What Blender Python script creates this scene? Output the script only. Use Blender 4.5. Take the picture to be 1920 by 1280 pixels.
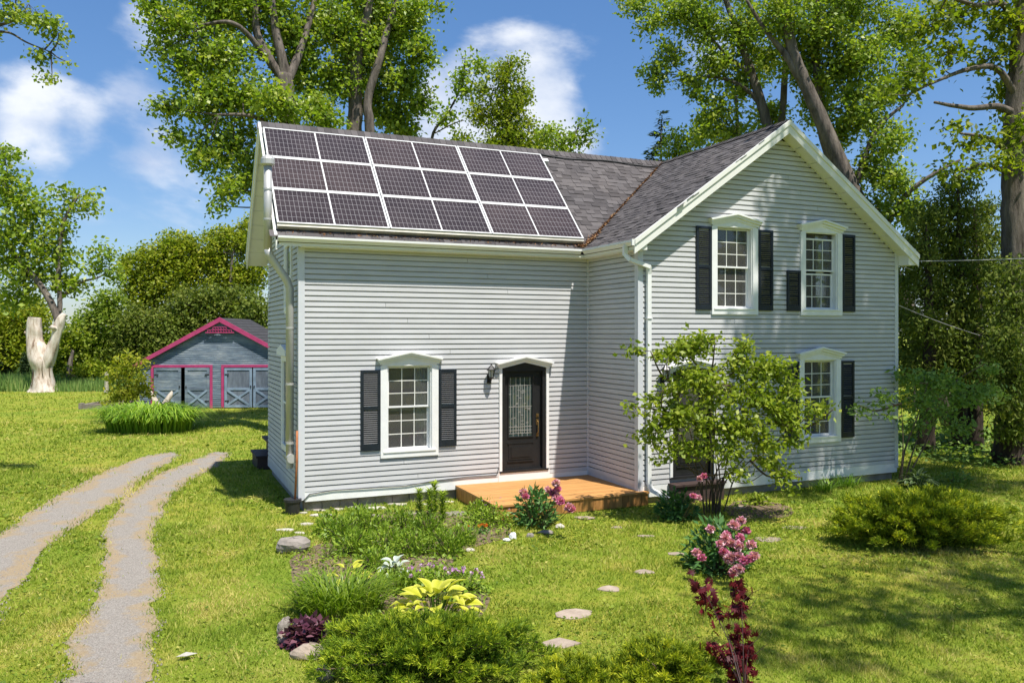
import bpy, math, random
import numpy as np
from mathutils import Vector, Matrix

SC = bpy.context.scene
for o in list(bpy.data.objects):
    bpy.data.objects.remove(o, do_unlink=True)
COL = SC.collection
R = math.radians
PI = math.pi

# ------------------------------------------------------------------ camera
cam_data = bpy.data.cameras.new('camera')
cam_data.sensor_width = 36.0
cam_data.lens = 28.635
cam_data.shift_y = -0.00917
cam_data.clip_end = 3000
cam = bpy.data.objects.new('camera', cam_data)
cam.location = (-2.506, -15.445, 3.342)
cam.rotation_euler = (R(90), 0, -0.4145)
COL.objects.link(cam)
SC.camera = cam

# ------------------------------------------------------------------ light
SUN_EL, SUN_AZ = R(66.5), R(14.0)          # azimuth measured from -Y towards +X
sun_dir = Vector((math.sin(SUN_AZ) * math.cos(SUN_EL), -math.cos(SUN_AZ) * math.cos(SUN_EL), math.sin(SUN_EL)))
sun_data = bpy.data.lights.new('sun', 'SUN')
sun_data.energy = 4.1
sun_data.angle = R(0.9)
sun_data.color = (1.0, 0.955, 0.88)
sun = bpy.data.objects.new('sun', sun_data)
sun.rotation_euler = sun_dir.to_track_quat('Z', 'Y').to_euler()
sun.location = (20, -40, 60)
COL.objects.link(sun)

world = bpy.data.worlds.new('World')
SC.world = world
world.use_nodes = True
wn, wl = world.node_tree.nodes, world.node_tree.links
wn.clear()
w_out = wn.new('ShaderNodeOutputWorld')
sky = wn.new('ShaderNodeTexSky')
sky.sky_type = 'NISHITA'
sky.sun_disc = False
sky.sun_elevation = SUN_EL
sky.sun_rotation = R(180) - SUN_AZ
sky.altitude = 100
sky.air_density = 1.0
sky.dust_density = 0.6
sky.ozone_density = 2.2
bg_sky = wn.new('ShaderNodeBackground')
bg_sky.inputs['Strength'].default_value = 0.122
gm = wn.new('ShaderNodeGamma')
gm.inputs['Gamma'].default_value = 0.76
hs = wn.new('ShaderNodeHueSaturation')
hs.inputs['Saturation'].default_value = 1.36
wl.new(sky.outputs['Color'], gm.inputs['Color'])
wl.new(gm.outputs['Color'], hs.inputs['Color'])
tint = wn.new('ShaderNodeMix')
tint.data_type = 'RGBA'
tint.blend_type = 'MULTIPLY'
tint.inputs[0].default_value = 1.0
tint.inputs[7].default_value = (0.80, 0.86, 1.0, 1)
wl.new(hs.outputs['Color'], tint.inputs[6])
wl.new(tint.outputs[2], bg_sky.inputs['Color'])
bg_cloud = wn.new('ShaderNodeBackground')
bg_cloud.inputs['Strength'].default_value = 0.62
mix_w = wn.new('ShaderNodeMixShader')
tc = wn.new('ShaderNodeTexCoord')
mp = wn.new('ShaderNodeMapping')
mp.inputs['Scale'].default_value = (1.0, 1.0, 1.9)
mp.inputs['Location'].default_value = (0.31, 0.12, 0.4)
wl.new(tc.outputs['Generated'], mp.inputs['Vector'])
cn = wn.new('ShaderNodeTexNoise')
cn.inputs['Scale'].default_value = 3.6
cn.inputs['Detail'].default_value = 9.0
cn.inputs['Roughness'].default_value = 0.56
cn.inputs['Distortion'].default_value = 0.25
wl.new(mp.outputs['Vector'], cn.inputs['Vector'])
def w_math(op, a, b=None):
    n = wn.new('ShaderNodeMath')
    n.operation = op
    for i, v in enumerate((a, b)):
        if v is None:
            continue
        if isinstance(v, (int, float)):
            n.inputs[i].default_value = v
        else:
            wl.new(v, n.inputs[i])
    return n.outputs[0]
dens = cn.outputs['Fac']
# the cumulus banks of the day: unit direction, angular size (cosine fall-off), weight
BANKS = [(-0.1326, 0.9599, 0.2471, 0.99396, 0.20),
         (-0.1006, 0.9702, 0.2205, 0.99820, 0.10),
         (0.0010, 0.9559, 0.2937, 0.99755, 0.17),
         (-0.0202, 0.9756, 0.2187, 0.99755, 0.15),
         (0.0173, 0.9803, 0.1968, 0.99899, 0.09),
         (0.3708, 0.8897, 0.2665, 0.99156, 0.23),
         (0.3324, 0.9130, 0.2364, 0.99500, 0.18),
         (0.4292, 0.8657, 0.2575, 0.99595, 0.14),
         (0.4493, 0.8632, 0.2304, 0.99755, 0.13),
         (0.5122, 0.8333, 0.2077, 0.99755, 0.16),
         (0.6072, 0.7283, 0.3176, 0.99595, 0.14),
         (0.7089, 0.6439, 0.2878, 0.99680, 0.10)]
for (bx_, by_, bz_, c_out, wgt) in BANKS:
    dp = wn.new('ShaderNodeVectorMath')
    dp.operation = 'DOT_PRODUCT'
    wl.new(tc.outputs['Generated'], dp.inputs[0])
    dp.inputs[1].default_value = (bx_, by_, bz_)
    mr = wn.new('ShaderNodeMapRange')
    mr.interpolation_type = 'SMOOTHSTEP'
    mr.inputs['From Min'].default_value = c_out
    mr.inputs['From Max'].default_value = 1.0
    mr.inputs['To Min'].default_value = 0.0
    mr.inputs['To Max'].default_value = wgt
    wl.new(dp.outputs['Value'], mr.inputs['Value'])
    dens = w_math('ADD', dens, mr.outputs['Result'])
cr = wn.new('ShaderNodeMapRange')
cr.interpolation_type = 'SMOOTHSTEP'
cr.inputs['From Min'].default_value = 0.60
cr.inputs['From Max'].default_value = 0.80
wl.new(dens, cr.inputs['Value'])
cr.inputs['To Max'].default_value = 0.93
shade = wn.new('ShaderNodeTexNoise')
shade.inputs['Scale'].default_value = 6.0
shade.inputs['Detail'].default_value = 5.0
wl.new(mp.outputs['Vector'], shade.inputs['Vector'])
crp = wn.new('ShaderNodeValToRGB')
crp.color_ramp.elements[0].position = 0.38
crp.color_ramp.elements[0].color = (0.50, 0.60, 0.80, 1)
crp.color_ramp.elements[1].position = 0.58
crp.color_ramp.elements[1].color = (0.92, 0.95, 1.0, 1)
wl.new(shade.outputs['Fac'], crp.inputs['Fac'])
wl.new(crp.outputs['Color'], bg_cloud.inputs['Color'])
wl.new(cr.outputs['Result'], mix_w.inputs['Fac'])
wl.new(bg_sky.outputs[0], mix_w.inputs[1])
wl.new(bg_cloud.outputs[0], mix_w.inputs[2])
wl.new(mix_w.outputs[0], w_out.inputs['Surface'])

SC.view_settings.view_transform = 'Standard'
SC.view_settings.look = 'None'
SC.view_settings.gamma = 1.0
SC.view_settings.use_curve_mapping = False
SC.view_settings.exposure = 0.84
SC.render.film_transparent = False
try:
    SC.cycles.use_denoising = True
    SC.cycles.max_bounces = 8
    SC.cycles.transparent_max_bounces = 12
    SC.cycles.sample_clamp_indirect = 6.0
except Exception:
    pass

# ------------------------------------------------------------------ helpers
def link(o, parent=None):
    COL.objects.link(o)
    if parent is not None:
        o.parent = parent
    return o

def tag(o, label=None, cat=None, group=None, kind=None):
    if label: o['label'] = label
    if cat: o['category'] = cat
    if group: o['group'] = group
    if kind: o['kind'] = kind
    return o

def thing(name, label, cat, loc=(0, 0, 0), rz=0.0, group=None):
    o = bpy.data.objects.new(name, None)
    o.empty_display_size = 0.3
    o.location = loc
    o.rotation_euler = (0, 0, rz)
    link(o)
    return tag(o, label, cat, group)

class MB:
    """collects faces of one mesh"""
    def __init__(self):
        self.v, self.f = [], []
    def add(self, vs, fs):
        n = len(self.v)
        self.v.extend([tuple(p) for p in vs])
        self.f.extend([tuple(i + n for i in f) for f in fs])
        return self
    def box(self, x0, x1, y0, y1, z0, z1):
        return self.add([(x0,y0,z0),(x1,y0,z0),(x1,y1,z0),(x0,y1,z0),(x0,y0,z1),(x1,y0,z1),(x1,y1,z1),(x0,y1,z1)],
                        [(0,3,2,1),(4,5,6,7),(0,1,5,4),(1,2,6,5),(2,3,7,6),(3,0,4,7)])
    def slab(self, poly, off):
        """polygon (3-D points) extruded by a vector"""
        n = len(poly)
        q = [tuple(p[i] + off[i] for i in range(3)) for p in poly]
        fs = [tuple(range(n)), tuple(range(2 * n - 1, n - 1, -1))]
        fs += [(i, i + n, (i + 1) % n + n, (i + 1) % n) for i in range(n)]
        return self.add(list(poly) + q, fs)
    def beam(self, p0, p1, w, h, up=(0, 0, 1)):
        p0, p1 = Vector(p0), Vector(p1)
        d = (p1 - p0).normalized()
        s = d.cross(Vector(up))
        if s.length < 1e-4:
            s = d.cross(Vector((0, 1, 0)))
        s.normalize()
        t = s.cross(d).normalized()
        s, t = s * (w / 2), t * (h / 2)
        vs = [p0 - s - t, p0 + s - t, p0 + s + t, p0 - s + t, p1 - s - t, p1 + s - t, p1 + s + t, p1 - s + t]
        return self.add(vs, [(0,3,2,1),(4,5,6,7),(0,1,5,4),(1,2,6,5),(2,3,7,6),(3,0,4,7)])
    def tube(self, pts, rad, n=8, cap=True):
        pts = [Vector(p) for p in pts]
        if not isinstance(rad, (list, tuple)):
            rad = [rad] * len(pts)
        base = len(self.v)
        ref = Vector((0.31, 0.77, 0.55))
        for i, p in enumerate(pts):
            a, b = pts[max(i - 1, 0)], pts[min(i + 1, len(pts) - 1)]
            d = (b - a)
            d = d.normalized() if d.length > 1e-6 else Vector((0, 0, 1))
            s = d.cross(ref)
            if s.length < 0.05:
                s = d.cross(Vector((1, 0, 0)))
            s.normalize()
            t = d.cross(s)
            for k in range(n):
                an = 2 * PI * k / n
                self.v.append(tuple(p + (s * math.cos(an) + t * math.sin(an)) * rad[i]))
        for i in range(len(pts) - 1):
            for k in range(n):
                k2 = (k + 1) % n
                self.f.append((base + i * n + k, base + i * n + k2, base + (i + 1) * n + k2, base + (i + 1) * n + k))
        if cap:
            self.f.append(tuple(base + k for k in range(n - 1, -1, -1)))
            e = base + (len(pts) - 1) * n
            self.f.append(tuple(e + k for k in range(n)))
        return self
    def build(self, name, mat, parent=None, loc=None, smooth=False):
        me = bpy.data.meshes.new(name)
        me.from_pydata(self.v, [], self.f)
        if smooth:
            me.polygons.foreach_set('use_smooth', [True] * len(me.polygons))
        me.materials.append(mat)
        me.update()
        o = bpy.data.objects.new(name, me)
        if loc is not None:
            o.location = loc
        return link(o, parent)

def np_mesh(name, V, F, mat, parent=None, tone=None, loc=None, smooth=False):
    V = np.asarray(V, dtype=np.float32)
    F = np.asarray(F, dtype=np.int32)
    me = bpy.data.meshes.new(name)
    n, (m, k) = len(V), F.shape
    me.vertices.add(n)
    me.vertices.foreach_set('co', V.ravel())
    me.loops.add(m * k)
    me.loops.foreach_set('vertex_index', F.ravel())
    me.polygons.add(m)
    me.polygons.foreach_set('loop_start', np.arange(0, m * k, k, dtype=np.int32))
    if smooth:
        me.polygons.foreach_set('use_smooth', np.ones(m, dtype=bool))
    me.update(calc_edges=True)
    if tone is not None:
        a = me.attributes.new('tone', 'FLOAT', 'POINT')
        a.data.foreach_set('value', np.asarray(tone, dtype=np.float32))
    me.materials.append(mat)
    o = bpy.data.objects.new(name, me)
    if loc is not None:
        o.location = loc
    return link(o, parent)

def inst(src, name, parent=None, loc=(0, 0, 0), rot=(0, 0, 0), scale=(1, 1, 1)):
    """another object on the same mesh data"""
    o = bpy.data.objects.new(name, src if isinstance(src, bpy.types.Mesh) else src.data)
    o.location, o.rotation_euler, o.scale = loc, rot, scale
    return link(o, parent)

# ------------------------------------------------------------------ materials
class NT:
    def __init__(self, name):
        self.m = bpy.data.materials.new(name)
        self.m.use_nodes = True
        self.n, self.l = self.m.node_tree.nodes, self.m.node_tree.links
        self.n.clear()
        self.out = self.n.new('ShaderNodeOutputMaterial')
    def node(self, t, **kw):
        nd = self.n.new(t)
        for k, v in kw.items():
            setattr(nd, k, v)
        return nd
    def noise(self, scale, detail=4, rough=0.55, stretch=None, obj=False):
        g = self.node('ShaderNodeTexCoord') if obj else self.node('ShaderNodeNewGeometry')
        vec = g.outputs['Object'] if obj else g.outputs['Position']
        if stretch:
            m = self.node('ShaderNodeMapping')
            m.inputs['Scale'].default_value = stretch
            self.l.new(vec, m.inputs['Vector'])
            vec = m.outputs['Vector']
        t = self.node('ShaderNodeTexNoise')
        t.inputs['Scale'].default_value = scale
        t.inputs['Detail'].default_value = detail
        t.inputs['Roughness'].default_value = rough
        self.l.new(vec, t.inputs['Vector'])
        return t.outputs['Fac']
    def ramp(self, fac, stops):
        r = self.node('ShaderNodeValToRGB')
        e = r.color_ramp.elements
        while len(e) < len(stops):
            e.new(0.5)
        for i, (p, c) in enumerate(stops):
            e[i].position = p
            e[i].color = (c[0], c[1], c[2], 1)
        self.l.new(fac, r.inputs['Fac'])
        return r.outputs['Color']
    def mix(self, fac, a, b, mode='MIX'):
        x = self.node('ShaderNodeMix', data_type='RGBA', blend_type=mode)
        for sock, v in ((x.inputs[0], fac), (x.inputs[6], a), (x.inputs[7], b)):
            if isinstance(v, (int, float)):
                sock.default_value = v
            elif isinstance(v, tuple):
                sock.default_value = (v[0], v[1], v[2], 1)
            else:
                self.l.new(v, sock)
        return x.outputs[2]
    def math(self, op, a, b=0.0):
        x = self.node('ShaderNodeMath', operation=op)
        for i, v in enumerate((a, b)):
            if isinstance(v, (int, float)):
                x.inputs[i].default_value = v
            else:
                self.l.new(v, x.inputs[i])
        return x.outputs[0]
    def pbr(self, color, rough=0.6, spec=0.4, metal=0.0, bump=None, bump_d=0.01):
        b = self.node('ShaderNodeBsdfPrincipled')
        if isinstance(color, tuple):
            b.inputs['Base Color'].default_value = (color[0], color[1], color[2], 1)
        else:
            self.l.new(color, b.inputs['Base Color'])
        if isinstance(rough, (int, float)):
            b.inputs['Roughness'].default_value = rough
        else:
            self.l.new(rough, b.inputs['Roughness'])
        b.inputs['Specular IOR Level'].default_value = spec
        b.inputs['Metallic'].default_value = metal
        if bump is not None:
            bp = self.node('ShaderNodeBump')
            bp.inputs['Distance'].default_value = bump_d
            bp.inputs['Strength'].default_value = 0.7
            self.l.new(bump, bp.inputs['Height'])
            self.l.new(bp.outputs['Normal'], b.inputs['Normal'])
        return b.outputs[0]
    def done(self, sh):
        self.l.new(sh, self.out.inputs['Surface'])
        return self.m

def mul(c, k):
    return (c[0] * k, c[1] * k, c[2] * k)

def paint(name, color, rough=0.5, var=0.12, scale=3.0, spec=0.35, bump=0.0, stretch=None, metal=0.0, fine=60):
    t = NT(name)
    n1 = t.noise(scale, 5, 0.6, stretch)
    col = t.ramp(n1, [(0.3, mul(color, 1 - var)), (0.7, mul(color, 1 + var * 0.6))])
    bmp = t.noise(fine, 3, 0.6, stretch) if bump else None
    return t.done(t.pbr(col, rough, spec, metal, bmp, bump or 0.01))

def leaf_mat(name, dark, mid, light, trans=0.35, rough=0.5, spec=0.35):
    t = NT(name)
    a = t.node('ShaderNodeAttribute', attribute_name='tone')
    col = t.ramp(a.outputs['Fac'], [(0.0, dark), (0.5, mid), (1.0, light)])
    s1 = t.pbr(col, rough, spec)
    tr = t.node('ShaderNodeBsdfTranslucent')
    t.l.new(t.mix(1.0, col, (1.15, 1.25, 0.55), 'MULTIPLY'), tr.inputs['Color'])
    mx = t.node('ShaderNodeMixShader')
    mx.inputs['Fac'].default_value = trans
    t.l.new(s1, mx.inputs[1])
    t.l.new(tr.outputs[0], mx.inputs[2])
    return t.done(mx.outputs[0])

def board_mat(name, color, var, rough=0.55, grain=(1, 1, 1), gscale=6, gvar=0.2, bump=0.002, spec=0.3):
    """boards: every piece its own tone, plus grain"""
    t = NT(name)
    oi = t.node('ShaderNodeObjectInfo')
    g = t.node('ShaderNodeNewGeometry')
    rnd = t.math('FRACT', t.math('ADD', oi.outputs['Random'], t.math('MULTIPLY', g.outputs['Random Per Island'], 3.7)))
    base = t.ramp(rnd, [(0.0, mul(color, 1 - var)), (1.0, mul(color, 1 + var))])
    gr = t.noise(gscale, 5, 0.6, grain)
    col = t.mix(1.0, base, t.ramp(gr, [(0.3, (1 - gvar,) * 3), (0.7, (1 + gvar * 0.5,) * 3)]), 'MULTIPLY')
    return t.done(t.pbr(col, rough, spec, 0.0, gr, bump))

M = {}
M['siding'] = board_mat('siding vinyl', (0.530, 0.528, 0.528), 0.03, 0.5, (0.6, 0.6, 3.0), 2.2, 0.10, 0.0006)
M['siding_back'] = paint('siding backing', (0.50, 0.50, 0.51), 0.6)
M['white'] = paint('white trim paint', (0.80, 0.80, 0.78), 0.45, 0.07, 6.0, bump=0.0008)
M['cream'] = paint('cream aluminium', (0.77, 0.76, 0.70), 0.42, 0.06, 2.0)
M['gutter'] = paint('white gutter metal', (0.79, 0.79, 0.76), 0.35, 0.06, 2.5)
M['greypost'] = paint('grey corner post', (0.60, 0.61, 0.63), 0.45, 0.06, 3.0)
M['navy'] = paint('dark navy shutter paint', (0.014, 0.019, 0.026), 0.42, 0.3, 9.0)
M['black'] = paint('black door paint', (0.018, 0.018, 0.019), 0.38, 0.2, 7.0)
M['blackmetal'] = paint('black lantern metal', (0.02, 0.02, 0.021), 0.35, 0.3, 20.0)
M['lampglass'] = NT('frosted lantern glass')
M['lampglass'] = M['lampglass'].done(M['lampglass'].pbr((0.45, 0.45, 0.42), 0.25, 0.5))
M['brass'] = paint('worn brass', (0.42, 0.27, 0.12), 0.35, 0.35, 30.0, metal=0.9)
M['steel'] = paint('galvanised flue steel', (0.50, 0.49, 0.46), 0.42, 0.16, 5.0, metal=0.35, stretch=(1, 1, 0.3))
M['concrete'] = paint('foundation concrete', (0.34, 0.30, 0.25), 0.9, 0.3, 3.5, bump=0.01, fine=25)
M['interior'] = paint('interior plaster', (0.34, 0.32, 0.30), 0.9, 0.1, 2.0)
M['curtain'] = paint('curtain cloth', (0.80, 0.78, 0.72), 0.9, 0.12, 8.0)
M['rust'] = paint('rusty pole', (0.40, 0.15, 0.06), 0.8, 0.3, 9.0)
M['plastic'] = paint('black pot plastic', (0.025, 0.025, 0.027), 0.45, 0.2, 8.0)
M['cable'] = paint('cable sheath', (0.05, 0.05, 0.05), 0.6, 0.2, 8.0)
M['wire'] = paint('grey service wire', (0.30, 0.30, 0.30), 0.5, 0.2, 8.0)
M['deck'] = board_mat('new cedar deck', (0.50, 0.255, 0.085), 0.10, 0.6, (1.0, 12.0, 12.0), 2.0, 0.22, 0.002)
M['decking_side'] = board_mat('stained deck skirt', (0.45, 0.215, 0.065), 0.25, 0.55, (8.0, 8.0, 1.0), 2.4, 0.35, 0.002)
M['brownwood'] = board_mat('dark brown step wood', (0.055, 0.036, 0.032), 0.15, 0.6, (1, 8, 8), 3.0, 0.2)
M['greywood'] = board_mat('weathered grey timber', (0.23, 0.20, 0.165), 0.2, 0.85, (2, 8, 8), 3.0, 0.35, 0.004)
M['driftwood'] = paint('bleached wood', (0.52, 0.46, 0.38), 0.85, 0.25, 6.0, bump=0.006, stretch=(2, 2, 0.6))
M['pink'] = paint('raspberry trim paint', (0.47, 0.055, 0.165), 0.6, 0.2, 4.0)
M['terracotta'] = paint('wooden disc', (0.5, 0.27, 0.1), 0.6)
M['whitebox'] = paint('white plastic box', (0.72, 0.72, 0.70), 0.4)

def _barnblue():
    t = NT('weathered blue barn boards')
    base = t.ramp(t.noise(1.3, 6, 0.65, (0.5, 0.5, 2.0)), [(0.28, (0.115, 0.15, 0.19)), (0.5, (0.20, 0.255, 0.31)), (0.68, (0.37, 0.41, 0.43))])
    st = t.ramp(t.noise(3.0, 6, 0.7, (0.7, 0.7, 9.0)), [(0.35, (0.55, 0.55, 0.58)), (0.6, (1.06, 1.06, 1.06))])
    return t.done(t.pbr(t.mix(1.0, base, st, 'MULTIPLY'), 0.8, 0.2, 0, t.noise(20, 4, 0.6, (0.5, 0.5, 6)), 0.006))
M['barn'] = _barnblue()
def _barndoor():
    t = NT('dark blue grey barn door boards')
    base = t.ramp(t.noise(2.2, 6, 0.65, (3.0, 3.0, 0.8)), [(0.3, (0.095, 0.11, 0.135)), (0.6, (0.17, 0.20, 0.24)), (0.75, (0.27, 0.28, 0.29))])
    return t.done(t.pbr(base, 0.8, 0.2))
M['barndoor'] = _barndoor()
M['barnbrace'] = paint('pale blue brace boards', (0.24, 0.32, 0.41), 0.75, 0.25, 4.0)

def _shingle():
    t = NT('asphalt shingle')
    oi = t.node('ShaderNodeObjectInfo')
    g = t.node('ShaderNodeNewGeometry')
    rnd = t.math('FRACT', t.math('ADD', oi.outputs['Random'], t.math('MULTIPLY', g.outputs['Random Per Island'], 5.3)))
    base = t.ramp(rnd, [(0.0, (0.068, 0.062, 0.062)), (0.5, (0.094, 0.086, 0.086)), (1.0, (0.124, 0.114, 0.113))])
    gr = t.noise(140, 3, 0.7)
    big = t.noise(0.9, 4, 0.6)
    col = t.mix(1.0, base, t.ramp(gr, [(0.3, (0.7,) * 3), (0.7, (1.25,) * 3)]), 'MULTIPLY')
    col = t.mix(1.0, col, t.ramp(big, [(0.3, (0.85, 0.85, 0.87)), (0.7, (1.12, 1.09, 1.06))]), 'MULTIPLY')
    return t.done(t.pbr(col, 0.9, 0.25, 0, gr, 0.004))
M['shingle'] = _shingle()
M['roof_dark'] = paint('old dark roofing', (0.045, 0.043, 0.044), 0.9, 0.3, 3.0)
M['redstem'] = paint('dark red maple stem', (0.035, 0.014, 0.012), 0.6)
M['shingle_low'] = paint('shingle underlay', (0.055, 0.05, 0.052), 0.9, 0.2, 20)

def _glass():
    t = NT('window glass')
    tr = t.node('ShaderNodeBsdfTransparent')
    tr.inputs['Color'].default_value = (0.72, 0.74, 0.73, 1)
    gl = t.node('ShaderNodeBsdfGlossy')
    gl.inputs['Roughness'].default_value = 0.02
    gl.inputs['Color'].default_value = (0.9, 0.92, 0.95, 1)
    fr = t.node('ShaderNodeFresnel')
    fr.inputs['IOR'].default_value = 1.42
    fac = fr.outputs['Fac']
    mx = t.node('ShaderNodeMixShader')
    t.l.new(fac, mx.inputs['Fac'])
    t.l.new(tr.outputs[0], mx.inputs[1])
    t.l.new(gl.outputs[0], mx.inputs[2])
    df = t.node('ShaderNodeBsdfDiffuse')
    df.inputs['Color'].default_value = (0.42, 0.40, 0.385, 1)
    pane_haze = t.node('ShaderNodeMixShader')  # even grey haze put into the glass to brighten the dark panes
    pane_haze.inputs['Fac'].default_value = 0.13
    t.l.new(mx.outputs[0], pane_haze.inputs[1])
    t.l.new(df.outputs[0], pane_haze.inputs[2])
    return t.done(pane_haze.outputs[0])
M['glass'] = _glass()

def _leaded():
    t = NT('textured leaded glass')
    v = t.node('ShaderNodeTexVoronoi')
    v.inputs['Scale'].default_value = 16
    g = t.node('ShaderNodeNewGeometry')
    t.l.new(g.outputs['Position'], v.inputs['Vector'])
    col = t.ramp(t.noise(9, 4), [(0.3, (0.022, 0.036, 0.036)), (0.55, (0.045, 0.068, 0.066)), (0.7, (0.075, 0.09, 0.05))])
    return t.done(t.pbr(col, 0.12, 0.7, 0, v.outputs['Distance'], 0.01))
M['leaded'] = _leaded()

def _cells():
    t = NT('solar cells')
    uv = t.node('ShaderNodeUVMap')
    sp = t.node('ShaderNodeSeparateXYZ')
    t.l.new(uv.outputs[0], sp.inputs[0])
    def line(s, w):
        f = t.math('FRACT', s)
        d = t.math('MINIMUM', f, t.math('SUBTRACT', 1.0, f))
        return t.math('LESS_THAN', d, w)
    ln = t.math('MAXIMUM', line(sp.outputs['X'], 0.036), line(sp.outputs['Y'], 0.022))
    base = t.ramp(t.noise(1.2, 3), [(0.35, (0.042, 0.030, 0.027)), (0.65, (0.060, 0.044, 0.040))])
    oi = t.node('ShaderNodeObjectInfo')
    base = t.mix(1.0, base, t.ramp(oi.outputs['Random'], [(0.0, (0.78, 0.80, 0.85)), (1.0, (1.2, 1.15, 1.12))]), 'MULTIPLY')
    col = t.mix(ln, base, (0.25, 0.235, 0.235))
    return t.done(t.pbr(col, 0.12, 0.4))
M['cells'] = _cells()
M['panelframe'] = paint('silver panel frame', (0.60, 0.60, 0.59), 0.45, 0.05, 4.0, metal=0.1)
M['rail'] = paint('dull aluminium rail', (0.36, 0.35, 0.30), 0.5, 0.2, 6.0, metal=0.4)

def _bark(name, a, b, sc=4.0):
    t = NT(name)
    n = t.noise(sc, 7, 0.68, (1, 1, 0.18))
    col = t.ramp(n, [(0.32, a), (0.68, b)])
    return t.done(t.pbr(col, 0.92, 0.15, 0, n, 0.14))
M['bark'] = _bark('grey brown bark', (0.05, 0.041, 0.034), (0.235, 0.198, 0.165), 5.0)
M['barkdark'] = _bark('dark cedar bark', (0.028, 0.021, 0.016), (0.085, 0.064, 0.05))
M['stem'] = _bark('shrub stem bark', (0.075, 0.055, 0.035), (0.20, 0.15, 0.10), 9.0)
def _dead():
    t = NT('stripped bleached trunk wood')
    n = t.noise(3.6, 9, 0.74, (1.2, 1.2, 0.22))
    col = t.ramp(n, [(0.33, (0.13, 0.075, 0.045)), (0.42, (0.42, 0.33, 0.25)), (0.55, (0.62, 0.54, 0.46)), (0.72, (0.76, 0.70, 0.62))])
    return t.done(t.pbr(col, 0.8, 0.2, 0, n, 0.05))
M['dead'] = _dead()

def _stone(name, a, b):
    t = NT(name)
    n = t.noise(7, 7, 0.65)
    oi = t.node('ShaderNodeObjectInfo')
    k = t.ramp(oi.outputs['Random'], [(0.0, (0.82, 0.82, 0.82)), (1.0, (1.12, 1.1, 1.08))])
    col = t.mix(1.0, t.ramp(n, [(0.3, a), (0.7, b)]), k, 'MULTIPLY')
    return t.done(t.pbr(col, 0.9, 0.2, 0, t.noise(30, 5, 0.7), 0.012))
M['pale_stone'] = _stone('pale limestone', (0.36, 0.33, 0.27), (0.55, 0.52, 0.45))
M['grey_stone'] = _stone('grey stone', (0.20, 0.175, 0.15), (0.33, 0.295, 0.26))
M['warm_stone'] = _stone('warm flagstone', (0.26, 0.205, 0.16), (0.42, 0.345, 0.275))

def _soil():
    t = NT('bed soil')
    n = t.noise(14, 7, 0.75)
    col = t.ramp(n, [(0.3, (0.08, 0.055, 0.036)), (0.55, (0.185, 0.135, 0.09)), (0.75, (0.33, 0.255, 0.17))])
    return t.done(t.pbr(col, 0.95, 0.1, 0, n, 0.03))
M['soil'] = _soil()

def _lawn():
    t = NT('lawn turf')
    n1 = t.noise(0.35, 4, 0.6)
    n2 = t.noise(2.3, 6, 0.7)
    n3 = t.noise(38, 5, 0.8)
    c1 = t.ramp(n2, [(0.26, (0.115, 0.180, 0.018)), (0.48, (0.215, 0.262, 0.030)), (0.62, (0.30, 0.30, 0.055)), (0.78, (0.44, 0.36, 0.13))])
    c2 = t.mix(1.0, c1, t.ramp(n1, [(0.35, (0.78, 0.92, 0.8)), (0.65, (1.2, 1.06, 1.1))]), 'MULTIPLY')
    c3 = t.mix(1.0, c2, t.ramp(n3, [(0.3, (0.55, 0.6, 0.5)), (0.7, (1.3, 1.25, 1.2))]), 'MULTIPLY')
    return t.done(t.pbr(c3, 0.9, 0.1, 0, n3, 0.03))
M['lawn'] = _lawn()
def _gravel():
    t = NT('gravel track')
    uv = t.node('ShaderNodeUVMap')
    sp = t.node('ShaderNodeSeparateXYZ')
    t.l.new(uv.outputs[0], sp.inputs[0])
    edge = t.math('MULTIPLY', t.math('ABSOLUTE', t.math('SUBTRACT', sp.outputs['X'], 0.5)), 2.0)
    nb = t.noise(1.7, 5, 0.65)
    nf = t.noise(75, 4, 0.8)
    grey = t.ramp(nf, [(0.3, (0.11, 0.098, 0.082)), (0.5, (0.275, 0.248, 0.215)), (0.7, (0.46, 0.42, 0.365))])
    straw = t.ramp(t.noise(40, 5, 0.8), [(0.3, (0.22, 0.15, 0.07)), (0.7, (0.45, 0.34, 0.19))])
    f = t.math('ADD', t.math('MULTIPLY', nb, 1.9), t.math('MULTIPLY', edge, 0.55))
    f2 = t.math('SUBTRACT', f, 0.36)
    fac = t.ramp(f2, [(0.78, (0, 0, 0)), (1.0, (0.7, 0.7, 0.7))])
    return t.done(t.pbr(t.mix(fac, grey, straw), 0.95, 0.1, 0, nf, 0.02))
M['gravel'] = _gravel()

M['grass'] = leaf_mat('grass blade', (0.085, 0.145, 0.012), (0.252, 0.328, 0.030), (0.540, 0.460, 0.140), 0.3, 0.6, 0.2)
M['meadow'] = leaf_mat('tall meadow grass', (0.106, 0.200, 0.048), (0.200, 0.318, 0.083), (0.377, 0.423, 0.141), 0.3, 0.7, 0.1)
M['poplar'] = leaf_mat('cottonwood leaf', (0.095, 0.166, 0.015), (0.262, 0.366, 0.037), (0.425, 0.447, 0.064), 0.45, 0.42, 0.45)
M['poplar_dark'] = leaf_mat('second poplar leaf', (0.092, 0.161, 0.022), (0.251, 0.343, 0.039), (0.433, 0.454, 0.066), 0.45, 0.42, 0.45)  # nearly the same greens as the cottonwood leaf
M['maple'] = leaf_mat('yellow green maple leaf', (0.089, 0.138, 0.010), (0.186, 0.244, 0.017), (0.389, 0.406, 0.029), 0.5, 0.5, 0.3)
M['woodland'] = leaf_mat('woodland leaf', (0.096, 0.158, 0.011), (0.254, 0.320, 0.024), (0.392, 0.388, 0.035), 0.42, 0.55, 0.25)
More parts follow.
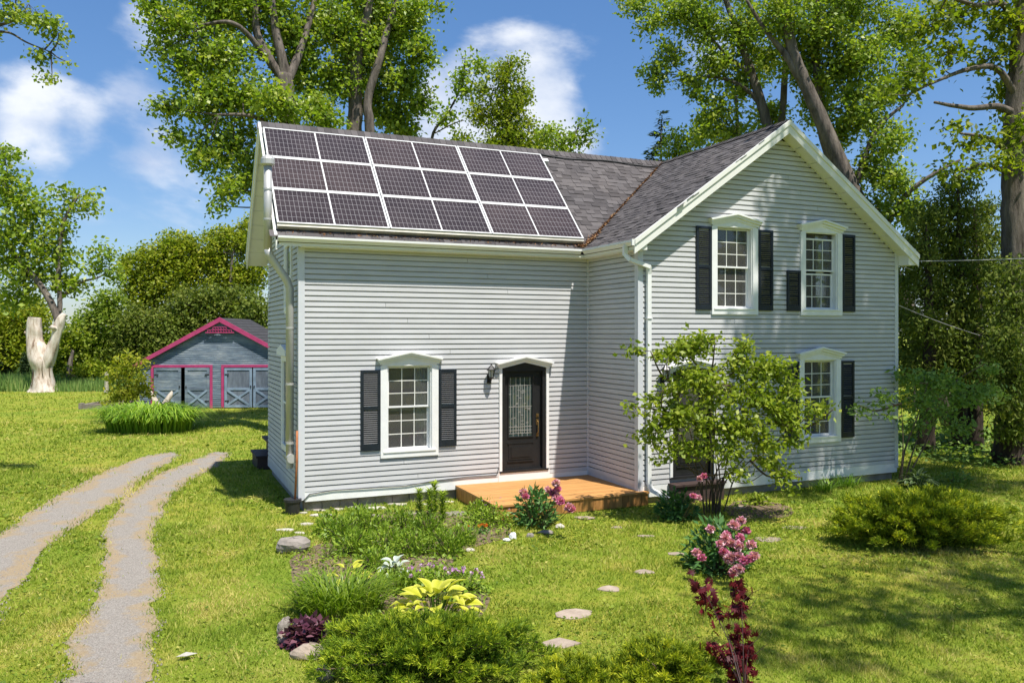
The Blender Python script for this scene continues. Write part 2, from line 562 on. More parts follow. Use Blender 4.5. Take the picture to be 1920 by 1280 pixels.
M['cedar'] = leaf_mat('cedar frond', (0.048, 0.084, 0.013), (0.142, 0.192, 0.027), (0.20, 0.22, 0.04), 0.3, 0.7, 0.2)
M['spruce'] = leaf_mat('spruce needle', (0.016, 0.038, 0.013), (0.040, 0.074, 0.026), (0.096, 0.136, 0.048), 0.15, 0.6, 0.2)
M['juniper'] = leaf_mat('golden juniper needle', (0.067, 0.118, 0.010), (0.266, 0.341, 0.021), (0.668, 0.643, 0.036), 0.35, 0.6, 0.2)
M['juniper2'] = leaf_mat('green juniper needle', (0.045, 0.099, 0.009), (0.206, 0.305, 0.019), (0.560, 0.595, 0.041), 0.35, 0.6, 0.2)
M['shrub'] = leaf_mat('bright shrub leaf', (0.111, 0.174, 0.015), (0.230, 0.304, 0.025), (0.439, 0.470, 0.060), 0.42, 0.45, 0.35)
M['lilac'] = leaf_mat('lilac leaf', (0.097, 0.184, 0.037), (0.200, 0.311, 0.067), (0.420, 0.533, 0.134), 0.4, 0.5, 0.3)
M['perennial'] = leaf_mat('perennial leaf', (0.077, 0.155, 0.016), (0.191, 0.298, 0.025), (0.386, 0.475, 0.055), 0.35, 0.5, 0.3)
M['peony'] = leaf_mat('peony leaf', (0.031, 0.096, 0.023), (0.078, 0.180, 0.042), (0.196, 0.334, 0.092), 0.25, 0.5, 0.25)
M['daylily'] = leaf_mat('daylily blade', (0.077, 0.151, 0.008), (0.181, 0.279, 0.017), (0.380, 0.453, 0.043), 0.4, 0.45, 0.4)
M['daylily2'] = leaf_mat('deep green daylily blade', (0.056, 0.138, 0.013), (0.154, 0.298, 0.023), (0.392, 0.524, 0.057), 0.35, 0.45, 0.4)
M['hosta_y'] = leaf_mat('yellow hosta leaf', (0.300, 0.338, 0.019), (0.525, 0.525, 0.044), (0.750, 0.700, 0.150), 0.3, 0.4, 0.4)
M['hosta_w'] = leaf_mat('white edged hosta leaf', (0.25, 0.32, 0.24), (0.50, 0.56, 0.48), (0.74, 0.76, 0.70), 0.25, 0.4, 0.4)
M['hosta_v'] = leaf_mat('green hosta leaf', (0.035, 0.070, 0.018), (0.060, 0.105, 0.030), (0.26, 0.31, 0.15), 0.25, 0.4, 0.4)
M['heuchera'] = leaf_mat('wine purple leaf', (0.042, 0.012, 0.019), (0.096, 0.026, 0.043), (0.312, 0.156, 0.192), 0.2, 0.35, 0.5)
M['redmaple'] = leaf_mat('crimson maple leaf', (0.041, 0.005, 0.008), (0.112, 0.011, 0.017), (0.254, 0.028, 0.036), 0.4, 0.5, 0.3)
M['petal_pink'] = leaf_mat('pink petal', (0.55, 0.17, 0.27), (0.72, 0.36, 0.45), (0.85, 0.62, 0.66), 0.3, 0.6, 0.2)
M['petal_hot'] = leaf_mat('hot pink petal', (0.50, 0.08, 0.22), (0.68, 0.19, 0.36), (0.80, 0.42, 0.54), 0.3, 0.6, 0.2)
M['petal_purple'] = leaf_mat('mauve petal', (0.45, 0.20, 0.46), (0.62, 0.32, 0.62), (0.75, 0.52, 0.74), 0.3, 0.6, 0.2)
M['petal_orange'] = leaf_mat('orange petal', (0.5, 0.09, 0.012), (0.7, 0.17, 0.02), (0.85, 0.3, 0.05), 0.3, 0.6, 0.2)
M['petal_white'] = paint('white stone', (0.78, 0.78, 0.76), 0.7)
M['debris'] = leaf_mat('fallen pine needles', (0.11, 0.05, 0.025), (0.27, 0.13, 0.06), (0.42, 0.28, 0.15), 0.0, 0.9, 0.1)

# ------------------------------------------------------------------ ground
rng = np.random.default_rng(7)
random.seed(7)

def grid_ground():
    # one sheet to the horizon, finer near the house
    xs = np.concatenate([np.linspace(-900, -60, 12), np.linspace(-50, 60, 56), np.linspace(70, 900, 12)])
    ys = np.concatenate([np.linspace(-400, -30, 8), np.linspace(-26, 70, 50), np.linspace(80, 1500, 14)])
    X, Y = np.meshgrid(xs, ys)
    Z = np.zeros_like(X)
    V = np.stack([X, Y, Z], -1).reshape(-1, 3)
    nx, ny = len(xs), len(ys)
    idx = np.arange(nx * ny).reshape(ny, nx)
    F = np.stack([idx[:-1, :-1], idx[:-1, 1:], idx[1:, 1:], idx[1:, :-1]], -1).reshape(-1, 4)
    o = np_mesh('lawn', V, F, M['lawn'])
    tag(o, 'mown yellow green lawn around the house', kind='structure')
grid_ground()

TRACKS = {
    'left': ([(-5.13, -4.29), (-5.12, -2.62), (-5.08, -0.63), (-4.84, 0.35), (-4.51, 2.56), (-3.86, 5.24), (-3.20, 7.47), (-2.51, 8.63), (-1.99, 9.05)],
             [(-4.03, -6.29), (-4.21, -3.92), (-4.13, -2.54), (-3.83, -0.10), (-3.21, 2.42), (-2.73, 4.74), (-2.31, 6.63), (-2.02, 7.61), (-1.82, 8.43)]),
    'right': ([(-3.32, -7.21), (-3.29, -6.49), (-3.28, -5.45), (-3.15, -3.72), (-3.16, -2.11), (-3.24, -0.36), (-3.19, 1.88), (-2.79, 4.41), (-2.00, 6.41), (-1.23, 7.97), (-0.99, 8.60)],
              [(-2.56, -7.54), (-2.55, -6.81), (-2.50, -5.45), (-2.51, -3.77), (-2.48, -2.42), (-2.43, -0.71), (-2.28, 1.48), (-1.84, 3.99), (-1.06, 5.91), (-0.69, 7.42), (-0.55, 8.41)]),
}
def resample(pts, n):
    p = np.array(pts, dtype=float)
    t = np.linspace(0, len(p) - 1, n)
    out = np.empty((n, 2))
    for k, tt in enumerate(t):
        i = min(int(tt), len(p) - 2)
        u = tt - i
        p0, p1, p2, p3 = p[max(i-1,0)], p[i], p[i+1], p[min(i+2,len(p)-1)]
        out[k] = 0.5*((2*p1)+(-p0+p2)*u+(2*p0-5*p1+4*p2-p3)*u*u+(-p0+3*p1-3*p2+p3)*u**3)
    return out
TRACK_POLYS = []
for key, lab in (('left', 'pale gravel wheel track bending away, the one farther from the house'), ('right', 'pale gravel wheel track nearest the house with straw coloured edges')):
    n, m = 300, 13
    def longer(pts):
        # the drive runs on towards the road
        p0, p1 = np.array(pts[0]), np.array(pts[1])
        d = (p0 - p1) / np.linalg.norm(p0 - p1)
        return [tuple(p0 + d * 9.0), tuple(p0 + d * 4.5)] + list(pts)
    a, b = resample(longer(TRACKS[key][0]), n), resample(longer(TRACKS[key][1]), n)
    for e in (a, b):
        for amp, step in ((0.05, 16), (0.03, 6), (0.02, 2)):
            kx = np.arange(0, n + step, step)
            for ax in (0, 1):
                e[:, ax] += np.interp(np.arange(n), kx, rng.normal(0, amp, len(kx)))
    V, uv = [], []
    for i in range(n):
        for j in range(m):
            t = j / (m - 1)
            q = a[i] * (1 - t) + b[i] * t
            V.append((q[0], q[1], 0.006 + 0.003 * math.sin(i * 0.2 + j)))
            uv.append((t, i * 0.1))
    F = [(i*m+j, i*m+j+1, (i+1)*m+j+1, (i+1)*m+j) for i in range(n-1) for j in range(m-1)]
    o = np_mesh('driveway', V, F, M['gravel'], smooth=True)
    ul = o.data.uv_layers.new(name='UVMap')
    uva = np.array(uv, dtype=np.float32)
    ul.data.foreach_set('uv', uva[np.array(F).ravel()].ravel())
    tag(o, lab, kind='structure')
    TRACK_POLYS.append(np.concatenate([a, b[::-1]]))

def in_poly(P, poly):
    x, y = P[:, 0], P[:, 1]
    inside = np.zeros(len(P), dtype=bool)
    n = len(poly)
    for i in range(n):
        x1, y1 = poly[i]
        x2, y2 = poly[(i + 1) % n]
        c = ((y1 > y) != (y2 > y)) & (x < (x2 - x1) * (y - y1) / (y2 - y1 + 1e-12) + x1)
        inside ^= c
    return inside

# loose stones on the tracks
def pebbles():
    vs, fs = [], []
    for poly in TRACK_POLYS:
        m_ = len(poly) // 2
        n = 3800
        i = rng.integers(0, m_, n); t = rng.random(n)
        t = np.where(rng.random(n) < 0.45, np.where(rng.random(n) < 0.5, t * 0.14 - 0.04, 1.04 - t * 0.14), t)
        a_, b_ = poly[:m_][i], poly[::-1][:m_][i]
        C = a_ * (1 - t)[:, None] + b_ * t[:, None] + rng.normal(0, 0.05, (n, 2))
        for k in range(n):
            r = 0.006 + 0.012 * rng.random() ** 2
            an = rng.random() * 6.28
            q = [(C[k][0] + r * math.cos(an + j * 1.57) * (0.8 + 0.4 * rng.random()), C[k][1] + r * math.sin(an + j * 1.57) * (0.8 + 0.4 * rng.random()), 0.004) for j in range(4)]
            n0 = len(vs)
            vs += q + [(C[k][0], C[k][1], 0.010 + r * 0.8)]
            fs += [(n0 + j, n0 + (j + 1) % 4, n0 + 4) for j in range(4)]
    o = np_mesh('loose_gravel', vs, fs, M['grey_stone'])
    tag(o, 'loose stones scattered over the wheel tracks', 'gravel', kind='stuff')
pebbles()

# bare soil of the flower bed, laid as a thin sheet over the turf
def ground_patch(name, pts, z, mat, label):
    q = resample(list(pts) + [pts[0]], 48)[:-1]
    q += rng.normal(0, 0.03, q.shape)
    c = q.mean(0)
    V = [(c[0], c[1], z + 0.012)] + [(p[0], p[1], z) for p in (q * 0.55 + c * 0.45)] + [(p[0], p[1], z - 0.004) for p in q]
    n = len(q)
    b = MB()
    b.add(V, [(0, 1 + i, 1 + (i + 1) % n) for i in range(n)] + [(1 + i, 1 + n + i, 1 + n + (i + 1) % n, 1 + (i + 1) % n) for i in range(n)])
    o = b.build(name, mat, smooth=True)
    tag(o, label, kind='structure')
    return q
BED1 = ground_patch('soil_bed', [(-0.81, -4.27), (-0.67, -3.21), (-0.19, -2.51), (0.43, -2.35), (1.41, -0.65), (2.50, -1.13), (3.23, -1.69), (2.94, -3.07), (1.94, -3.72), (1.42, -4.43), (1.50, -5.28), (1.27, -6.12), (0.52, -7.12), (-0.72, -6.98), (-1.04, -6.27)], 0.012, M['soil'], 'bare brown soil of the flower bed in front of the house')
BED2 = ground_patch('soil_bed', [(7.44, -2.90), (8.17, -2.48), (8.59, -2.77), (8.54, -3.49), (8.00, -3.93), (7.44, -3.87), (7.11, -3.54)], 0.012, M['soil'], 'bare trodden soil beside the leafy shrub at the wall')

def vnoise(P, cell, seed):
    r_ = np.random.default_rng(seed)
    g = r_.random((256, 256))
    q = P / cell + 1000.0
    i = np.floor(q).astype(int); f = q - i
    f = f * f * (3 - 2 * f)
    x, y = i[:, 0] % 255, i[:, 1] % 255
    return (g[x, y]*(1-f[:,0])*(1-f[:,1]) + g[x+1, y]*f[:,0]*(1-f[:,1]) + g[x, y+1]*(1-f[:,0])*f[:,1] + g[x+1, y+1]*f[:,0]*f[:,1])

# mown grass: real blades, thinning out with distance from where one stands
def lawn_blades():
    cx, cy, yaw = -2.5, -15.4, 0.4145
    def batch(d0, d1, dens, half):
        area = (d1 * d1 - d0 * d0) * half
        n = int(area * dens)
        d = np.sqrt(rng.random(n) * (d1 * d1 - d0 * d0) + d0 * d0)
        lat = (rng.random(n) * 2 - 1) * half * d
        x = cx + lat * math.cos(yaw) + d * math.sin(yaw)
        y = cy - lat * math.sin(yaw) + d * math.cos(yaw)
        return np.stack([x, y], -1), d
    P, D_ = [], []
    for a in ((4.5, 10, 2000), (10, 14, 1200), (14, 20, 500), (20, 30, 140), (30, 46, 42)):
        p, d = batch(a[0], a[1], a[2], 0.98)
        P.append(p); D_.append(d)
    P, D_ = np.concatenate(P), np.concatenate(D_)
    keep = np.ones(len(P), dtype=bool)
    for poly in TRACK_POLYS:
        ins = in_poly(P, poly)
        # grass creeps in from both sides of the wheel track
        m_ = len(poly) // 2
        ctr = (poly[:m_] + poly[::-1][:m_]) / 2
        hw = np.linalg.norm(poly[:m_] - poly[::-1][:m_], axis=1) / 2
        idx = np.where(ins)[0]
        dd = np.linalg.norm(P[idx, None] - ctr[None, ::4], axis=-1)
        j = dd.argmin(1)
        edge = dd[np.arange(len(idx)), j] / hw[::4][j]
        pr = np.clip((edge - 0.62) / 0.5, 0.008, 1.0) ** 1.3
        keep[idx] &= rng.random(len(idx)) < pr
    for poly in (BED1, BED2):
        ins = in_poly(P, poly)
        keep &= ~(ins & (rng.random(len(P)) > np.where(np.sin(P[:,0]*3.1+1)*np.sin(P[:,1]*2.7) > -0.25, 0.5, 0.06)))
    # the house and the deck
    keep &= ~((P[:, 0] > -0.05) & (P[:, 0] < 13.0) & (P[:, 1] > 0) & (P[:, 1] < 6.2))
    keep &= ~((P[:, 0] > 6.05) & (P[:, 0] < 13.0) & (P[:, 1] > -2.03) & (P[:, 1] < 1))
    keep &= ~((P[:, 0] > 3.0) & (P[:, 0] < 6.2) & (P[:, 1] > -2.15) & (P[:, 1] < 0.2))
    keep &= ~on_stone(P)
    P, D_ = P[keep], D_[keep]
    n = len(P)
    patch = vnoise(P, 0.35, 9)
    k = np.clip(D_ / 11.0, 0.8, 3.2)
    h = (0.022 + 0.038 * rng.random(n)) * (0.45 + 1.1 * patch) * np.clip(k, 1, 1.6)
    w = (0.0045 + 0.004 * rng.random(n)) * k
    an = rng.random(n) * 2 * PI
    lean = rng.normal(0, 0.55, (n, 2)) * h[:, None]
    sx, sy = np.cos(an) * w, np.sin(an) * w
    z0 = np.full(n, 0.001)
    V = np.empty((n, 3, 3))
    V[:, 0] = np.stack([P[:, 0] - sx, P[:, 1] - sy, z0], -1)
    V[:, 1] = np.stack([P[:, 0] + sx, P[:, 1] + sy, z0], -1)
    V[:, 2] = np.stack([P[:, 0] + lean[:, 0], P[:, 1] + lean[:, 1], h], -1)
    v1, v2, v3 = vnoise(P, 0.22, 1), vnoise(P, 0.75, 2), vnoise(P, 2.6, 3)
    dry = np.clip(vnoise(P, 0.5, 4) * 0.6 + vnoise(P, 1.6, 5) * 0.55 - 0.69, 0, 1) * 2.2
    tone = np.clip(0.02 + 0.30 * v1 + 0.30 * v2 + 0.22 * v3 + dry + rng.normal(0, 0.15, n) + (rng.random(n) < 0.08) * 0.35, 0, 1)
    o = np_mesh('grass', V.reshape(-1, 3), np.arange(3 * n).reshape(-1, 3), M['grass'], tone=np.repeat(tone, 3))
    tag(o, 'short mown grass blades covering the lawn', 'grass', kind='stuff')
    # clover and plantain leaves lying in the turf
    P, D_ = [], []
    for a in ((4.5, 11, 160), (11, 18, 90), (18, 30, 22)):
        p, d = batch(a[0], a[1], a[2], 0.98)
        P.append(p); D_.append(d)
    P, D_ = np.concatenate(P), np.concatenate(D_)
    keep = np.sin(P[:,0]*1.1+np.sin(P[:,1]*1.9)*1.2)+np.sin(P[:,1]*1.5+2*np.sin(P[:,0]*0.7)) + rng.normal(0, 0.7, len(P)) > 0.1
    for poly in TRACK_POLYS:
        keep &= ~in_poly(P, poly)
    keep &= ~((P[:, 0] > -0.1) & (P[:, 0] < 13.0) & (P[:, 1] > -0.05) & (P[:, 1] < 7.2))
    keep &= ~((P[:, 0] > 2.9) & (P[:, 0] < 13.0) & (P[:, 1] > -2.3) & (P[:, 1] < 1))
    keep &= ~on_stone(P)
    P, D_ = P[keep], D_[keep]
    n = len(P)
    k = np.clip(D_ / 10.0, 0.9, 2.2)
    C = np.concatenate([P, (0.025 + 0.03 * rng.random(n))[:, None]], 1)
    N = rng.normal(0, 0.45, (n, 3)) + np.array([0, 0, 1.0])
    N /= np.linalg.norm(N, axis=1, keepdims=True)
    an = rng.random(n) * 2 * PI
    Dr = np.stack([np.cos(an), np.sin(an), np.zeros(n)], -1)
    Dr -= N * (N * Dr).sum(1, keepdims=True)
    S = np.cross(N, Dr)
    l = ((0.016 + 0.02 * rng.random(n)) * k)[:, None]
    w = l * (0.45 + 0.35 * rng.random(n))[:, None]
    V = np.stack([C - Dr * l, C + S * w, C + Dr * l, C - S * w], 1).reshape(-1, 3)
    V[:, 2] = np.maximum(V[:, 2], 0.010)
    tone = np.clip(rng.normal(0.32, 0.24, n), 0, 1)
    o = np_mesh('lawn_clover', V, np.arange(4 * n).reshape(-1, 4), M['grass'], tone=np.repeat(tone, 4))
    tag(o, 'clover and weed leaves mixed into the lawn', 'weeds', kind='stuff')

# ------------------------------------------------------------------ house
L1, L2, DW, DH = 6.10, 12.95, 1.99, 4.46       # inner corner, right corner, wing projection, depth of the long part
ZB, ZS = 0.22, 4.92                            # foot of the siding, soffit
ZE, ZR = 5.10, 7.70                            # roof edge at the eave, ridge
OV = 0.27                                      # eave overhang
YR = DH / 2                                    # ridge of the long part
XR = (L1 + L2) / 2                             # ridge of the wing
S1 = (ZR - ZE) / (YR + OV)
S2 = (ZR - ZE) / (XR - L1 + OV)
RAKE_L, RAKE_F = 0.46, 0.325
WB = 7.0                                       # back of the wing
house = thing('house', 'two storey grey clapboard farmhouse with white trim and dark shutters', 'house')
EXPO = 0.1016

def cells_around(x0, x1, z0, z1, holes):
    """rectangles of a wall left over by rectangular openings"""
    xs = sorted({x0, x1, *[h[0] for h in holes], *[h[1] for h in holes]})
    out = []
    for a, b in zip(xs[:-1], xs[1:]):
        segs = [(z0, z1)]
        for h in holes:
            if h[0] <= a + 1e-6 and h[1] >= b - 1e-6:
                ns = []
                for s0, s1 in segs:
                    if h[2] > s0: ns.append((s0, min(s1, h[2])))
                    if h[3] < s1: ns.append((max(s0, h[3]), s1))
                segs = [s for s in ns if s[1] - s[0] > 1e-4]
        out += [(a, b, s0, s1) for s0, s1 in segs]
    return out

# unit board, 1 m long: bottom lip proud, top edge tucked in
_bv, _bf = [], []
prof = [(-0.001, 0.0), (-0.046, 0.0), (-0.047, 0.006), (-0.039, EXPO - 0.024), (-0.001, EXPO - 0.021)]
for x in (0.0, 1.0):
    _bv += [(x, p[0], p[1]) for p in prof]
_bf = [(i, (i + 1) % 5, (i + 1) % 5 + 5, i + 5) for i in range(5)] + [(4, 3, 2, 1, 0), (5, 6, 7, 8, 9)]
board_mesh = bpy.data.meshes.new('siding_board')
board_mesh.from_pydata(_bv, [], _bf)
board_mesh.materials.append(M['siding'])
board_mesh.update()

def siding(parent, length, z0, z1, holes, origin, rz, clip=None, single=True, joints=True):
    """courses of boards on a wall; x runs from origin along the wall"""
    joined = MB()
    k = 0
    z = z0
    while z < z1 - 0.02:
        a, b = 0.0, length
        if clip:
            a, b = clip(z)
        if b - a > 0.06:
            spans = [(a, b)]
            for h in holes:
                if h[2] < z + EXPO * 0.75 and h[3] > z + EXPO * 0.25:
                    ns = []
                    for s0, s1 in spans:
                        if h[0] > s0: ns.append((s0, min(s1, h[0])))
                        if h[1] < s1: ns.append((max(s0, h[1]), s1))
                    spans = [s for s in ns if s[1] - s[0] > 0.02]
            if joints and k % 3 == 1 and spans:
                s0, s1 = max(spans, key=lambda q: q[1] - q[0])
                if s1 - s0 > 2.2:
                    cut = s0 + (s1 - s0) * (0.25 + 0.5 * ((k * 0.618) % 1.0))
                    spans.remove((s0, s1))
                    spans += [(s0, cut - 0.003), (cut + 0.003, s1)]
            for s0, s1 in spans:
                c, s = math.cos(rz), math.sin(rz)
                if single:
                    inst(board_mesh, 'siding_board', parent,
                         (origin[0] + c * s0, origin[1] + s * s0, z), (0, 0, rz), (s1 - s0, 1, 1))
                else:
                    vs = []
                    for (vx, vy, vz) in _bv:
                        lx = s0 + vx * (s1 - s0)
                        vs.append((origin[0] + c * lx - s * vy, origin[1] + s * lx + c * vy, z + vz))
                    joined.add(vs, _bf)
        k += 1
        z += EXPO
    if not single:
        o = joined.build('siding', M['siding'], parent)
        o['kind'] = 'stuff'

WIN = [  # x of casing left, z of casing bottom, wall plane y
    (1.495, 0.91, 0.0), (7.78, 3.70, -DW), (10.10, 3.70, -DW), (10.06, 0.965, -DW)]
WW, WH = 1.17, 1.86
# ---- foundation
b = MB()
b.box(0.05, L1, 0.06, DH - 0.05, -0.3, ZB - 0.004)
b.box(L1 + 0.04, L2 - 0.05, -DW + 0.06, WB - 0.05, -0.3, ZB - 0.006)
b.build('foundation', M['concrete'], house)
b = MB()
for i in range(9):
    x = 0.06 + i * 0.34
    b.box(x, x + 0.325, 0.025 + 0.006 * (i % 3), 0.05, -0.2, 0.175 + 0.02 * ((i * 7) % 3))
fs = b.build('foundation_stones', M['grey_stone'], house)
fs['kind'] = 'stuff'

def wall_part(label, rects, y0, y1):
    w = MB()
    for (a, c, s0, s1) in rects:
        w.box(a, c, y0, y1, s0, s1)
    o = w.build('wall', M['siding_back'], house)
    o['label'] = label
    return o
# ---- long front wall
w1 = WIN[0]
DOOR1 = (3.98, 5.11, 0.46, 2.66)
holes_f = [(w1[0] + 0.1, w1[0] + WW - 0.1, w1[1] + 0.1, w1[1] + WH - 0.1), (DOOR1[0] + 0.05, DOOR1[1] - 0.05, DOOR1[2] + 0.02, DOOR1[3] - 0.1)]
wall_f = wall_part('long front wall of pale grey boards under the solar panels', cells_around(0.0, L1, ZB, ZS, holes_f), 0.0, 0.16)
siding(wall_f, L1 - 0.05, ZB + 0.15, ZS, [(w1[0], w1[0] + WW, w1[1], w1[1] + WH), (DOOR1[0], DOOR1[1], 0.2, DOOR1[3])], (0.0, 0.0), 0.0, clip=lambda z: (0.06, L1 - 0.02))
# ---- return wall of the wing
rw = MB()
rw.box(L1, L1 + 0.16, -DW + 0.16, -0.0, ZB, ZS)
wall_r = rw.build('wall', M['siding_back'], house)
wall_r['label'] = 'short shaded return wall beside the deck'
siding(wall_r, DW, ZB + 0.15, ZS, [], (L1, 0.0), R(-90), clip=lambda z: (0.03, DW - 0.05))
# ---- gable wall
DOOR2 = (6.78, 7.90, 0.46, 2.62)
holes_g = [(w[0] + 0.1, w[0] + WW - 0.1, w[1] + 0.1, w[1] + WH - 0.1) for w in WIN[1:]]
holes_g.append((DOOR2[0] + 0.05, DOOR2[1] - 0.05, DOOR2[2] + 0.02, DOOR2[3] - 0.1))
gz = lambda x: ZR - abs(x - XR) * S2 - 0.22
rects = cells_around(L1, L2, ZB, gz(L1), [h for h in holes_g])
# openings of the upper windows rise above the eave line, so the gable is cut round them
wg = MB()
for (a, c, s0, s1) in rects:
    wg.box(a, c, -DW, -DW + 0.16, s0, s1)
ux = sorted({L1, XR, L2, *[h[0] for h in holes_g[:2]], *[h[1] for h in holes_g[:2]]})
for a, c in zip(ux[:-1], ux[1:]):
    lo = gz(L1)
    for h in holes_g[:2]:
        if h[0] <= a + 1e-6 and h[1] >= c - 1e-6:
            lo = max(lo, h[3])
    lo2 = lo + 0.0
    poly = [(a, -DW, lo2), (c, -DW, lo2), (c, -DW, max(gz(c), lo2)), (a, -DW, max(gz(a), lo2))]
    wg.slab(poly, (0, 0.16, 0))
wall_g = wg.build('wall', M['siding_back'], house)
wall_g['label'] = 'gable front wall of the wing, dappled by tree shade'
def gclip(z):
    d = (ZR - 0.22 - z) / S2
    return max(L1, XR - d) - L1 + (0.05 if XR - d < L1 else 0), min(L2, XR + d) - L1 - (0.05 if XR + d > L2 else 0)
gh = [(w[0] - L1, w[0] + WW - L1, w[1], w[1] + WH) for w in WIN[1:]] + [(DOOR2[0] - L1, DOOR2[1] - L1, 0.2, DOOR2[3])]
siding(wall_g, L2 - L1, ZB + 0.15, ZR - 0.3, gh, (L1, -DW), 0.0, clip=gclip)
# ---- side wall (left end)
lz = lambda y: ZR - abs(y - YR) * S1 - 0.2
SW1 = (0.95, 2.05, 0.95, 2.85)
SW2 = (0.75, 1.65, 3.75, 5.15)
sholes = [(s[0] + 0.08, s[1] - 0.08, s[2] + 0.08, s[3] - 0.08) for s in (SW1, SW2)]
ws = MB()
for (a, c, s0, s1) in cells_around(0.0, DH, ZB, 4.95, sholes):
    ws.box(0.0, 0.16, a + (0.162 if a == 0 else 0), c, s0, s1)
ws.slab([(0, 0.17, 5.16), (0, DH - 0.17, 5.16), (0, YR, lz(YR))], (0.16, 0, 0))
ws.box(0.0, 0.16, 0.17, 0.83, 4.95, 5.158)
ws.box(0.0, 0.16, 1.57, DH - 0.17, 4.95, 5.158)
wall_s = ws.build('wall', M['siding_back'], house)
wall_s['label'] = 'narrow left end wall in shade with the metal flue'
def sclip(z):
    d = (ZR - 0.2 - z) / S1
    lo, hi = max(0.05, YR - d), min(DH - 0.05, YR + d)
    return DH - hi, DH - lo
siding(wall_s, DH, ZB + 0.15, ZR - 0.3, [(DH - s[1], DH - s[0], s[2], s[3]) for s in (SW1, SW2)], (0.0, DH), R(-90), clip=sclip, single=False)
# ---- back walls, right wall, interior
b = MB()
b.box(0.0, L1, DH - 0.16, DH, ZB, ZS)
b.box(L2 - 0.16, L2, -DW + 0.165, WB, ZB, 5.0)
b.box(L1 + 0.0, L2 - 0.165, WB - 0.16, WB, ZB, 5.0)
b.slab([(L1 + 0.1, WB - 0.16, 5.01), (L2 - 0.1, WB - 0.16, 5.01), (XR, WB - 0.16, ZR - 0.3)], (0, 0.15, 0))
b.box(L1, L1 + 0.16, DH + 0.002, WB - 0.165, ZB, 5.0)
wb = b.build('wall', M['siding_back'], house)
wb['label'] = 'rear and right hand walls, away from the garden'
b = MB()
b.box(0.17, L1 + 0.1, 0.17, DH - 0.17, 0.36, 0.42)
b.box(L1 + 0.17, L2 - 0.17, -DW + 0.17, WB - 0.17, 0.36, 0.42)
b.box(0.17, L1 - 0.01, 0.17, DH - 0.17, 3.05, 3.2)
b.box(L1 + 0.17, L2 - 0.17, -DW + 0.17, WB - 0.17, 3.05, 3.2)
b.box(L1 + 0.17, L2 - 0.17, 2.0, 2.1, 0.42, 4.95)
b.box(7.5, 11.6, -DW + 0.17, 2.0, 5.72, 5.8)
b.build('interior_partition', M['interior'], house)

# ---- corner boards and base band
b = MB(); b.box(-0.054, 0.062, -0.054, 0.0, ZB, ZS); b.box(-0.054, 0.0, 0.0, 0.06, ZB, ZS + 0.2)
b.build('corner_board', M['greypost'], house)
b = MB(); b.box(L1 - 0.054, L1 + 0.06, -DW - 0.054, -DW, ZB, ZS); b.box(L1 - 0.054, L1, -DW, -DW + 0.07, ZB, ZS)
b.build('corner_board', M['greypost'], house)
b = MB(); b.box(L2 - 0.07, L2 + 0.028, -DW - 0.054, -DW, ZB + 0.05, 5.13); b.box(L2, L2 + 0.028, -DW, -DW + 0.08, ZB, 5.0)
b.build('corner_board', M['greypost'], house)
b = MB(); b.box(L1 - 0.058, L1 - 0.002, -0.058, -0.002, ZB + 0.06, ZS)
b.build('corner_board', M['greypost'], house)
b = MB(); b.box(0.063, L1 - 0.06, -0.042, -0.001, ZB - 0.03, ZB + 0.15)
b.box(DOOR1[0] - 0.02, DOOR1[1] + 0.02, -0.058, -0.0425, ZB + 0.02, DOOR1[2])
b.build('base_trim', M['white'], house)
b = MB(); b.box(L1 - 0.042, L1 - 0.001, -DW + 0.071, -0.06, ZB - 0.03, ZB + 0.15)
b.build('base_trim', M['siding_back'], house)
b = MB(); b.box(L1 + 0.0, DOOR2[0] + 0.02, -DW - 0.042, -DW - 0.001, ZB - 0.08, ZB + 0.16)
b.box(DOOR2[1] - 0.02, L2, -DW - 0.042, -DW - 0.001, ZB - 0.05, ZB + 0.15)
b.build('base_trim', M['white'], house)
b = MB(); b.box(-0.042, -0.001, 0.061, DH, ZB - 0.02, ZB + 0.15)
b.build('base_trim', M['siding_back'], house)

# ---- windows
def chevron(b, cx, z_end, z_apex, half, th, y0, y1):
    poly = [(cx - half, y0, z_end), (cx, y0, z_apex), (cx + half, y0, z_end), (cx + half - 0.03, y0, z_end - th), (cx, y0, z_apex - th), (cx - half + 0.03, y0, z_end - th)]
    b.slab([poly[0], poly[5], poly[4], poly[1]], (0, y1 - y0, 0))
    b.slab([poly[1], poly[4], poly[3], poly[2]], (0, y1 - y0, 0))

def pediment(parent, cx, z_top, half, y, label=None, z_in=None, tymp=True):
    p = MB()
    chevron(p, cx, z_top - 0.135, z_top, half + 0.085, 0.035, y - 0.165, y - 0.0)
    chevron(p, cx, z_top - 0.170, z_top - 0.038, half + 0.06, 0.045, y - 0.13, y - 0.0)
    chevron(p, cx, z_top - 0.213, z_top - 0.086, half + 0.03, 0.05, y - 0.09, y - 0.0)
    o = p.build('pediment', M['white'], parent)
    return o

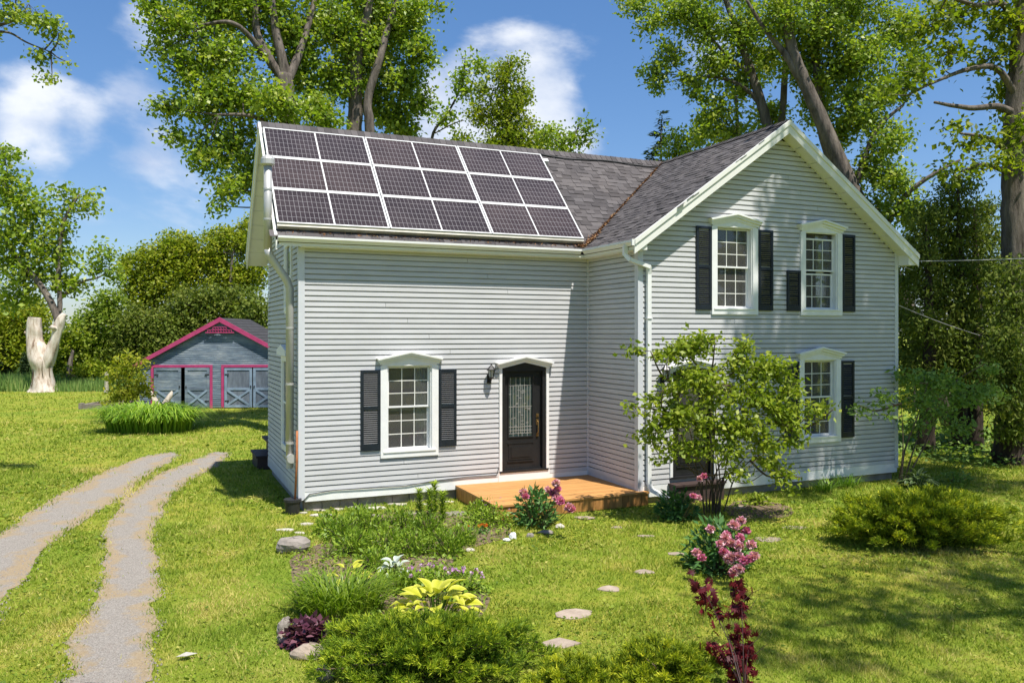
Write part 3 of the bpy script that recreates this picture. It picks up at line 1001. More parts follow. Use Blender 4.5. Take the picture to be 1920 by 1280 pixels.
def window(x0, z0, y, drop=0.0, label=None, curtain=None):
    cx = x0 + WW / 2
    c = MB()
    tw = 0.135
    c.box(x0, x0 + tw, y - 0.075, y, z0 + 0.12, z0 + WH - 0.08)
    c.box(x0 + WW - tw, x0 + WW, y - 0.075, y, z0 + 0.12, z0 + WH - 0.08)
    c.box(x0 + 0.0, x0 + WW, y - 0.077, y, z0, z0 + 0.119)
    c.box(x0 + 0.055, x0 + WW - 0.055, y - 0.093, y - 0.0775, z0 + 0.10, z0 + 0.128)
    c.slab([(x0 + 0.03, y - 0.070, z0 + WH - 0.082), (x0 + WW - 0.03, y - 0.070, z0 + WH - 0.082), (x0 + WW - 0.03, y - 0.070, z0 + WH - 0.03), (cx, y - 0.070, z0 + WH + 0.10), (x0 + 0.03, y - 0.070, z0 + WH - 0.03)], (0, 0.07, 0))
    # reveal
    c.box(x0 + tw, x0 + tw + 0.022, y - 0.045, y + 0.12, z0 + 0.12, z0 + WH - 0.08)
    c.box(x0 + WW - tw - 0.022, x0 + WW - tw, y - 0.045, y + 0.12, z0 + 0.12, z0 + WH - 0.08)
    c.box(x0 + tw + 0.022, x0 + WW - tw - 0.022, y - 0.045, y + 0.12, z0 + 0.1195, z0 + 0.14)
    c.box(x0 + tw + 0.022, x0 + WW - tw - 0.022, y - 0.045, y + 0.12, z0 + WH - 0.10, z0 + WH - 0.08)
    w = c.build('window', M['white'], house)
    if label: w['label'] = label
    pediment(w, cx, z0 + 2.06, WW / 2, y)
    gx0, gx1 = x0 + tw + 0.022, x0 + WW - tw - 0.022
    zb, zt = z0 + 0.14, z0 + WH - 0.10
    zm = z0 + 0.97
    def sash(a, c_, yy, nrow):
        s = MB()
        f = 0.035
        s.box(gx0, gx0 + f, yy, yy + 0.035, a, c_)
        s.box(gx1 - f, gx1, yy, yy + 0.035, a, c_)
        s.box(gx0 + f, gx1 - f, yy, yy + 0.035, a, a + f)
        s.box(gx0 + f, gx1 - f, yy, yy + 0.035, c_ - f, c_)
        s.build('sash', M['white'], w)
        ix0, ix1, iz0, iz1 = gx0 + f, gx1 - f, a + f, c_ - f
        g = MB()
        for k in (1, 2):
            xx = ix0 + (ix1 - ix0) * k / 3
            g.box(xx - 0.008, xx + 0.008, yy + 0.010, yy + 0.026, iz0, iz1)
        for k in range(1, nrow):
            zz = iz0 + (iz1 - iz0) * k / nrow
            g.box(ix0, ix1, yy + 0.012, yy + 0.024, zz - 0.008, zz + 0.008)
        g.build('muntin', M['cream'], w)
        pw, ph = (ix1 - ix0) / 3, (iz1 - iz0) / nrow
        for i in range(3):
            for j in range(nrow):
                p = MB()
                e = 0.0085
                p.box(0, pw - 2 * e, 0, 0.004, 0, ph - 2 * e)
                p.build('pane', M['glass'], w, (ix0 + i * pw + e, yy + 0.016, iz0 + j * ph + e))
    sash(zm - 0.015 - drop * 0.0, zt - drop, y + 0.035, 3)
    sash(zb, zm + 0.018 - drop * 0.8, y + 0.075, 3)
    if drop:
        MB().box(gx0, gx1, y + 0.08, y + 0.084, zt - drop, zt).build('pane', M['glass'], w)
    if curtain:
        cv = MB()
        a, c_ = curtain
        n = 26
        xs = [gx0 + (gx1 - gx0) * (a + (c_ - a) * i / n) for i in range(n + 1)]
        vs = []
        for i, x in enumerate(xs):
            yy = y + 0.15 + 0.018 * math.sin(i * 1.9) + 0.01 * math.sin(i * 0.7)
            vs += [(x, yy, zb - 0.05), (x, yy, zt + 0.05)]
        cv.add(vs, [(2 * i, 2 * i + 2, 2 * i + 3, 2 * i + 1) for i in range(n)])
        o = cv.build('curtain', M['curtain'], w, smooth=True)
    return w

window(*WIN[0], label='ground floor window of the long wall between louvred shutters', curtain=(0.70, 1.0))
window(*WIN[1], label='upper gable window next to the lit rake corner')
window(*WIN[2], drop=0.10, label='upper gable window with its top sash slipped down', curtain=(0.55, 0.78))
window(*WIN[3], label='ground floor window of the wing, half behind the shrub')

def side_window(y0, y1, z0, z1, lab):
    s = MB()
    s.box(-0.075, 0.0, y0, y0 + 0.1, z0, z1); s.box(-0.075, 0.0, y1 - 0.1, y1, z0, z1)
    s.box(-0.075, 0.0, y0 + 0.1, y1 - 0.1, z1 - 0.1, z1); s.box(-0.06, 0.0, y0 - 0.02, y1 + 0.02, z0 - 0.04, z0 - 0.001)
    s.box(-0.075, 0.0, y0 + 0.1, y1 - 0.1, z0, z0 + 0.1)
    w = s.build('window', M['white'], house)
    w['label'] = lab
    zm = (z0 + z1) / 2
    q = MB()
    q.box(-0.045, -0.015, y0 + 0.101, y0 + 0.15, z0 + 0.1, z1 - 0.1); q.box(-0.045, -0.015, y1 - 0.15, y1 - 0.101, z0 + 0.1, z1 - 0.1)
    q.box(-0.045, -0.015, y0 + 0.15, y1 - 0.15, zm - 0.02, zm + 0.02)
    q.build('sash', M['white'], w)
    for (a, c_) in ((z0 + 0.1, zm - 0.021), (zm + 0.021, z1 - 0.1)):
        p = MB(); p.box(-0.035, -0.031, y0 + 0.151, y1 - 0.151, a, c_)
        p.build('pane', M['glass'], w)
    return w
sw = side_window(*SW1, 'shaded ground floor window on the left end wall')
p = MB()
p.slab([(-0.16, SW1[0] - 0.06, SW1[3] + 0.02), (-0.16, SW1[1] + 0.06, SW1[3] + 0.02), (-0.16, SW1[1] + 0.03, SW1[3] + 0.13), (-0.16, (SW1[0] + SW1[1]) / 2, SW1[3] + 0.24), (-0.16, SW1[0] - 0.03, SW1[3] + 0.13)], (0.158, 0, 0))
p.build('pediment', M['white'], sw)
side_window(*SW2, 'small upper window on the left end wall behind the flue')

# the wooden disc standing inside the ground floor window
d = thing('wooden_disc', 'small round wooden board standing inside the ground floor window', 'ornament', (2.19, 0.30, 1.86))
b = MB(); b.tube([(0, 0.012, 0.10), (0, -0.012, 0.10)], 0.085, 20); b.build('disc', M['terracotta'], d)
b = MB(); b.box(-0.04, 0.04, -0.03, 0.03, -0.02, 0.012); b.build('stand', M['white'], d)
b = MB(); b.box(1.64, 2.52, 0.165, 0.42, 1.80, 1.839); b.box(1.70, 1.74, 0.20, 0.38, 0.42, 1.80); b.box(2.42, 2.46, 0.20, 0.38, 0.42, 1.80)
tag(b.build('window_shelf', M['white']), 'narrow white shelf seen inside the ground floor window', 'shelf')

# ---- shutters
def shutter(x0, x1, z0, z1, y, label, rails=(0.52,)):
    f = MB()
    st = 0.052
    f.box(x0, x0 + st, y - 0.080, y - 0.049, z0, z1)
    f.box(x1 - st, x1, y - 0.080, y - 0.049, z0, z1)
    f.box(x0 + st, x1 - st, y - 0.080, y - 0.049, z0, z0 + 0.115)
    f.box(x0 + st, x1 - st, y - 0.080, y - 0.049, z1 - 0.055, z1)
    for r in rails:
        zr = z0 + (z1 - z0) * r
        f.box(x0 + st, x1 - st, y - 0.080, y - 0.049, zr - 0.03, zr + 0.03)
    s = f.build('shutter', M['navy'], house)
    s['label'] = label
    lv = MB()
    z = z0 + 0.125
    while z < z1 - 0.075:
        if not any(abs(z + 0.012 - (z0 + (z1 - z0) * r)) < 0.045 for r in rails):
            lv.add([(x0 + st, y - 0.076, z), (x1 - st, y - 0.076, z), (x1 - st, y - 0.053, z + 0.026), (x0 + st, y - 0.053, z + 0.026),
                    (x0 + st, y - 0.076, z + 0.007), (x1 - st, y - 0.076, z + 0.007), (x1 - st, y - 0.053, z + 0.033), (x0 + st, y - 0.053, z + 0.033)],
                   [(0,1,2,3),(7,6,5,4),(0,4,5,1),(2,6,7,3)])
        z += 0.040
    lo = lv.build('louvre_panel', M['navy'], s)
    lo['kind'] = 'stuff'
    return s
shutter(1.112, 1.488, 1.075, 2.615, 0, 'louvred shutter on the near side of the ground floor window')
shutter(2.675, 3.045, 1.075, 2.60, 0, 'louvred shutter between the ground floor window and the lantern')
shutter(7.40, 7.77, 3.785, 5.46, -DW, 'louvred shutter of the upper window, next to the bright sunlit boards')
shutter(8.965, 9.345, 3.785, 5.46, -DW, 'full height louvred shutter between the two upper windows')
shutter(9.725, 10.09, 3.785, 4.645, -DW, 'broken half height shutter beside the slipped upper window', rails=())
shutter(11.28, 11.645, 3.785, 5.475, -DW, 'louvred shutter of the upper window, nearest the right corner')
shutter(9.67, 10.05, 1.035, 2.715, -DW, 'louvred shutter of the lower wing window, behind shrub leaves')
shutter(11.245, 11.62, 1.035, 2.715, -DW, 'louvred shutter of the lower wing window, clear of the shrub')

# ---- doors
def entrance(x0, x1, zt, z0, y, label, leaded, handle):
    cx = (x0 + x1) / 2
    c = MB()
    c.box(x0, x0 + 0.06, y - 0.072, y, z0 + 0.02, zt - 0.02)
    c.box(x1 - 0.06, x1, y - 0.072, y, z0 + 0.02, zt - 0.02)
    dr = c.build('door', M['white'], house)
    dr['label'] = label
    pediment(dr, cx, zt + 0.19, (x1 - x0) / 2, y)
    j = MB()
    a, e = x0 + 0.06, x1 - 0.06
    j.box(a, a + 0.075, y - 0.04, y + 0.13, z0 + 0.03, zt - 0.13)
    j.box(e - 0.075, e, y - 0.04, y + 0.13, z0 + 0.03, zt - 0.13)
    j.slab([(a, y - 0.04, zt - 0.129), (e, y - 0.04, zt - 0.129), (e, y - 0.04, zt - 0.05), (cx, y - 0.04, zt + 0.10), (a, y - 0.04, zt - 0.05)], (0, 0.17, 0))
    j.box(x0 + 0.01, x1 - 0.01, y - 0.075, y + 0.13, z0 - 0.012, z0 + 0.029)
    j.build('door_frame', M['black'], dr)
    # slab with its opening for the glass
    sx0, sx1, sz0, sz1 = a + 0.076, e - 0.076, z0 + 0.03, zt - 0.13
    yy = y + 0.05
    gx0, gx1 = sx0 + 0.12, sx1 - 0.20
    gz0, gz1 = sz0 + 0.68, sz1 - 0.13
    s = MB()
    for (q0, q1, r0, r1) in cells_around(sx0, sx1, sz0, sz1, [(gx0, gx1, gz0, gz1)]):
        s.box(q0, q1, yy, yy + 0.045, r0, r1)
    # raised panel and mouldings
    s.box(gx0, gx1, yy - 0.012, yy, sz0 + 0.20, sz0 + 0.52)
    s.box(gx0 + 0.05, gx1 - 0.05, yy - 0.022, yy - 0.0122, sz0 + 0.25, sz0 + 0.47)
    s.box(gx0 - 0.03, gx1 + 0.03, yy - 0.02, yy - 0.0005, sz0 + 0.53, sz0 + 0.555)
    s.box(gx0 - 0.03, gx1 + 0.03, yy - 0.02, yy - 0.0005, sz0 + 0.155, sz0 + 0.18)
    s.box(sx0, sx1, yy - 0.03, yy - 0.0005, sz0, sz0 + 0.03)
    fm = 0.022
    s.box(gx0 - fm, gx0, yy - 0.018, yy - 0.0006, gz0 - fm, gz1 + fm); s.box(gx1, gx1 + fm, yy - 0.018, yy - 0.0006, gz0 - fm, gz1 + fm)
    s.box(gx0, gx1, yy - 0.018, yy - 0.0006, gz0 - fm, gz0); s.box(gx0, gx1, yy - 0.018, yy - 0.0006, gz1, gz1 + fm)
    s.build('door_leaf', M['black'], dr)
    p = MB(); p.box(gx0, gx1, yy + 0.02, yy + 0.026, gz0, gz1)
    p.build('pane', M['leaded'] if leaded else M['glass'], dr)
    if leaded:
        k = MB()
        W_, H_ = gx1 - gx0, gz1 - gz0
        t_ = 0.0042
        for fx in (0.08, 0.2, 0.32, 0.42, 0.5, 0.58, 0.68, 0.8, 0.92):
            lo, hi = (0.0, 0.86) if fx in (0.2, 0.42, 0.58, 0.8) else (0.06, 1.0)
            k.box(gx0 + fx * W_ - t_, gx0 + fx * W_ + t_, yy + 0.012, yy + 0.019, gz0 + lo * H_, gz0 + hi * H_)
        for fz in (0.05, 0.1, 0.16, 0.5, 0.86):
            k.box(gx0, gx1, yy + 0.0125, yy + 0.0185, gz0 + fz * H_ - t_, gz0 + fz * H_ + t_)
        rr = random.Random(3)
        for i in range(26):
            fx, fz = rr.random() * 0.85, 0.16 + rr.random() * 0.66
            k.box(gx0 + fx * W_, gx0 + (fx + 0.1) * W_, yy + 0.013, yy + 0.018, gz0 + fz * H_ - t_, gz0 + fz * H_ + t_)
        o = k.build('lead_strips', M['steel'], dr)
        o['kind'] = 'stuff'
    if handle:
        h = MB()
        hx = sx1 - 0.085
        h.box(hx - 0.028, hx + 0.028, yy - 0.02, yy - 0.001, sz0 + 1.06, sz0 + 1.14)
        h.box(hx - 0.028, hx + 0.028, yy - 0.015, yy - 0.001, sz0 + 0.90, sz0 + 1.03)
        h.box(hx - 0.025, hx + 0.025, yy - 0.018, yy - 0.001, sz0 + 0.66, sz0 + 0.73)
        h.tube([(hx, yy - 0.01, sz0 + 0.98), (hx, yy - 0.06, sz0 + 0.96), (hx, yy - 0.065, sz0 + 0.85), (hx, yy - 0.05, sz0 + 0.74), (hx, yy - 0.01, sz0 + 0.70)], 0.011, 8)
        h.tube([(hx, yy - 0.02, sz0 + 1.10), (hx, yy - 0.04, sz0 + 1.10)], 0.018, 10)
        h.build('door_handle', M['brass'], dr)
    return dr
entrance(DOOR1[0], DOOR1[1], DOOR1[3], DOOR1[2], 0.0, 'black front door with leaded glass above the wooden deck', True, True)
d2 = entrance(DOOR2[0], DOOR2[1], DOOR2[3], DOOR2[2], -DW, 'dark glazed door of the wing behind the shrub', False, False)
b = MB(); b.box(DOOR2[0] - 0.02, DOOR2[1] + 0.0, -DW - 0.30, -DW - 0.06, -0.05, 0.34); b.box(DOOR2[0] - 0.05, DOOR2[1] + 0.03, -DW - 0.34, -DW - 0.06, 0.341, 0.38)
tag(b.build('door_step', M['brownwood']), 'dark wooden step below the wing door, behind the shrub stems', 'step')

# ---- roof
roof = MB()
PW = [(-RAKE_L, -OV, ZE), (L1 - OV, -OV, ZE), (XR, YR, ZR), (-RAKE_L, YR, ZR)]
TH = -0.13
roof.slab(PW, (0, 0, TH))
roof.slab([(-RAKE_L, YR + 0.001, ZR), (XR, YR + 0.001, ZR), (L1 - OV, DH + OV, ZE), (-RAKE_L, DH + OV, ZE)], (0, 0, TH))
YF = -DW - RAKE_F
roof.slab([(L1 - OV, YF, ZE), (XR, YF, ZR), (XR, YR, ZR), (L1 - OV, -OV, ZE)], (0, 0, TH))
roof.slab([(XR + 0.001, YF, ZR), (L2 + OV, YF, ZE), (L2 + OV, WB + 0.3, ZE), (XR + 0.001, WB + 0.3, ZR)], (0, 0, TH))
roof.slab([(XR, YR + 0.01, ZR), (L1 - OV, DH + OV, ZE), (L1 - OV, WB + 0.3, ZE), (XR, WB + 0.3, ZR)], (0, 0, TH))
roof_o = roof.build('roof', M['shingle_low'], house)

# shingles
sh_v = [(0,0,0),(1,0,0),(1,1,0),(0,1,0),(0,0,1),(1,0,1),(1,1,0.25),(0,1,0.25)]
sh_f = [(0,3,2,1),(4,5,6,7),(0,1,5,4),(1,2,6,5),(2,3,7,6),(3,0,4,7)]
shingle_mesh = bpy.data.meshes.new('shingle')
shingle_mesh.from_pydata(sh_v, [], sh_f)
shingle_mesh.materials.append(M['shingle'])
shingle_mesh.update()
rs = random.Random(11)
SH = []   # matrix per shingle
def lay(origin, udir, vdir, ulen, vlen, inside):
    U, Vv = Vector(udir).normalized(), Vector(vdir).normalized()
    Nn = U.cross(Vv).normalized()
    if Nn.z < 0:
        Nn = -Nn
    ex = 0.143
    for j in range(int(vlen / ex) + 1):
        u = -0.3 * rs.random()
        hi = rs.random() < 0.5
        while u < ulen:
            w = 0.12 + 0.18 * rs.random()
            c = Vector(origin) + U * (u + w / 2) + Vv * (j * ex + 0.07)
            if inside(c):
                th = 0.016 if hi else 0.007
                lift = 0.002 + (0.0 if hi else 0.0)
                p = Vector(origin) + U * u + Vv * (j * ex - 0.012) + Nn * lift
                m = Matrix.Identity(4)
                for r_ in range(3):
                    m[r_][0], m[r_][1], m[r_][2], m[r_][3] = U[r_] * w * 0.985, Vv[r_] * (ex + 0.04), Nn[r_] * (th + 0.002 * rs.random()), p[r_]
                SH.append((( c - Vector(cam.location)).length, m))
            u += w
            hi = not hi if rs.random() < 0.85 else hi
# long slope: what the panels leave open
def in_long(c):
    if c.z > ZR - 0.02 or c.x < -RAKE_L or c.z < ZE: return False
    xv = (L1 - OV) + (c.z - ZE) / S2
    if c.x > xv - 0.02: return False
    return c.x > 5.80 or c.z < ZE + 0.33 or c.z > ZR - 0.30
lay((-RAKE_L, -OV - 0.03, ZE - 0.03 * S1), (1, 0, 0), (0, 1, S1), XR + 0.6, math.hypot(YR + OV, ZR - ZE), in_long)
def in_wing(c):
    if c.z > ZR - 0.02 or c.y < YF + 0.0: return False
    yv = -OV + (c.z - ZE) / S1
    return c.y < yv - 0.02
lay((L1 - OV - 0.03, YR + 0.2, ZE - 0.03 * S2), (0, -1, 0), (1, 0, S2), YR + 0.2 - YF, math.hypot(XR - L1 + OV, ZR - ZE), in_wing)
SH.sort(key=lambda t: t[0])
for d_, m in SH[:290]:
    o = bpy.data.objects.new('shingle', shingle_mesh)
    link(o, roof_o)
    o.matrix_local = m
rest = MB()
for d_, m in SH[290:]:
    rest.add([m @ Vector(v) for v in sh_v], sh_f)
o = rest.build('shingles', M['shingle'], roof_o)
o['kind'] = 'stuff'
# ridge caps
cap = MB()
x = -RAKE_L
while x < XR - 0.1:
    z = ZR + 0.012 + 0.004 * rs.random()
    w = 0.14
    cap.add([(x, YR, z + 0.03), (x + 0.17, YR, z + 0.018), (x, YR - w, z + 0.03 - w * S1), (x + 0.17, YR - w, z + 0.012 - w * S1), (x, YR + w, z + 0.03 - w * S1), (x + 0.17, YR + w, z + 0.012 - w * S1),
             (x, YR, z + 0.01), (x, YR - w, z - w * S1), (x, YR + w, z - w * S1)],
            [(0, 2, 3, 1), (0, 1, 5, 4), (6, 7, 2, 0), (0, 4, 8, 6)])
    x += 0.145
y = YF
while y < WB:
    z = ZR + 0.012 + 0.004 * rs.random()
    w = 0.14
    cap.add([(XR, y, z + 0.03), (XR, y + 0.17, z + 0.018), (XR - w, y, z + 0.03 - w * S2), (XR - w, y + 0.17, z + 0.012 - w * S2), (XR + w, y, z + 0.03 - w * S2), (XR + w, y + 0.17, z + 0.012 - w * S2)],
            [(0, 1, 3, 2), (0, 4, 5, 1)])
    y += 0.145
o = cap.build('ridge_caps', M['shingle'], roof_o)
o['kind'] = 'stuff'

# fascia, rakes, soffits
b = MB()
b.box(-RAKE_L + 0.03, L1 - OV + 0.02, -OV + 0.004, -OV + 0.03, ZS, ZE - 0.02)
b.box(L1 - OV + 0.004, L1 - OV + 0.03, YF + 0.03, -OV + 0.003, ZS, ZE - 0.02)
b.build('fascia', M['cream'], house)
b = MB()
b.box(-0.03, L1 - OV + 0.03, -OV + 0.031, -0.001, ZS - 0.02, ZS)
b.box(L1 - OV + 0.031, L1 - 0.001, YF + 0.06, -0.032, ZS - 0.02, ZS)
b.build('soffit', M['cream'], house)
def rake_board(p0, p1, yd, name='rake_board'):
    b = MB()
    b.slab([(p0[0], p0[1], p0[2] + 0.015), (p1[0], p1[1], p1[2] + 0.015), (p1[0], p1[1], p1[2] - 0.25), (p0[0], p0[1], p0[2] - 0.25)], yd)
    yd2 = tuple(v * 1.9 for v in yd)
    b.slab([(p0[0], p0[1], p0[2] + 0.02), (p1[0], p1[1], p1[2] + 0.02), (p1[0], p1[1], p1[2] - 0.075), (p0[0], p0[1], p0[2] - 0.075)], yd2)
    return b.build(name, M['cream'], house)
rake_board((L1 - OV - 0.05, YF - 0.002, ZE - 0.035), (XR, YF - 0.002, ZR), (0, -0.028, 0))
rake_board((XR + 0.0, YF - 0.004, ZR), (L2 + OV + 0.05, YF - 0.004, ZE - 0.035), (0, -0.028, 0))
rake_board((-RAKE_L - 0.002, -OV - 0.02, ZE - 0.02), (-RAKE_L - 0.002, YR, ZR), (-0.028, 0, 0))
rake_board((-RAKE_L - 0.004, YR, ZR), (-RAKE_L - 0.004, DH + OV + 0.02, ZE - 0.02), (-0.028, 0, 0))
def soffit_strip(p0, p1, q1, q0, n):
    """sloping soffit laid in panels"""
    p0, p1, q0, q1 = map(Vector, (p0, p1, q0, q1))
    for i in range(n):
        t0, t1 = i / n + 0.002, (i + 1) / n - 0.002
        b = MB()
        b.slab([p0.lerp(p1, t0), p0.lerp(p1, t1), q0.lerp(q1, t1), q0.lerp(q1, t0)], (0, 0, -0.012))
        o = b.build('soffit_panel', M['cream'], SOFF)
SOFF = MB().box(XR - 0.02, XR + 0.02, -DW - 0.1, -DW - 0.02, ZR - 0.3, ZR - 0.24).build('soffit', M['cream'], house)
zo = TH - 0.055
soffit_strip((XR, YF, ZR + zo), (L2 + OV, YF, ZE + zo), (L2 + OV, -DW - 0.02, ZE + zo), (XR, -DW - 0.02, ZR + zo), 9)
soffit_strip((L1 - OV, YF, ZE + zo), (XR, YF, ZR + zo), (XR, -DW - 0.02, ZR + zo), (L1 - OV, -DW - 0.02, ZE + zo), 9)
soffit_strip((-RAKE_L, YR, ZR + zo), (-RAKE_L, DH + OV, ZE + zo), (-0.02, DH + OV, ZE + zo), (-0.02, YR, ZR + zo), 9)
soffit_strip((-RAKE_L, -OV, ZE + zo), (-RAKE_L, YR, ZR + zo), (-0.02, YR, ZR + zo), (-0.02, -OV, ZE + zo), 9)
# eave returns that close the boxed corners
b = MB()
b.slab([(L2 + 0.03, YF + 0.0, ZE + 0.0), (L2 + OV + 0.02, YF, ZE - 0.19), (L2 + OV + 0.02, YF, ZE - 0.255), (L2 + 0.03, YF, ZE - 0.255)], (0, RAKE_F - 0.03, 0))
b.build('eave_return', M['cream'], house)
b = MB()
b.slab([(L1 - OV - 0.02, YF, ZE - 0.2), (L1 - 0.02, YF, ZE - 0.02), (L1 - 0.02, YF, ZS - 0.02), (L1 - OV - 0.02, YF, ZS - 0.02)], (0, 0.028, 0))
b.build('eave_return', M['cream'], house)

# gutters
def gutter(path_a, path_b, out):
    """K profile swept from a to b; out is the outward unit vector"""
    prof = [(0, 0), (0.045, 0.0), (0.06, 0.025), (0.085, 0.05), (0.10, 0.06), (0.10, 0.10), (0.093, 0.10), (0.093, 0.07), (0.012, 0.02), (0.008, 0.10), (0, 0.10)]
    b = MB()
    A, B_, O = Vector(path_a), Vector(path_b), Vector(out)
    vs = [A + O * p[0] + Vector((0, 0, p[1])) for p in prof] + [B_ + O * p[0] + Vector((0, 0, p[1])) for p in prof]
    n = len(prof)
    b.add(vs, [(i, (i + 1) % n, (i + 1) % n + n, i + n) for i in range(n)] + [tuple(range(n - 1, -1, -1)), tuple(range(n, 2 * n))])
    return b.build('gutter', M['gutter'], house)
gutter((-RAKE_L, -OV - 0.002, ZE - 0.12), (L1 - OV - 0.10, -OV - 0.002, ZE - 0.12), (0, -1, 0))
gutter((L1 - OV - 0.002, -OV - 0.10, ZE - 0.12), (L1 - OV - 0.002, YF + 0.0, ZE - 0.12), (-1, 0, 0))
gutter((L2 + OV + 0.002, YF, ZE - 0.13), (L2 + OV + 0.002, WB, ZE - 0.13), (1, 0, 0))
b = MB(); b.box(L1 - OV - 0.11, L1 - OV - 0.001, YF - 0.035, YF - 0.0, ZE - 0.13, ZE - 0.01)
b.build('gutter_end', M['gutter'], house)
# downspout: square pipe with two bends and a foot running out over the grass
def sq_pipe(pts, w):
    b = MB()
    for p, q in zip(pts[:-1], pts[1:]):
        p, q = Vector(p), Vector(q)
        d = (q - p).normalized()
        b.beam(p - d * w * 0.18, q + d * w * 0.18, w, w * 0.8, (0, -1, 0) if abs(d.z) > 0.9 else (0, 0, 1))
    return b
yd = -DW - 0.10
xd = L1 + 0.16
dp = sq_pipe([(L1 - OV - 0.055, YF + 0.30, ZE - 0.12), (L1 - OV - 0.055, YF + 0.30, ZE - 0.27), (L1 - OV - 0.0, YF + 0.2, ZE - 0.38), (xd - 0.02, yd - 0.03, ZE - 0.50), (xd, yd, ZE - 0.64), (xd, yd, 0.42), (xd + 0.03, yd - 0.05, 0.30), (xd + 0.34, yd - 0.62, 0.06)], 0.085).build('downspout', M['gutter'], house)
b = MB()
for z in (3.6, 1.9):
    b.box(xd - 0.06, xd + 0.06, -DW - 0.15, -DW - 0.04, z, z + 0.02)
b.build('strap', M['gutter'], dp)

# ---- metal flue on the end wall
XP, YP = -0.58, 0.10
XQ, YQ = -0.17, 0.20
fl = MB()
fl.tube([(XP, YP, 6.42), (XP, YP, 4.86)], 0.073, 16)
fl.tube([(XP, YP, 4.88), (XP + 0.03, YP + 0.01, 4.76), (XQ - 0.05, YQ - 0.01, 4.30), (XQ, YQ, 4.16), (XQ, YQ, 1.02)], 0.073, 16)
flue = fl.build('stove_pipe', M['steel'], house, smooth=True)
flue['label'] = 'galvanised metal stove pipe on the left end wall'
b = MB(); b.tube([(XP, YP, 6.40), (XP, YP, 6.43), (XP, YP, 6.52), (XP, YP, 6.56), (XP, YP, 6.61)], [0.09, 0.125, 0.125, 0.10, 0.03], 16)
b.build('flue_cap', M['steel'], flue)
b = MB()
for (px_, py_, z) in ((XP, YP, 5.95), (XP, YP, 5.40), (XQ, YQ, 3.4), (XQ, YQ, 2.35), (XQ, YQ, 1.25)):
    b.tube([(px_, py_, z), (px_, py_, z + 0.035)], 0.08, 16)
b.tube([(-0.485, 0.55, 5.97), (XP + 0.05, YP + 0.04, 5.97)], 0.012, 6)
b.tube([(-0.485, 0.02, 5.42), (XP + 0.05, YP, 5.42)], 0.012, 6)
b.box(XQ, -0.02, YQ - 0.015, YQ + 0.015, 3.405, 3.43); b.box(XQ, -0.02, YQ - 0.015, YQ + 0.015, 2.355, 2.38)
b.build('bracket', M['steel'], flue)
b = MB(); b.tube([(XQ, YQ - 0.20, 1.0), (XQ, YQ + 0.22, 1.0)], 0.073, 14); b.tube([(XQ, YQ, 1.05), (XQ, YQ, 0.80)], 0.066, 14)
b.tube([(XQ, YQ - 0.23, 1.0), (XQ, YQ - 0.19, 1.0)], 0.083, 14); b.tube([(XQ, YQ + 0.21, 1.0), (XQ, YQ + 0.25, 1.0)], 0.083, 14)
b.build('cleanout_tee', M['steel'], flue, smooth=False)

# ---- solar panels on the long slope
Uv = Vector((1, 0, 0)); Vv = Vector((0, 1, S1)).normalized(); Nv = Uv.cross(Vv).normalized()
PWD, PHT = 2.092, 1.012
def panel_mesh():
    me = bpy.data.meshes.new('cell_sheet')
    e = 0.030
    half = (PWD - 3 * e) / 2
    vs, fs, uvs = [], [], []
    for k in range(2):
        x0 = e + k * (half + e)
        n = len(vs)
        vs += [(x0, e, 0.031), (x0 + half, e, 0.031), (x0 + half, PHT - e, 0.031), (x0, PHT - e, 0.031)]
        fs.append((n, n + 1, n + 2, n + 3))
        uvs += [(0, 0), (12, 0), (12, 6), (0, 6)]
    me.from_pydata(vs, [], fs)
    ul = me.uv_layers.new(name='UVMap')
    for i, u in enumerate(uvs):
        ul.data[i].uv = u
    me.materials.append(M['cells'])
    me.update()
    f = MB()
    f.box(0, PWD, 0, e, 0, 0.038); f.box(0, PWD, PHT - e, PHT, 0, 0.038)
    f.box(0, e, e, PHT - e, 0, 0.038); f.box(PWD - e, PWD, e, PHT - e, 0, 0.038)
    f.box((PWD - e * 0.8) / 2, (PWD + e * 0.8) / 2, e, PHT - e, 0.0, 0.033)
    f.box(e, (PWD - e * 0.8) / 2, e, PHT - e, 0.0, 0.028)
    f.box((PWD + e * 0.8) / 2, PWD - e, e, PHT - e, 0.0, 0.028)
    return me, f
cell_me, fr = panel_mesh()
frame_src = None
ROWN = ('bottom', 'middle', 'top')
COLN = ('first column from the flue', 'centre column', 'column next to the bare shingles')
base = Vector((-0.46, -OV, ZE)) + Vv * 0.185 + Nv * 0.10
for r_ in range(3):
    for c_ in range(3):
        p = base + Uv * (c_ * (PWD + 0.018)) + Vv * (r_ * (PHT + 0.016))
        e = thing('solar_panel', 'solar panel on the roof, %s row, %s' % (ROWN[r_], COLN[c_]), 'solar panel', p, 0, 'solar panels on the long roof slope')
        m = Matrix.Identity(4)
        for k in range(3):
            m[k][0], m[k][1], m[k][2], m[k][3] = Uv[k], Vv[k], Nv[k], p[k]
        e.matrix_world = m
        if frame_src is None:
            frame_src = fr.build('panel_frame', M['panelframe'], e).data
        else:
            inst(frame_src, 'panel_frame', e)
        inst(cell_me, 'cell_sheet', e)
b = MB()
for v in (-0.035, 0.25, 0.8, 1.27, 1.82, 2.28, 2.84):
    p = base + Vv * v - Nv * 0.03
    b.beam(p + Uv * 0.0, p + Uv * 6.31, 0.05, 0.055 if v > 0 else 0.07, Nv)
for x_ in (0.15, 1.6, 3.1, 4.6, 6.1):
    for v in (0.25, 1.27, 2.28):
        p = base + Uv * x_ + Vv * v
        b.beam(p - Nv * 0.105, p - Nv * 0.05, 0.05, 0.05, (1, 0, 0))
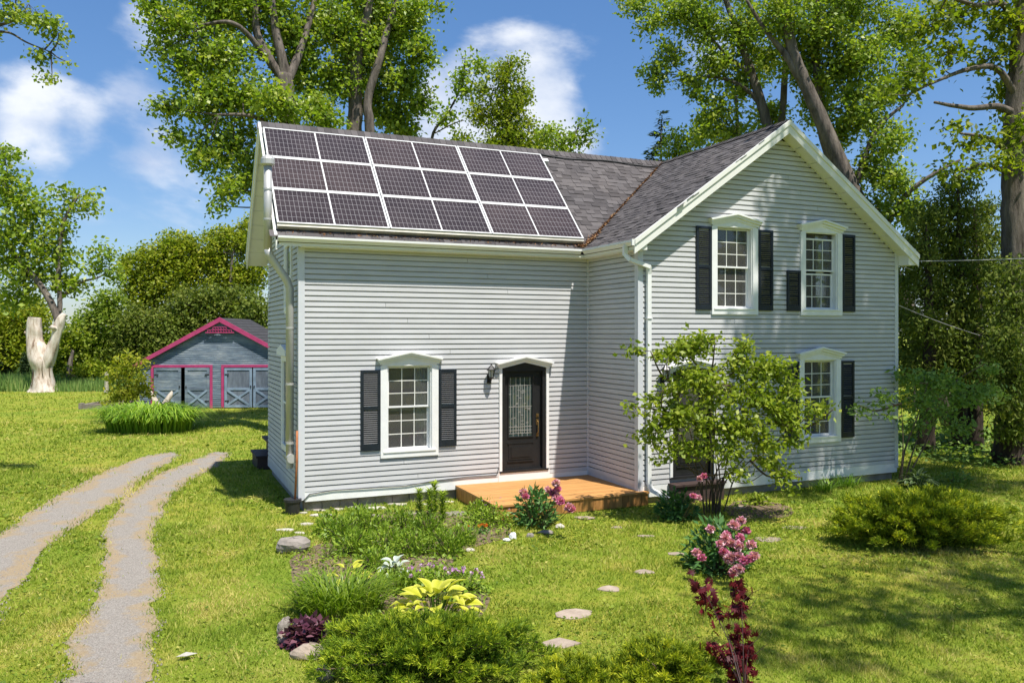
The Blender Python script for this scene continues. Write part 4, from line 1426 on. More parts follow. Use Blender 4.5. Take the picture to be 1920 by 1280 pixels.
tag(b.build('mounting_rail', M['rail']), 'dull metal rails carrying the solar panels on the roof', 'rail')
b = MB(); p = base + Uv * 6.36 + Vv * 2.86; b.box(-0.09, 0.09, -0.05, 0.05, 0.0, 0.10)
jb = b.build('junction_box', M['whitebox']); m = Matrix.Identity(4)
for k in range(3):
    m[k][0], m[k][1], m[k][2], m[k][3] = Uv[k], Vv[k], Nv[k], (p - Nv * 0.07)[k]
jb.matrix_world = m
tag(jb, 'small white box on the shingles at the top corner of the solar array', 'junction box')
b = MB()
pts = []
for i in range(24):
    t = i / 23
    x_ = 5.95 + t * (XR - 6.1)
    v_ = 0.20 + 0.05 * math.sin(t * 9) + 0.05 * math.sin(t * 3)
    pts.append(Vector((x_, YR, ZR)) - Vv * v_ + Nv * 0.035)
b.tube(pts, 0.018, 6)
tag(b.build('conduit', M['cable'], smooth=True), 'black cable conduit running just below the roof ridge', 'conduit')

# needles and twigs caught in the valley and behind the gutter
def debris():
    n = 1300
    t = np.concatenate([rng.random(n // 2) ** 2.6, rng.random(n - n // 2)])
    P0, P1 = np.array([L1 - OV, -OV, ZE]), np.array([XR, YR, ZR])
    P = P0 + (P1 - P0) * t[:, None]
    spread = 0.012 + 0.14 * np.exp(-t * 9)
    off = rng.normal(0, 1, n) * spread
    # lie on whichever slope the piece falls on
    P[:, 0] += np.where(off > 0, off, off * 0.7)
    zl = ZE + (P[:, 1] + OV) * S1
    zw = ZE + (P[:, 0] - L1 + OV) * S2
    P[:, 2] = np.maximum(zl, zw) + 0.022 + rng.random(n) * 0.02 + 0.035 * np.exp(-t * 9) * rng.random(n)
    m = 500
    Q = np.stack([rng.random(m) * 6.2 - 0.4, -OV + 0.02 + rng.random(m) * 0.10, np.zeros(m)], -1)
    Q[:, 2] = ZE + (Q[:, 1] + OV) * S1 + 0.025
    P = np.concatenate([P, Q]); n = len(P)
    an = rng.random(n) * 2 * PI
    l, w = 0.02 + 0.035 * rng.random(n), 0.005 + 0.006 * rng.random(n)
    dx = np.stack([np.cos(an), np.sin(an), rng.normal(0, 0.5, n)], -1) * l[:, None]
    dy = np.stack([-np.sin(an), np.cos(an), rng.normal(0, 0.5, n)], -1) * w[:, None]
    V = np.stack([P - dx, P + dy, P + dx, P - dy], 1).reshape(-1, 3)
    o = np_mesh('pine_needle_litter', V, np.arange(4 * n).reshape(-1, 4), M['debris'], tone=np.repeat(rng.random(n), 4))
    tag(o, 'orange brown needle litter caught in the roof valley', 'litter', kind='stuff')
debris()

# ---- lanterns
def lantern(x, y, z, label):
    r_ = thing('wall_lantern', label, 'lantern', (x, y, z), 0, 'wall lanterns by the doors')
    b = MB(); b.box(-0.045, 0.045, -0.025, 0.0, -0.12, 0.06); b.tube([(0, -0.02, -0.06), (0, -0.07, -0.09), (0, -0.12, -0.06), (0, -0.13, 0.0)], 0.012, 8)
    b.build('bracket', M['blackmetal'], r_)
    c = (0, -0.13)
    b = MB()
    for k in range(6):
        a = k * PI / 3
        b.tube([(c[0] + 0.045 * math.cos(a), c[1] + 0.045 * math.sin(a), 0.0), (c[0] + 0.075 * math.cos(a), c[1] + 0.075 * math.sin(a), 0.15)], 0.006, 5)
    b.tube([(c[0], c[1], -0.03), (c[0], c[1], 0.0), (c[0], c[1], 0.012)], [0.02, 0.055, 0.05], 6)
    b.tube([(c[0], c[1], 0.15), (c[0], c[1], 0.165), (c[0], c[1], 0.215), (c[0], c[1], 0.25), (c[0], c[1], 0.28)], [0.095, 0.095, 0.05, 0.018, 0.008], 6)
    b.build('cage', M['blackmetal'], r_)
    b = MB(); b.tube([(c[0], c[1], 0.013), (c[0], c[1], 0.149)], [0.038, 0.066], 6)
    b.build('lamp_glass', M['lampglass'], r_)
lantern(3.755, -0.045, 2.42, 'black wall lantern between the shutter and the front door')
lantern(6.60, -DW - 0.045, 2.45, 'black wall lantern beside the downspout, above the shrub')

# ---- deck
deck = thing('deck', 'low cedar plank deck in the corner below the front door', 'deck', (3.05, -2.13, 0))
DKX, DKY, DKZ = 3.02, 2.09, 0.272
n = 15
pm = MB(); pw_ = DKY / n
pm.box(0, DKX + 0.13, 0, pw_ - 0.006, -0.035, 0)
pl = None
for i in range(n):
    xs = DKX + 0.16 if i < 1 else DKX
    if i == 0:
        MB().box(-0.02, DKX + 0.17, -0.02, pw_ - 0.006, -0.035, 0).build('plank', M['deck'], deck, (0, 0, DKZ))
        continue
    if pl is None:
        pl = MB().box(-0.02, DKX - 0.005, 0, pw_ - 0.006, -0.035, 0).build('plank', M['deck'], deck, (0, i * pw_, DKZ)).data
    else:
        inst(pl, 'plank', deck, (0, i * pw_, DKZ + 0.001 * (i % 3)))
sk = None
nf = 22
for i in range(nf):
    w = (DKX + 0.15) / nf
    if sk is None:
        sk = MB().box(0.003, w - 0.003, 0, 0.022, 0.012, DKZ - 0.037).build('skirt_board', M['decking_side'], deck, (i * w, 0, 0)).data
    else:
        inst(sk, 'skirt_board', deck, (i * w, 0.002 * (i % 2), 0))
for i in range(14):
    w = (DKY - 0.03) / 14
    inst(sk, 'skirt_board', deck, (0.0, 0.026 + (i + 1) * w, 0), (0, 0, R(-90)), (w / ((DKX + 0.15) / nf), 1, 1))
b = MB(); b.box(0.04, DKX - 0.02, 0.04, 0.08, 0.02, DKZ - 0.04); b.box(0.04, DKX - 0.02, 1.0, 1.04, 0.02, DKZ - 0.04); b.box(0.04, DKX - 0.02, DKY - 0.08, DKY - 0.04, 0.0, DKZ - 0.04)
b.build('joist', M['greywood'], deck)

# ---- small things at the house
b = MB()
pts = [Vector((0.02, -0.06, ZB - 0.02)), Vector((0.15, -0.06, 0.33)), Vector((0.6, -0.06, 0.37)), Vector((1.2, -0.062, 0.36)), Vector((2.0, -0.06, 0.345)), Vector((2.6, -0.06, 0.40)), Vector((3.3, -0.06, 0.43)), Vector((3.92, -0.06, 0.42)), Vector((3.96, -0.06, 0.55))]
b.tube(pts, 0.009, 6)
tag(b.build('cable', M['cable'], smooth=True), 'loose dark cable along the foot of the long front wall', 'cable')
b = MB()
b.tube([(12.98, -DW - 0.05, 4.86), (13.25, -DW - 0.2, 4.75)], 0.01, 6); 
A_, B_ = Vector((13.0, -2.0, 4.95)), Vector((26.5, -4.6, 6.15))
b.tube([A_.lerp(B_, t / 14) - Vector((0, 0, 0.9 * (t / 14) * (1 - t / 14))) for t in range(15)], 0.012, 6)
tag(b.build('service_wire', M['wire'], smooth=True), 'pale overhead service wire leaving the house under the eave', 'wire')
b = MB()
A_, B_ = Vector((13.0, -1.9, 4.0)), Vector((22, 1.0, 2.9))
b.tube([A_.lerp(B_, t / 14) - Vector((0, 0, 0.5 * (t / 14) * (1 - t / 14))) for t in range(15)], 0.010, 6)
tag(b.build('service_wire', M['wire'], smooth=True), 'lower thin dark wire running from the house corner into the cedars', 'wire')

pot = thing('plant_pot', 'black plastic plant pot at the left corner of the house', 'plant pot', (-0.16, -0.06, 0))
b = MB(); b.tube([(0, 0, 0.0), (0, 0, 0.24)], [0.125, 0.15], 20, cap=True); b.build('pot_body', M['plastic'], pot, smooth=False)
b = MB(); b.tube([(0, 0, 0.225), (0, 0, 0.27)], 0.162, 20); b.build('rim', M['plastic'], pot)
b = MB(); b.tube([(0, 0, 0.0), (0.03, 0.0, 0.7), (0.035, 0.0, 1.25)], 0.02, 8)
tag(b.build('rusty_rod', M['rust'], loc=(-0.12, -0.10, 0.272), smooth=True), 'rusty orange rod standing in the black pot against the corner', 'rod')
st = thing('back_steps', 'dark brown wooden steps just behind the left end wall', 'steps', (0.1, 5.7, 0))
for (x0, x1, z) in ((-0.34, 0.10, 0.34), (-0.06, 0.8, 0.68)):
    b = MB(); b.box(x0, x1, -0.62, 0.62, z - 0.05, z); b.build('tread', M['brownwood'], st)
for (x0, x1, z) in ((-0.30, 0.04, 0.29), (0.045, 0.8, 0.63)):
    b = MB(); b.box(x0, x1, -0.57, 0.57, 0.0, z - 0.001); b.build('riser', M['brownwood'], st)
b = MB(); b.tube([(-0.02, -0.55, 0.34), (-0.02, -0.55, 0.95)], 0.018, 6); b.build('rail_post', M['blackmetal'], st)

# ------------------------------------------------------------------ garage
GA = (-3.06, 23.63)
gar = thing('garage', 'weathered blue grey garage with raspberry pink trim', 'garage', (GA[0], GA[1], 0), -0.4145 + R(3))
GW, GD, GH, GP = 6.95, 4.6, 1.95, 3.88
gs = (GP - GH) / (GW / 2)
D1 = (0.60, 3.02, 1.80)
D2 = (3.62, 6.10, 1.80)
b = MB()
for (a, c, s0, s1) in cells_around(0.0, GW, 0.0, GH, [(D1[0], D1[1], 0.0, D1[2]), (D2[0], D2[1], 0.0, D2[2])]):
    b.box(a, c, 0.0, 0.12, s0, s1)
b.slab([(0, 0, GH + 0.001), (GW, 0, GH + 0.001), (GW / 2, 0, GP - 0.05)], (0, 0.12, 0))
b.box(0.0, 0.12, 0.121, GD, 0.0, GH - 0.02); b.box(GW - 0.12, GW, 0.121, GD, 0.0, GH - 0.02); b.box(0.121, GW - 0.121, GD - 0.1, GD, 0.0, GH)
b.slab([(0.1, GD, GH + 0.001), (GW - 0.1, GD, GH + 0.001), (GW / 2, GD, GP - 0.1)], (0, -0.1, 0))
gwall = b.build('wall', M['barn'], gar)
b = MB()
z = 0.06
rb = random.Random(5)
while z < GP - 0.25:
    a, c = 0.0, GW
    if z > GH - 0.05:
        a = (z - GH) / gs + 0.02
        c = GW - a
    spans = [(a, c)]
    if z < 1.80:
        spans = [(0.0, D1[0]), (D1[1], D2[0]), (D2[1], GW)]
    for s0, s1 in spans:
        x = s0
        while x < s1 - 0.05:
            e = min(s1, x + 1.6 + 1.4 * rb.random())
            k = 0.004 * rb.random()
            b.add([(x, -0.004 - k, z + 0.088), (e - 0.006, -0.004 - k, z + 0.088), (e - 0.006, -0.02 - k, z), (x, -0.02 - k, z), (x, -0.001, z), (e - 0.006, -0.001, z)], [(3, 2, 1, 0), (4, 5, 2, 3)])
            x = e
    z += 0.092
o = b.build('clapboards', M['barn'], gwall)
o['kind'] = 'stuff'
b = MB()
ov = 0.22
def groof(x0, z0, x1, z1):
    return [(x0, -0.15, z0), (x1, -0.15, z1), (x1, GD + 0.15, z1), (x0, GD + 0.15, z0)]
b.slab(groof(-ov, GH - ov * gs, GW / 2, GP), (0, 0, 0.09))
b.slab(groof(GW + ov, GH - ov * gs, GW / 2 + 0.001, GP), (0, 0, 0.09))
groof_o = b.build('roof', M['roof_dark'], gar)
b = MB()
for j in range(16):
    for sgn in (0, 1):
        t0 = j / 16
        x0 = -ov + (GW / 2 + ov) * t0; z0 = GH - ov * gs + (GP - GH + ov * gs) * t0 + 0.092
        x1 = x0 + (GW / 2 + ov) / 16 * 1.05; z1 = z0 + (GP - GH + ov * gs) / 16 * 1.05 - 0.008
        if sgn: x0, x1 = GW - x0, GW - x1
        b.add([(x0, -0.15, z0 + 0.014), (x0, GD + 0.15, z0 + 0.014), (x1, GD + 0.15, z1), (x1, -0.15, z1), (x0, -0.15, z0), (x0, GD + 0.15, z0)], [(0, 1, 2, 3), (4, 5, 1, 0)])
o = b.build('shingles', M['roof_dark'], groof_o)
o['kind'] = 'stuff'
for sgn in (0, 1):
    b = MB()
    f = (lambda x: GW - x) if sgn else (lambda x: x)
    b.slab([(f(-ov - 0.02), -0.19, GH - ov * gs + 0.10), (f(GW / 2), -0.19, GP + 0.11), (f(GW / 2), -0.19, GP - 0.10), (f(-ov - 0.02), -0.19, GH - ov * gs - 0.08)], (0, 0.035, 0))
    b.build('bargeboard', M['pink'], gar)
# fretwork under the peak
b = MB()
cx = GW / 2
for i in range(-4, 5):
    h = 0.42 - abs(i) * 0.085
    xx = cx + i * 0.115
    zc = GP - 0.50
    n = 10
    ring = []
    for k in range(n):
        an = 2 * PI * k / n
        ring.append((xx + 0.062 * math.cos(an), zc + 0.062 * math.sin(an)))
    for k in range(n):
        p, q = ring[k], ring[(k + 1) % n]
        b.beam((p[0], -0.165, p[1]), (q[0], -0.165, q[1]), 0.028, 0.03, (0, 1, 0))
    if abs(i) < 3:
        for k in range(n):
            p, q = ring[k], ring[(k + 1) % n]
            b.beam((p[0], -0.164, p[1] + 0.125), (q[0], -0.164, q[1] + 0.125), 0.028, 0.028, (0, 1, 0))
b.beam((cx - 0.62, -0.163, GP - 0.56), (cx + 0.62, -0.163, GP - 0.56), 0.03, 0.045, (0, 0, 1))
b.build('fretwork', M['pink'], gar)
for (a, c, h) in (D1, D2):
    b = MB()
    b.box(a - 0.11, a, -0.055, -0.026, 0.0, h + 0.11); b.box(c, c + 0.11, -0.055, -0.026, 0.0, h + 0.11); b.box(a, c, -0.055, -0.026, h, h + 0.11)
    b.build('door_trim', M['pink'], gar)
def gdoor(x, w, h, ang, hinge_left, panel, lab):
    """one leaf hung at x; ang opens it outwards"""
    e = MB()
    s = 1 if hinge_left else -1
    def bx(mb, x0, x1, y0, y1, z0, z1):
        mb.box(min(s * x0, s * x1), max(s * x0, s * x1), y0, y1, z0, z1)
    bx(e, 0.0, w, 0.0, 0.03, 0.04, h)
    o = e.build('door', panel, gar, (x, -0.02, 0))
    o.rotation_euler = (0, 0, -s * ang)
    o['label'] = lab
    f = MB()
    bx(f, 0.0, 0.11, -0.022, -0.001, 0.04, h); bx(f, w - 0.11, w, -0.022, -0.001, 0.04, h)
    bx(f, 0.111, w - 0.111, -0.022, -0.001, h - 0.11, h); bx(f, 0.111, w - 0.111, -0.022, -0.001, 0.80, 0.90); bx(f, 0.111, w - 0.111, -0.022, -0.001, 0.04, 0.14)
    f.build('door_rail', M['barnbrace'] if panel is M['barndoor'] else M['barn'], o)
    for (z0, z1, yy) in ((0.14, 0.80, -0.014), (0.80, 0.14, -0.020)):
        k = MB()
        k.beam((s * 0.11, yy, z0), (s * (w - 0.11), yy, z1), 0.09, 0.018, (0, 1, 0))
        k.build('brace', M['barnbrace'], o)
    k = MB(); bx(k, 0.02, 0.2, -0.032, -0.0225, h - 0.32, h - 0.27); bx(k, 0.02, 0.2, -0.032, -0.0225, 0.30, 0.35); bx(k, w - 0.07, w - 0.03, -0.05, -0.0225, 0.92, 1.0)
    k.build('hinge', M['blackmetal'], o)
dw = (D1[1] - D1[0]) / 2
gdoor(D1[0] + 0.02, dw - 0.04, 1.78, R(3), True, M['barn'], 'bleached grey garage door leaf, slightly open')
gdoor(D1[1] - 0.02, dw - 0.19, 1.78, R(8), False, M['barn'], 'grey garage door leaf standing ajar')
gdoor(D2[0] + 0.02, dw - 0.015, 1.78, 0.0, True, M['barndoor'], 'dark closed garage door leaf')
gdoor(D2[1] - 0.02, dw - 0.015, 1.78, 0.0, False, M['barndoor'], 'dark closed garage door leaf beside the house corner')

# ------------------------------------------------------------------ yard bits
def smooth_path(pts, n=5):
    """Catmull-Rom through (x,y,z,r) points"""
    p = np.array(pts, dtype=float)
    out = []
    for i in range(len(p) - 1):
        p0, p1, p2, p3 = p[max(i-1,0)], p[i], p[i+1], p[min(i+2,len(p)-1)]
        for k in range(n):
            u = k / n
            out.append(0.5*((2*p1)+(-p0+p2)*u+(2*p0-5*p1+4*p2-p3)*u*u+(-p0+3*p1-3*p2+p3)*u**3))
    out.append(p[-1])
    return np.array(out)

def gnarl(b, pts, n=14, amp=0.08, seed=0, seg=6):
    """thick knobbly limb"""
    q = smooth_path(pts, seg)
    r0 = len(b.v)
    b.tube([t[:3] for t in q], [float(t[3]) for t in q], n)
    for i in range(len(q)):
        c = Vector(q[i][:3])
        for k in range(n):
            v = Vector(b.v[r0 + i * n + k])
            a = k * 2 * PI / n
            w_ = i * 6.0 / seg
            f = 1 + amp * math.sin(3 * a + seed + w_ * 0.15) + amp * 0.7 * math.sin(5 * a - w_ * 0.2 + seed * 2) + amp * 0.35 * math.sin(11 * a + w_ * 0.12) + amp * 0.5 * math.sin(w_ * 0.6 + 2 * a)
            b.v[r0 + i * n + k] = tuple(c + (v - c) * f)

SX, SY = (-8.35, 37.09)
stump = thing('dead_trunk', 'bleached forked dead tree trunk standing on the far lawn', 'dead tree', (SX, SY, 0))
rgt = Vector((math.cos(0.4145), -math.sin(0.4145), 0))
def sp(l, z, r, d=0.0):
    v = rgt * l + Vector((rgt.y * -d, rgt.x * d, 0))
    return (v.x, v.y, z, r)
b = MB()
gnarl(b, [sp(0.18, -0.1, 0.84), sp(0.18, 0.25, 0.66), sp(0.14, 1.0, 0.50), sp(0.06, 1.7, 0.58), sp(-0.14, 2.35, 0.52), sp(-0.28, 2.9, 0.41), sp(-0.31, 3.4, 0.40), sp(-0.30, 3.85, 0.36), sp(-0.28, 4.16, 0.33)], 30, 0.05, 1, 12)
b.build('trunk', M['dead'], stump, smooth=True)
b = MB()
gnarl(b, [sp(0.20, 1.2, 0.34), sp(0.42, 1.8, 0.38), sp(0.70, 2.5, 0.29), sp(0.90, 3.1, 0.25), sp(1.06, 3.7, 0.26), sp(1.22, 4.1, 0.22), sp(1.36, 4.35, 0.13)], 22, 0.07, 2, 10)
b.build('limb', M['dead'], stump, smooth=True)
b = MB()
gnarl(b, [sp(-0.40, 3.25, 0.18), sp(-0.72, 3.30, 0.10), sp(-0.86, 3.32, 0.07)], 12, 0.10, 3)
b.build('branch_stub', M['dead'], stump, smooth=True)
b = MB()
gnarl(b, [sp(1.0, 3.45, 0.15, -0.1), sp(0.88, 3.60, 0.14, -0.32), sp(0.82, 3.64, 0.09, -0.40)], 12, 0.10, 4)
b.build('branch_stub', M['dead'], stump, smooth=True)
# dark cracks running down the stripped wood
rc = random.Random(8)
for k in range(9):
    b = MB()
    a0 = rc.uniform(3.5, 6.0)
    z0, z1 = rc.uniform(0.1, 1.4), rc.uniform(1.6, 2.3)
    pts = []
    for i in range(8):
        t = i / 7
        z = z0 + (z1 - z0) * t
        r_ = 0.58 if z < 0.5 else 0.515
        an = a0 + 0.10 * math.sin(5 * t + k)
        pts.append((0.13 + 0.03 * math.sin(z) + r_ * math.cos(an), r_ * math.sin(an), z))
    b.tube([tuple(Vector((rgt.x * p[0] - rgt.y * -0 , rgt.y * p[0], p[2])) + Vector((-rgt.y * p[1], rgt.x * p[1], 0))) for p in pts], [0.004] + [0.018] * 6 + [0.004], 5)
    b.build('crack', M['stem'], stump)

rb_ = (-5.05, 24.23)
bed = thing('raised_bed', 'low weathered timber garden bed left of the garage', 'garden bed', (rb_[0], rb_[1], 0), -0.4145)
for (x0, x1, y0, y1) in ((-0.35, 2.6, 0.0, 0.14), (-0.35, 2.6, 1.9, 2.04)):
    for k in range(2):
        MB().box(x0, x1, y0, y1, k * 0.11, k * 0.11 + 0.105).build('timber', M['greywood'], bed)
MB().box(-0.45, -0.30, -0.06, 0.2, 0, 0.26).build('post', M['greywood'], bed)
for k in range(2):
    MB().box(-0.35, -0.21, 0.145, 1.895, k * 0.11, k * 0.11 + 0.105).build('timber', M['greywood'], bed)
MB().box(-0.2, 2.5, 0.15, 1.89, 0.01, 0.16).build('soil', M['soil'], bed)
fk = (-2.30, 21.74)
b = MB()
gnarl(b, [(0.05, 0, -0.05, 0.16), (-0.1, 0, 0.35, 0.13), (-0.35, 0.05, 0.8, 0.10), (-0.45, 0.05, 1.0, 0.05)], 10, 0.12, 1)
gnarl(b, [(0.0, 0, 0.0, 0.16), (0.25, -0.05, 0.35, 0.13), (0.42, -0.05, 0.65, 0.10), (0.5, 0, 0.85, 0.04)], 10, 0.12, 2)
tag(b.build('driftwood', M['driftwood'], loc=(fk[0], fk[1], 0), smooth=True), 'forked piece of bleached driftwood standing behind the far daylilies', 'driftwood')
fp = (-4.88, 34.26)
b = MB()
gnarl(b, [(0, 0, -0.1, 0.11), (0.02, 0, 0.6, 0.10), (0.0, 0, 1.15, 0.09)], 8, 0.1, 1)
tag(b.build('fence_post', M['driftwood'], loc=(fp[0], fp[1], 0)), 'grey wooden fence post at the edge of the tall grass', 'fence post')

# ------------------------------------------------------------------ stones
def flat_stone(name, cat, u, w, d, h, mat, label, seed, group):
    rr = random.Random(seed)
    n = 9
    ring = []
    for k in range(n):
        a = 2 * PI * k / n + rr.uniform(-0.2, 0.2)
        f = rr.uniform(0.72, 1.15)
        ring.append((w / 2 * f * math.cos(a), d / 2 * f * math.sin(a)))
    b = MB()
    vs = [(x, y, -0.03) for x, y in ring] + [(x, y, h * 0.6 + rr.uniform(0, 0.004)) for x, y in ring] + [(x * 0.9, y * 0.9, h + rr.uniform(-0.004, 0.004)) for x, y in ring] + [(0, 0, h + 0.003)]
    fs = []
    for k in range(n):
        k2 = (k + 1) % n
        fs += [(k, k2, n + k2, n + k), (n + k, n + k2, 2 * n + k2, 2 * n + k), (2 * n + k, 2 * n + k2, 3 * n)]
    b.add(vs, fs)
    o = b.build(name, mat, loc=(u[0], u[1], 0))
    o.rotation_euler = (0, 0, -0.4145)
    return tag(o, label, cat, group)

def boulder(name, u, w, d, h, mat, label, seed, group=None, cat='rock'):
    rr = random.Random(seed)
    b = MB()
    nu, nv = 14, 8
    ph = [rr.uniform(0, 6) for _ in range(6)]
    for j in range(nv + 1):
        t = PI * j / nv
        for i in range(nu):
            a = 2 * PI * i / nu
            f = 1 + 0.14 * math.sin(2 * a + ph[0]) + 0.10 * math.sin(3 * a + 2 * t + ph[1]) + 0.10 * math.sin(3 * t + ph[2]) + rr.uniform(-0.05, 0.05)
            z = math.cos(t) * (h * 0.62) * f + h * 0.36
            b.v.append((w / 2 * math.sin(t) ** 0.8 * math.cos(a) * f, d / 2 * math.sin(t) ** 0.8 * math.sin(a) * f, z))
    for j in range(nv):
        for i in range(nu):
            b.f.append((j * nu + i, (j + 1) * nu + i, (j + 1) * nu + (i + 1) % nu, j * nu + (i + 1) % nu))
    o = b.build(name, mat, loc=(u[0], u[1], 0))
    o.rotation_euler = (0, 0, -0.4145)
    return tag(o, label, cat, group)
ORD = ['first', 'second', 'third', 'fourth', 'fifth', 'sixth', 'seventh', 'eighth', 'ninth', 'tenth', 'eleventh', 'twelfth', 'thirteenth', 'fourteenth', 'fifteenth']
STEPS = [((1.49, -7.65), .42, .30), ((2.05, -6.92), .48, .40), ((2.92, -6.25), .36, .26), ((3.75, -5.80), .29, .20), ((4.70, -5.20), .27, .20), ((4.88, -4.12), .30, .16), ((4.74, -3.42), .20, .14)]
for i, (u, w, d) in enumerate(STEPS):
    flat_stone('stepping_stone', 'stepping stone', u, w, d, 0.014, M['warm_stone'], 'flat stepping stone in the lawn, %s counting from the low juniper towards the deck' % ORD[i], 40 + i, 'stepping stones across the lawn')
for i, (u, w, d, nm) in enumerate([((6.57, -5.09), .46, .34, 'nearest the pink peony'), ((7.52, -4.65), .48, .26, 'between the peony and the bare soil'), ((7.72, -2.98), .5, .3, 'right under the leafy shrub')]):
    flat_stone('flagstone', 'flagstone', u, w, d, 0.014, M['warm_stone'], 'brownish flagstone in the grass, %s' % nm, 60 + i, 'flagstones near the shrub')
FLAGS = [((-0.47, -1.33), .30, .16), ((-0.29, -1.65), .2, .12), ((-0.08, -1.05), .26, .14), ((0.02, -0.13), .16, .10), ((0.32, -0.02), .24, .1), ((0.29, -0.45), .40, .18), ((0.69, -0.09), .26, .16), ((0.96, -0.05), .22, .16), ((1.34, -0.27), .52, .22), ((1.15, -0.87), .34, .24), ((1.82, -0.12), .48, .20), ((1.83, -0.98), .30, .2), ((2.31, -0.33), .3, .12), ((2.81, -0.28), .24, .12), ((2.59, -1.32), .44, .40)]
for i, (u, w, d) in enumerate(FLAGS):
    flat_stone('flagstone', 'flagstone', u, w, d, 0.022, M['grey_stone'] if i in (9, 11, 14) else M['pale_stone'], 'pale flagstone along the long wall, %s from the black pot' % ORD[i], 80 + i, 'flagstones along the long wall')
boulder('boulder', (-0.57, -2.75), .44, .34, .23, M['grey_stone'], 'large pinkish grey boulder at the corner of the flower bed', 1)
boulder('rock', (-1.17, -6.09), .13, .30, .14, M['grey_stone'], 'narrow grey rock at the bed edge beside the bright daylilies', 2)
boulder('rock', (-1.16, -6.43), .24, .18, .13, M['warm_stone'], 'rounded tan rock just left of the purple leaved plant', 3)
boulder('rock', (-1.04, -6.94), .32, .22, .14, M['warm_stone'], 'tan rock below the purple leaved plant', 4)
boulder('rock', (-0.99, -7.53), .20, .18, .13, M['grey_stone'], 'grey rock at the corner of the near juniper', 5)
boulder('rock', (3.83, -3.06), .17, .12, .08, M['pale_stone'], 'pale rock in the lawn edge right of the deck peony', 6)
boulder('rock', (3.44, -3.33), .22, .14, .07, M['grey_stone'], 'low grey rock at the lawn edge below the deck peony', 7)
boulder('rock', (3.12, -3.39), .12, .10, .06, M['grey_stone'], 'small grey rock right of the white stones', 8)
boulder('rock', (2.81, -3.40), .12, .10, .10, M['petal_white'], 'bright white stone at the lawn edge, the taller of two', 9)
boulder('rock', (2.67, -3.48), .12, .08, .05, M['petal_white'], 'bright white stone at the lawn edge, the flatter of two', 10)
boulder('rock', (4.57, -2.61), .36, .22, .035, M['warm_stone'], 'flat stone in front of the deck skirt', 11)
boulder('rock', (1.12, -8.32), .14, .13, .07, M['warm_stone'], 'reddish stone between the two near junipers', 12)
boulder('rock', (1.90, -3.84), .12, .10, .06, M['pale_stone'], 'pale pebble at the dark edge of the perennial bed', 13)
b = MB(); b.add([(-0.10, 0, 0.045), (0.0, -0.05, 0.055), (0.11, 0.0, 0.05), (0.0, 0.055, 0.06), (0, 0, 0.045)], [(0, 1, 4), (1, 2, 4), (2, 3, 4), (3, 0, 4)])
lf = (-2.20, -6.49)
tag(b.build('fallen_leaf', M['pale_stone'], loc=(lf[0], lf[1], 0)), 'pale fallen leaf on the grass near the gravel track', 'leaf')

def on_stone(P):
    hit = np.zeros(len(P), dtype=bool)
    c, s = math.cos(0.4145), math.sin(0.4145)
    for (u, w, h) in STEPS + FLAGS:
        dx, dy = P[:, 0] - u[0], P[:, 1] - u[1]
        hit |= ((c * dx - s * dy) / (w * 0.46)) ** 2 + ((s * dx + c * dy) / (h * 0.46)) ** 2 < 1
    return hit
lawn_blades()

# ------------------------------------------------------------------ foliage tools
def unit(v):
    return v / np.maximum(np.linalg.norm(v, axis=-1, keepdims=True), 1e-9)

def leaf_quads(P, D_, N, L, W, fold=0.12):
    """kite shaped leaves: base P, direction D, normal N, length L, width W"""
    S = unit(np.cross(N, D_))
    N2 = unit(np.cross(D_, S))
    L, W = L[:, None], W[:, None]
    mid = P + D_ * L * 0.45
    V = np.stack([P, mid + S * W * 0.5 + N2 * W * fold, P + D_ * L, mid - S * W * 0.5 + N2 * W * fold], 1)
    return V.reshape(-1, 3)

def sample_blobs(blobs, cov, leaf_l, leaf_w, per, rg, shell=0.55):
    """cluster centres through the ellipsoids of a crown"""
    C, K = [], []
    for bi, (x, y, z, rh, rz) in enumerate(blobs):
        area = PI * rh * rz
        n = max(2, int(cov * area / (0.25 * leaf_l * leaf_w) / per))
        d = unit(rg.normal(0, 1, (n, 3)))
        r = rg.random(n) ** shell
        C.append(np.array([x, y, z]) + d * r[:, None] * np.array([rh, rh, rz]))
        K.append(np.full(n, bi))
    return np.concatenate(C), np.concatenate(K)

def cluster_leaves(C, per, spread, leaf_l, leaf_w, rg, up=0.45, droop=0.2, jit=0.3, tone0=0.5, ctone=0.16):
    n = len(C)
    P = np.repeat(C, per, 0)
    m = len(P)
    off = rg.normal(0, 1, (m, 3)) * spread
    off[:, 2] *= 0.75
    P = P + off
    N = unit(rg.normal(0, 1, (m, 3)) + np.array([0, 0, up * 2]))
    Dd = unit(np.cross(N, rg.normal(0, 1, (m, 3))) + np.array([0, 0, -droop]))
    L = leaf_l * (1 + jit * rg.normal(0, 1, m)).clip(0.45, 1.7)
    W = leaf_w * (1 + jit * rg.normal(0, 1, m)).clip(0.45, 1.7)
    V = leaf_quads(P, Dd, N, L, W)
    tone = np.clip(tone0 + np.repeat(rg.normal(0, ctone, n), per) + rg.normal(0, 0.16, m), 0, 1)
    return V, np.repeat(tone, 4)

def twig_mesh(A, B_, r0, r1):
    """three sided twigs from A to B"""
    d = unit(B_ - A)
    s = unit(np.cross(d, np.array([0.3, 0.5, 0.8])))
    t = np.cross(d, s)
    V = []
    for k in range(3):
        a = 2 * PI * k / 3
        o = s * math.cos(a) + t * math.sin(a)
        V.append(A + o * r0); V.append(B_ + o * r1)
    V = np.stack(V, 1)
    n = len(A)
    i = np.arange(n)[:, None] * 6
    F = np.concatenate([i + np.array([[0, 2, 3, 1]]), i + np.array([[2, 4, 5, 3]]), i + np.array([[4, 0, 1, 5]])], 0)
    return V.reshape(-1, 3), F

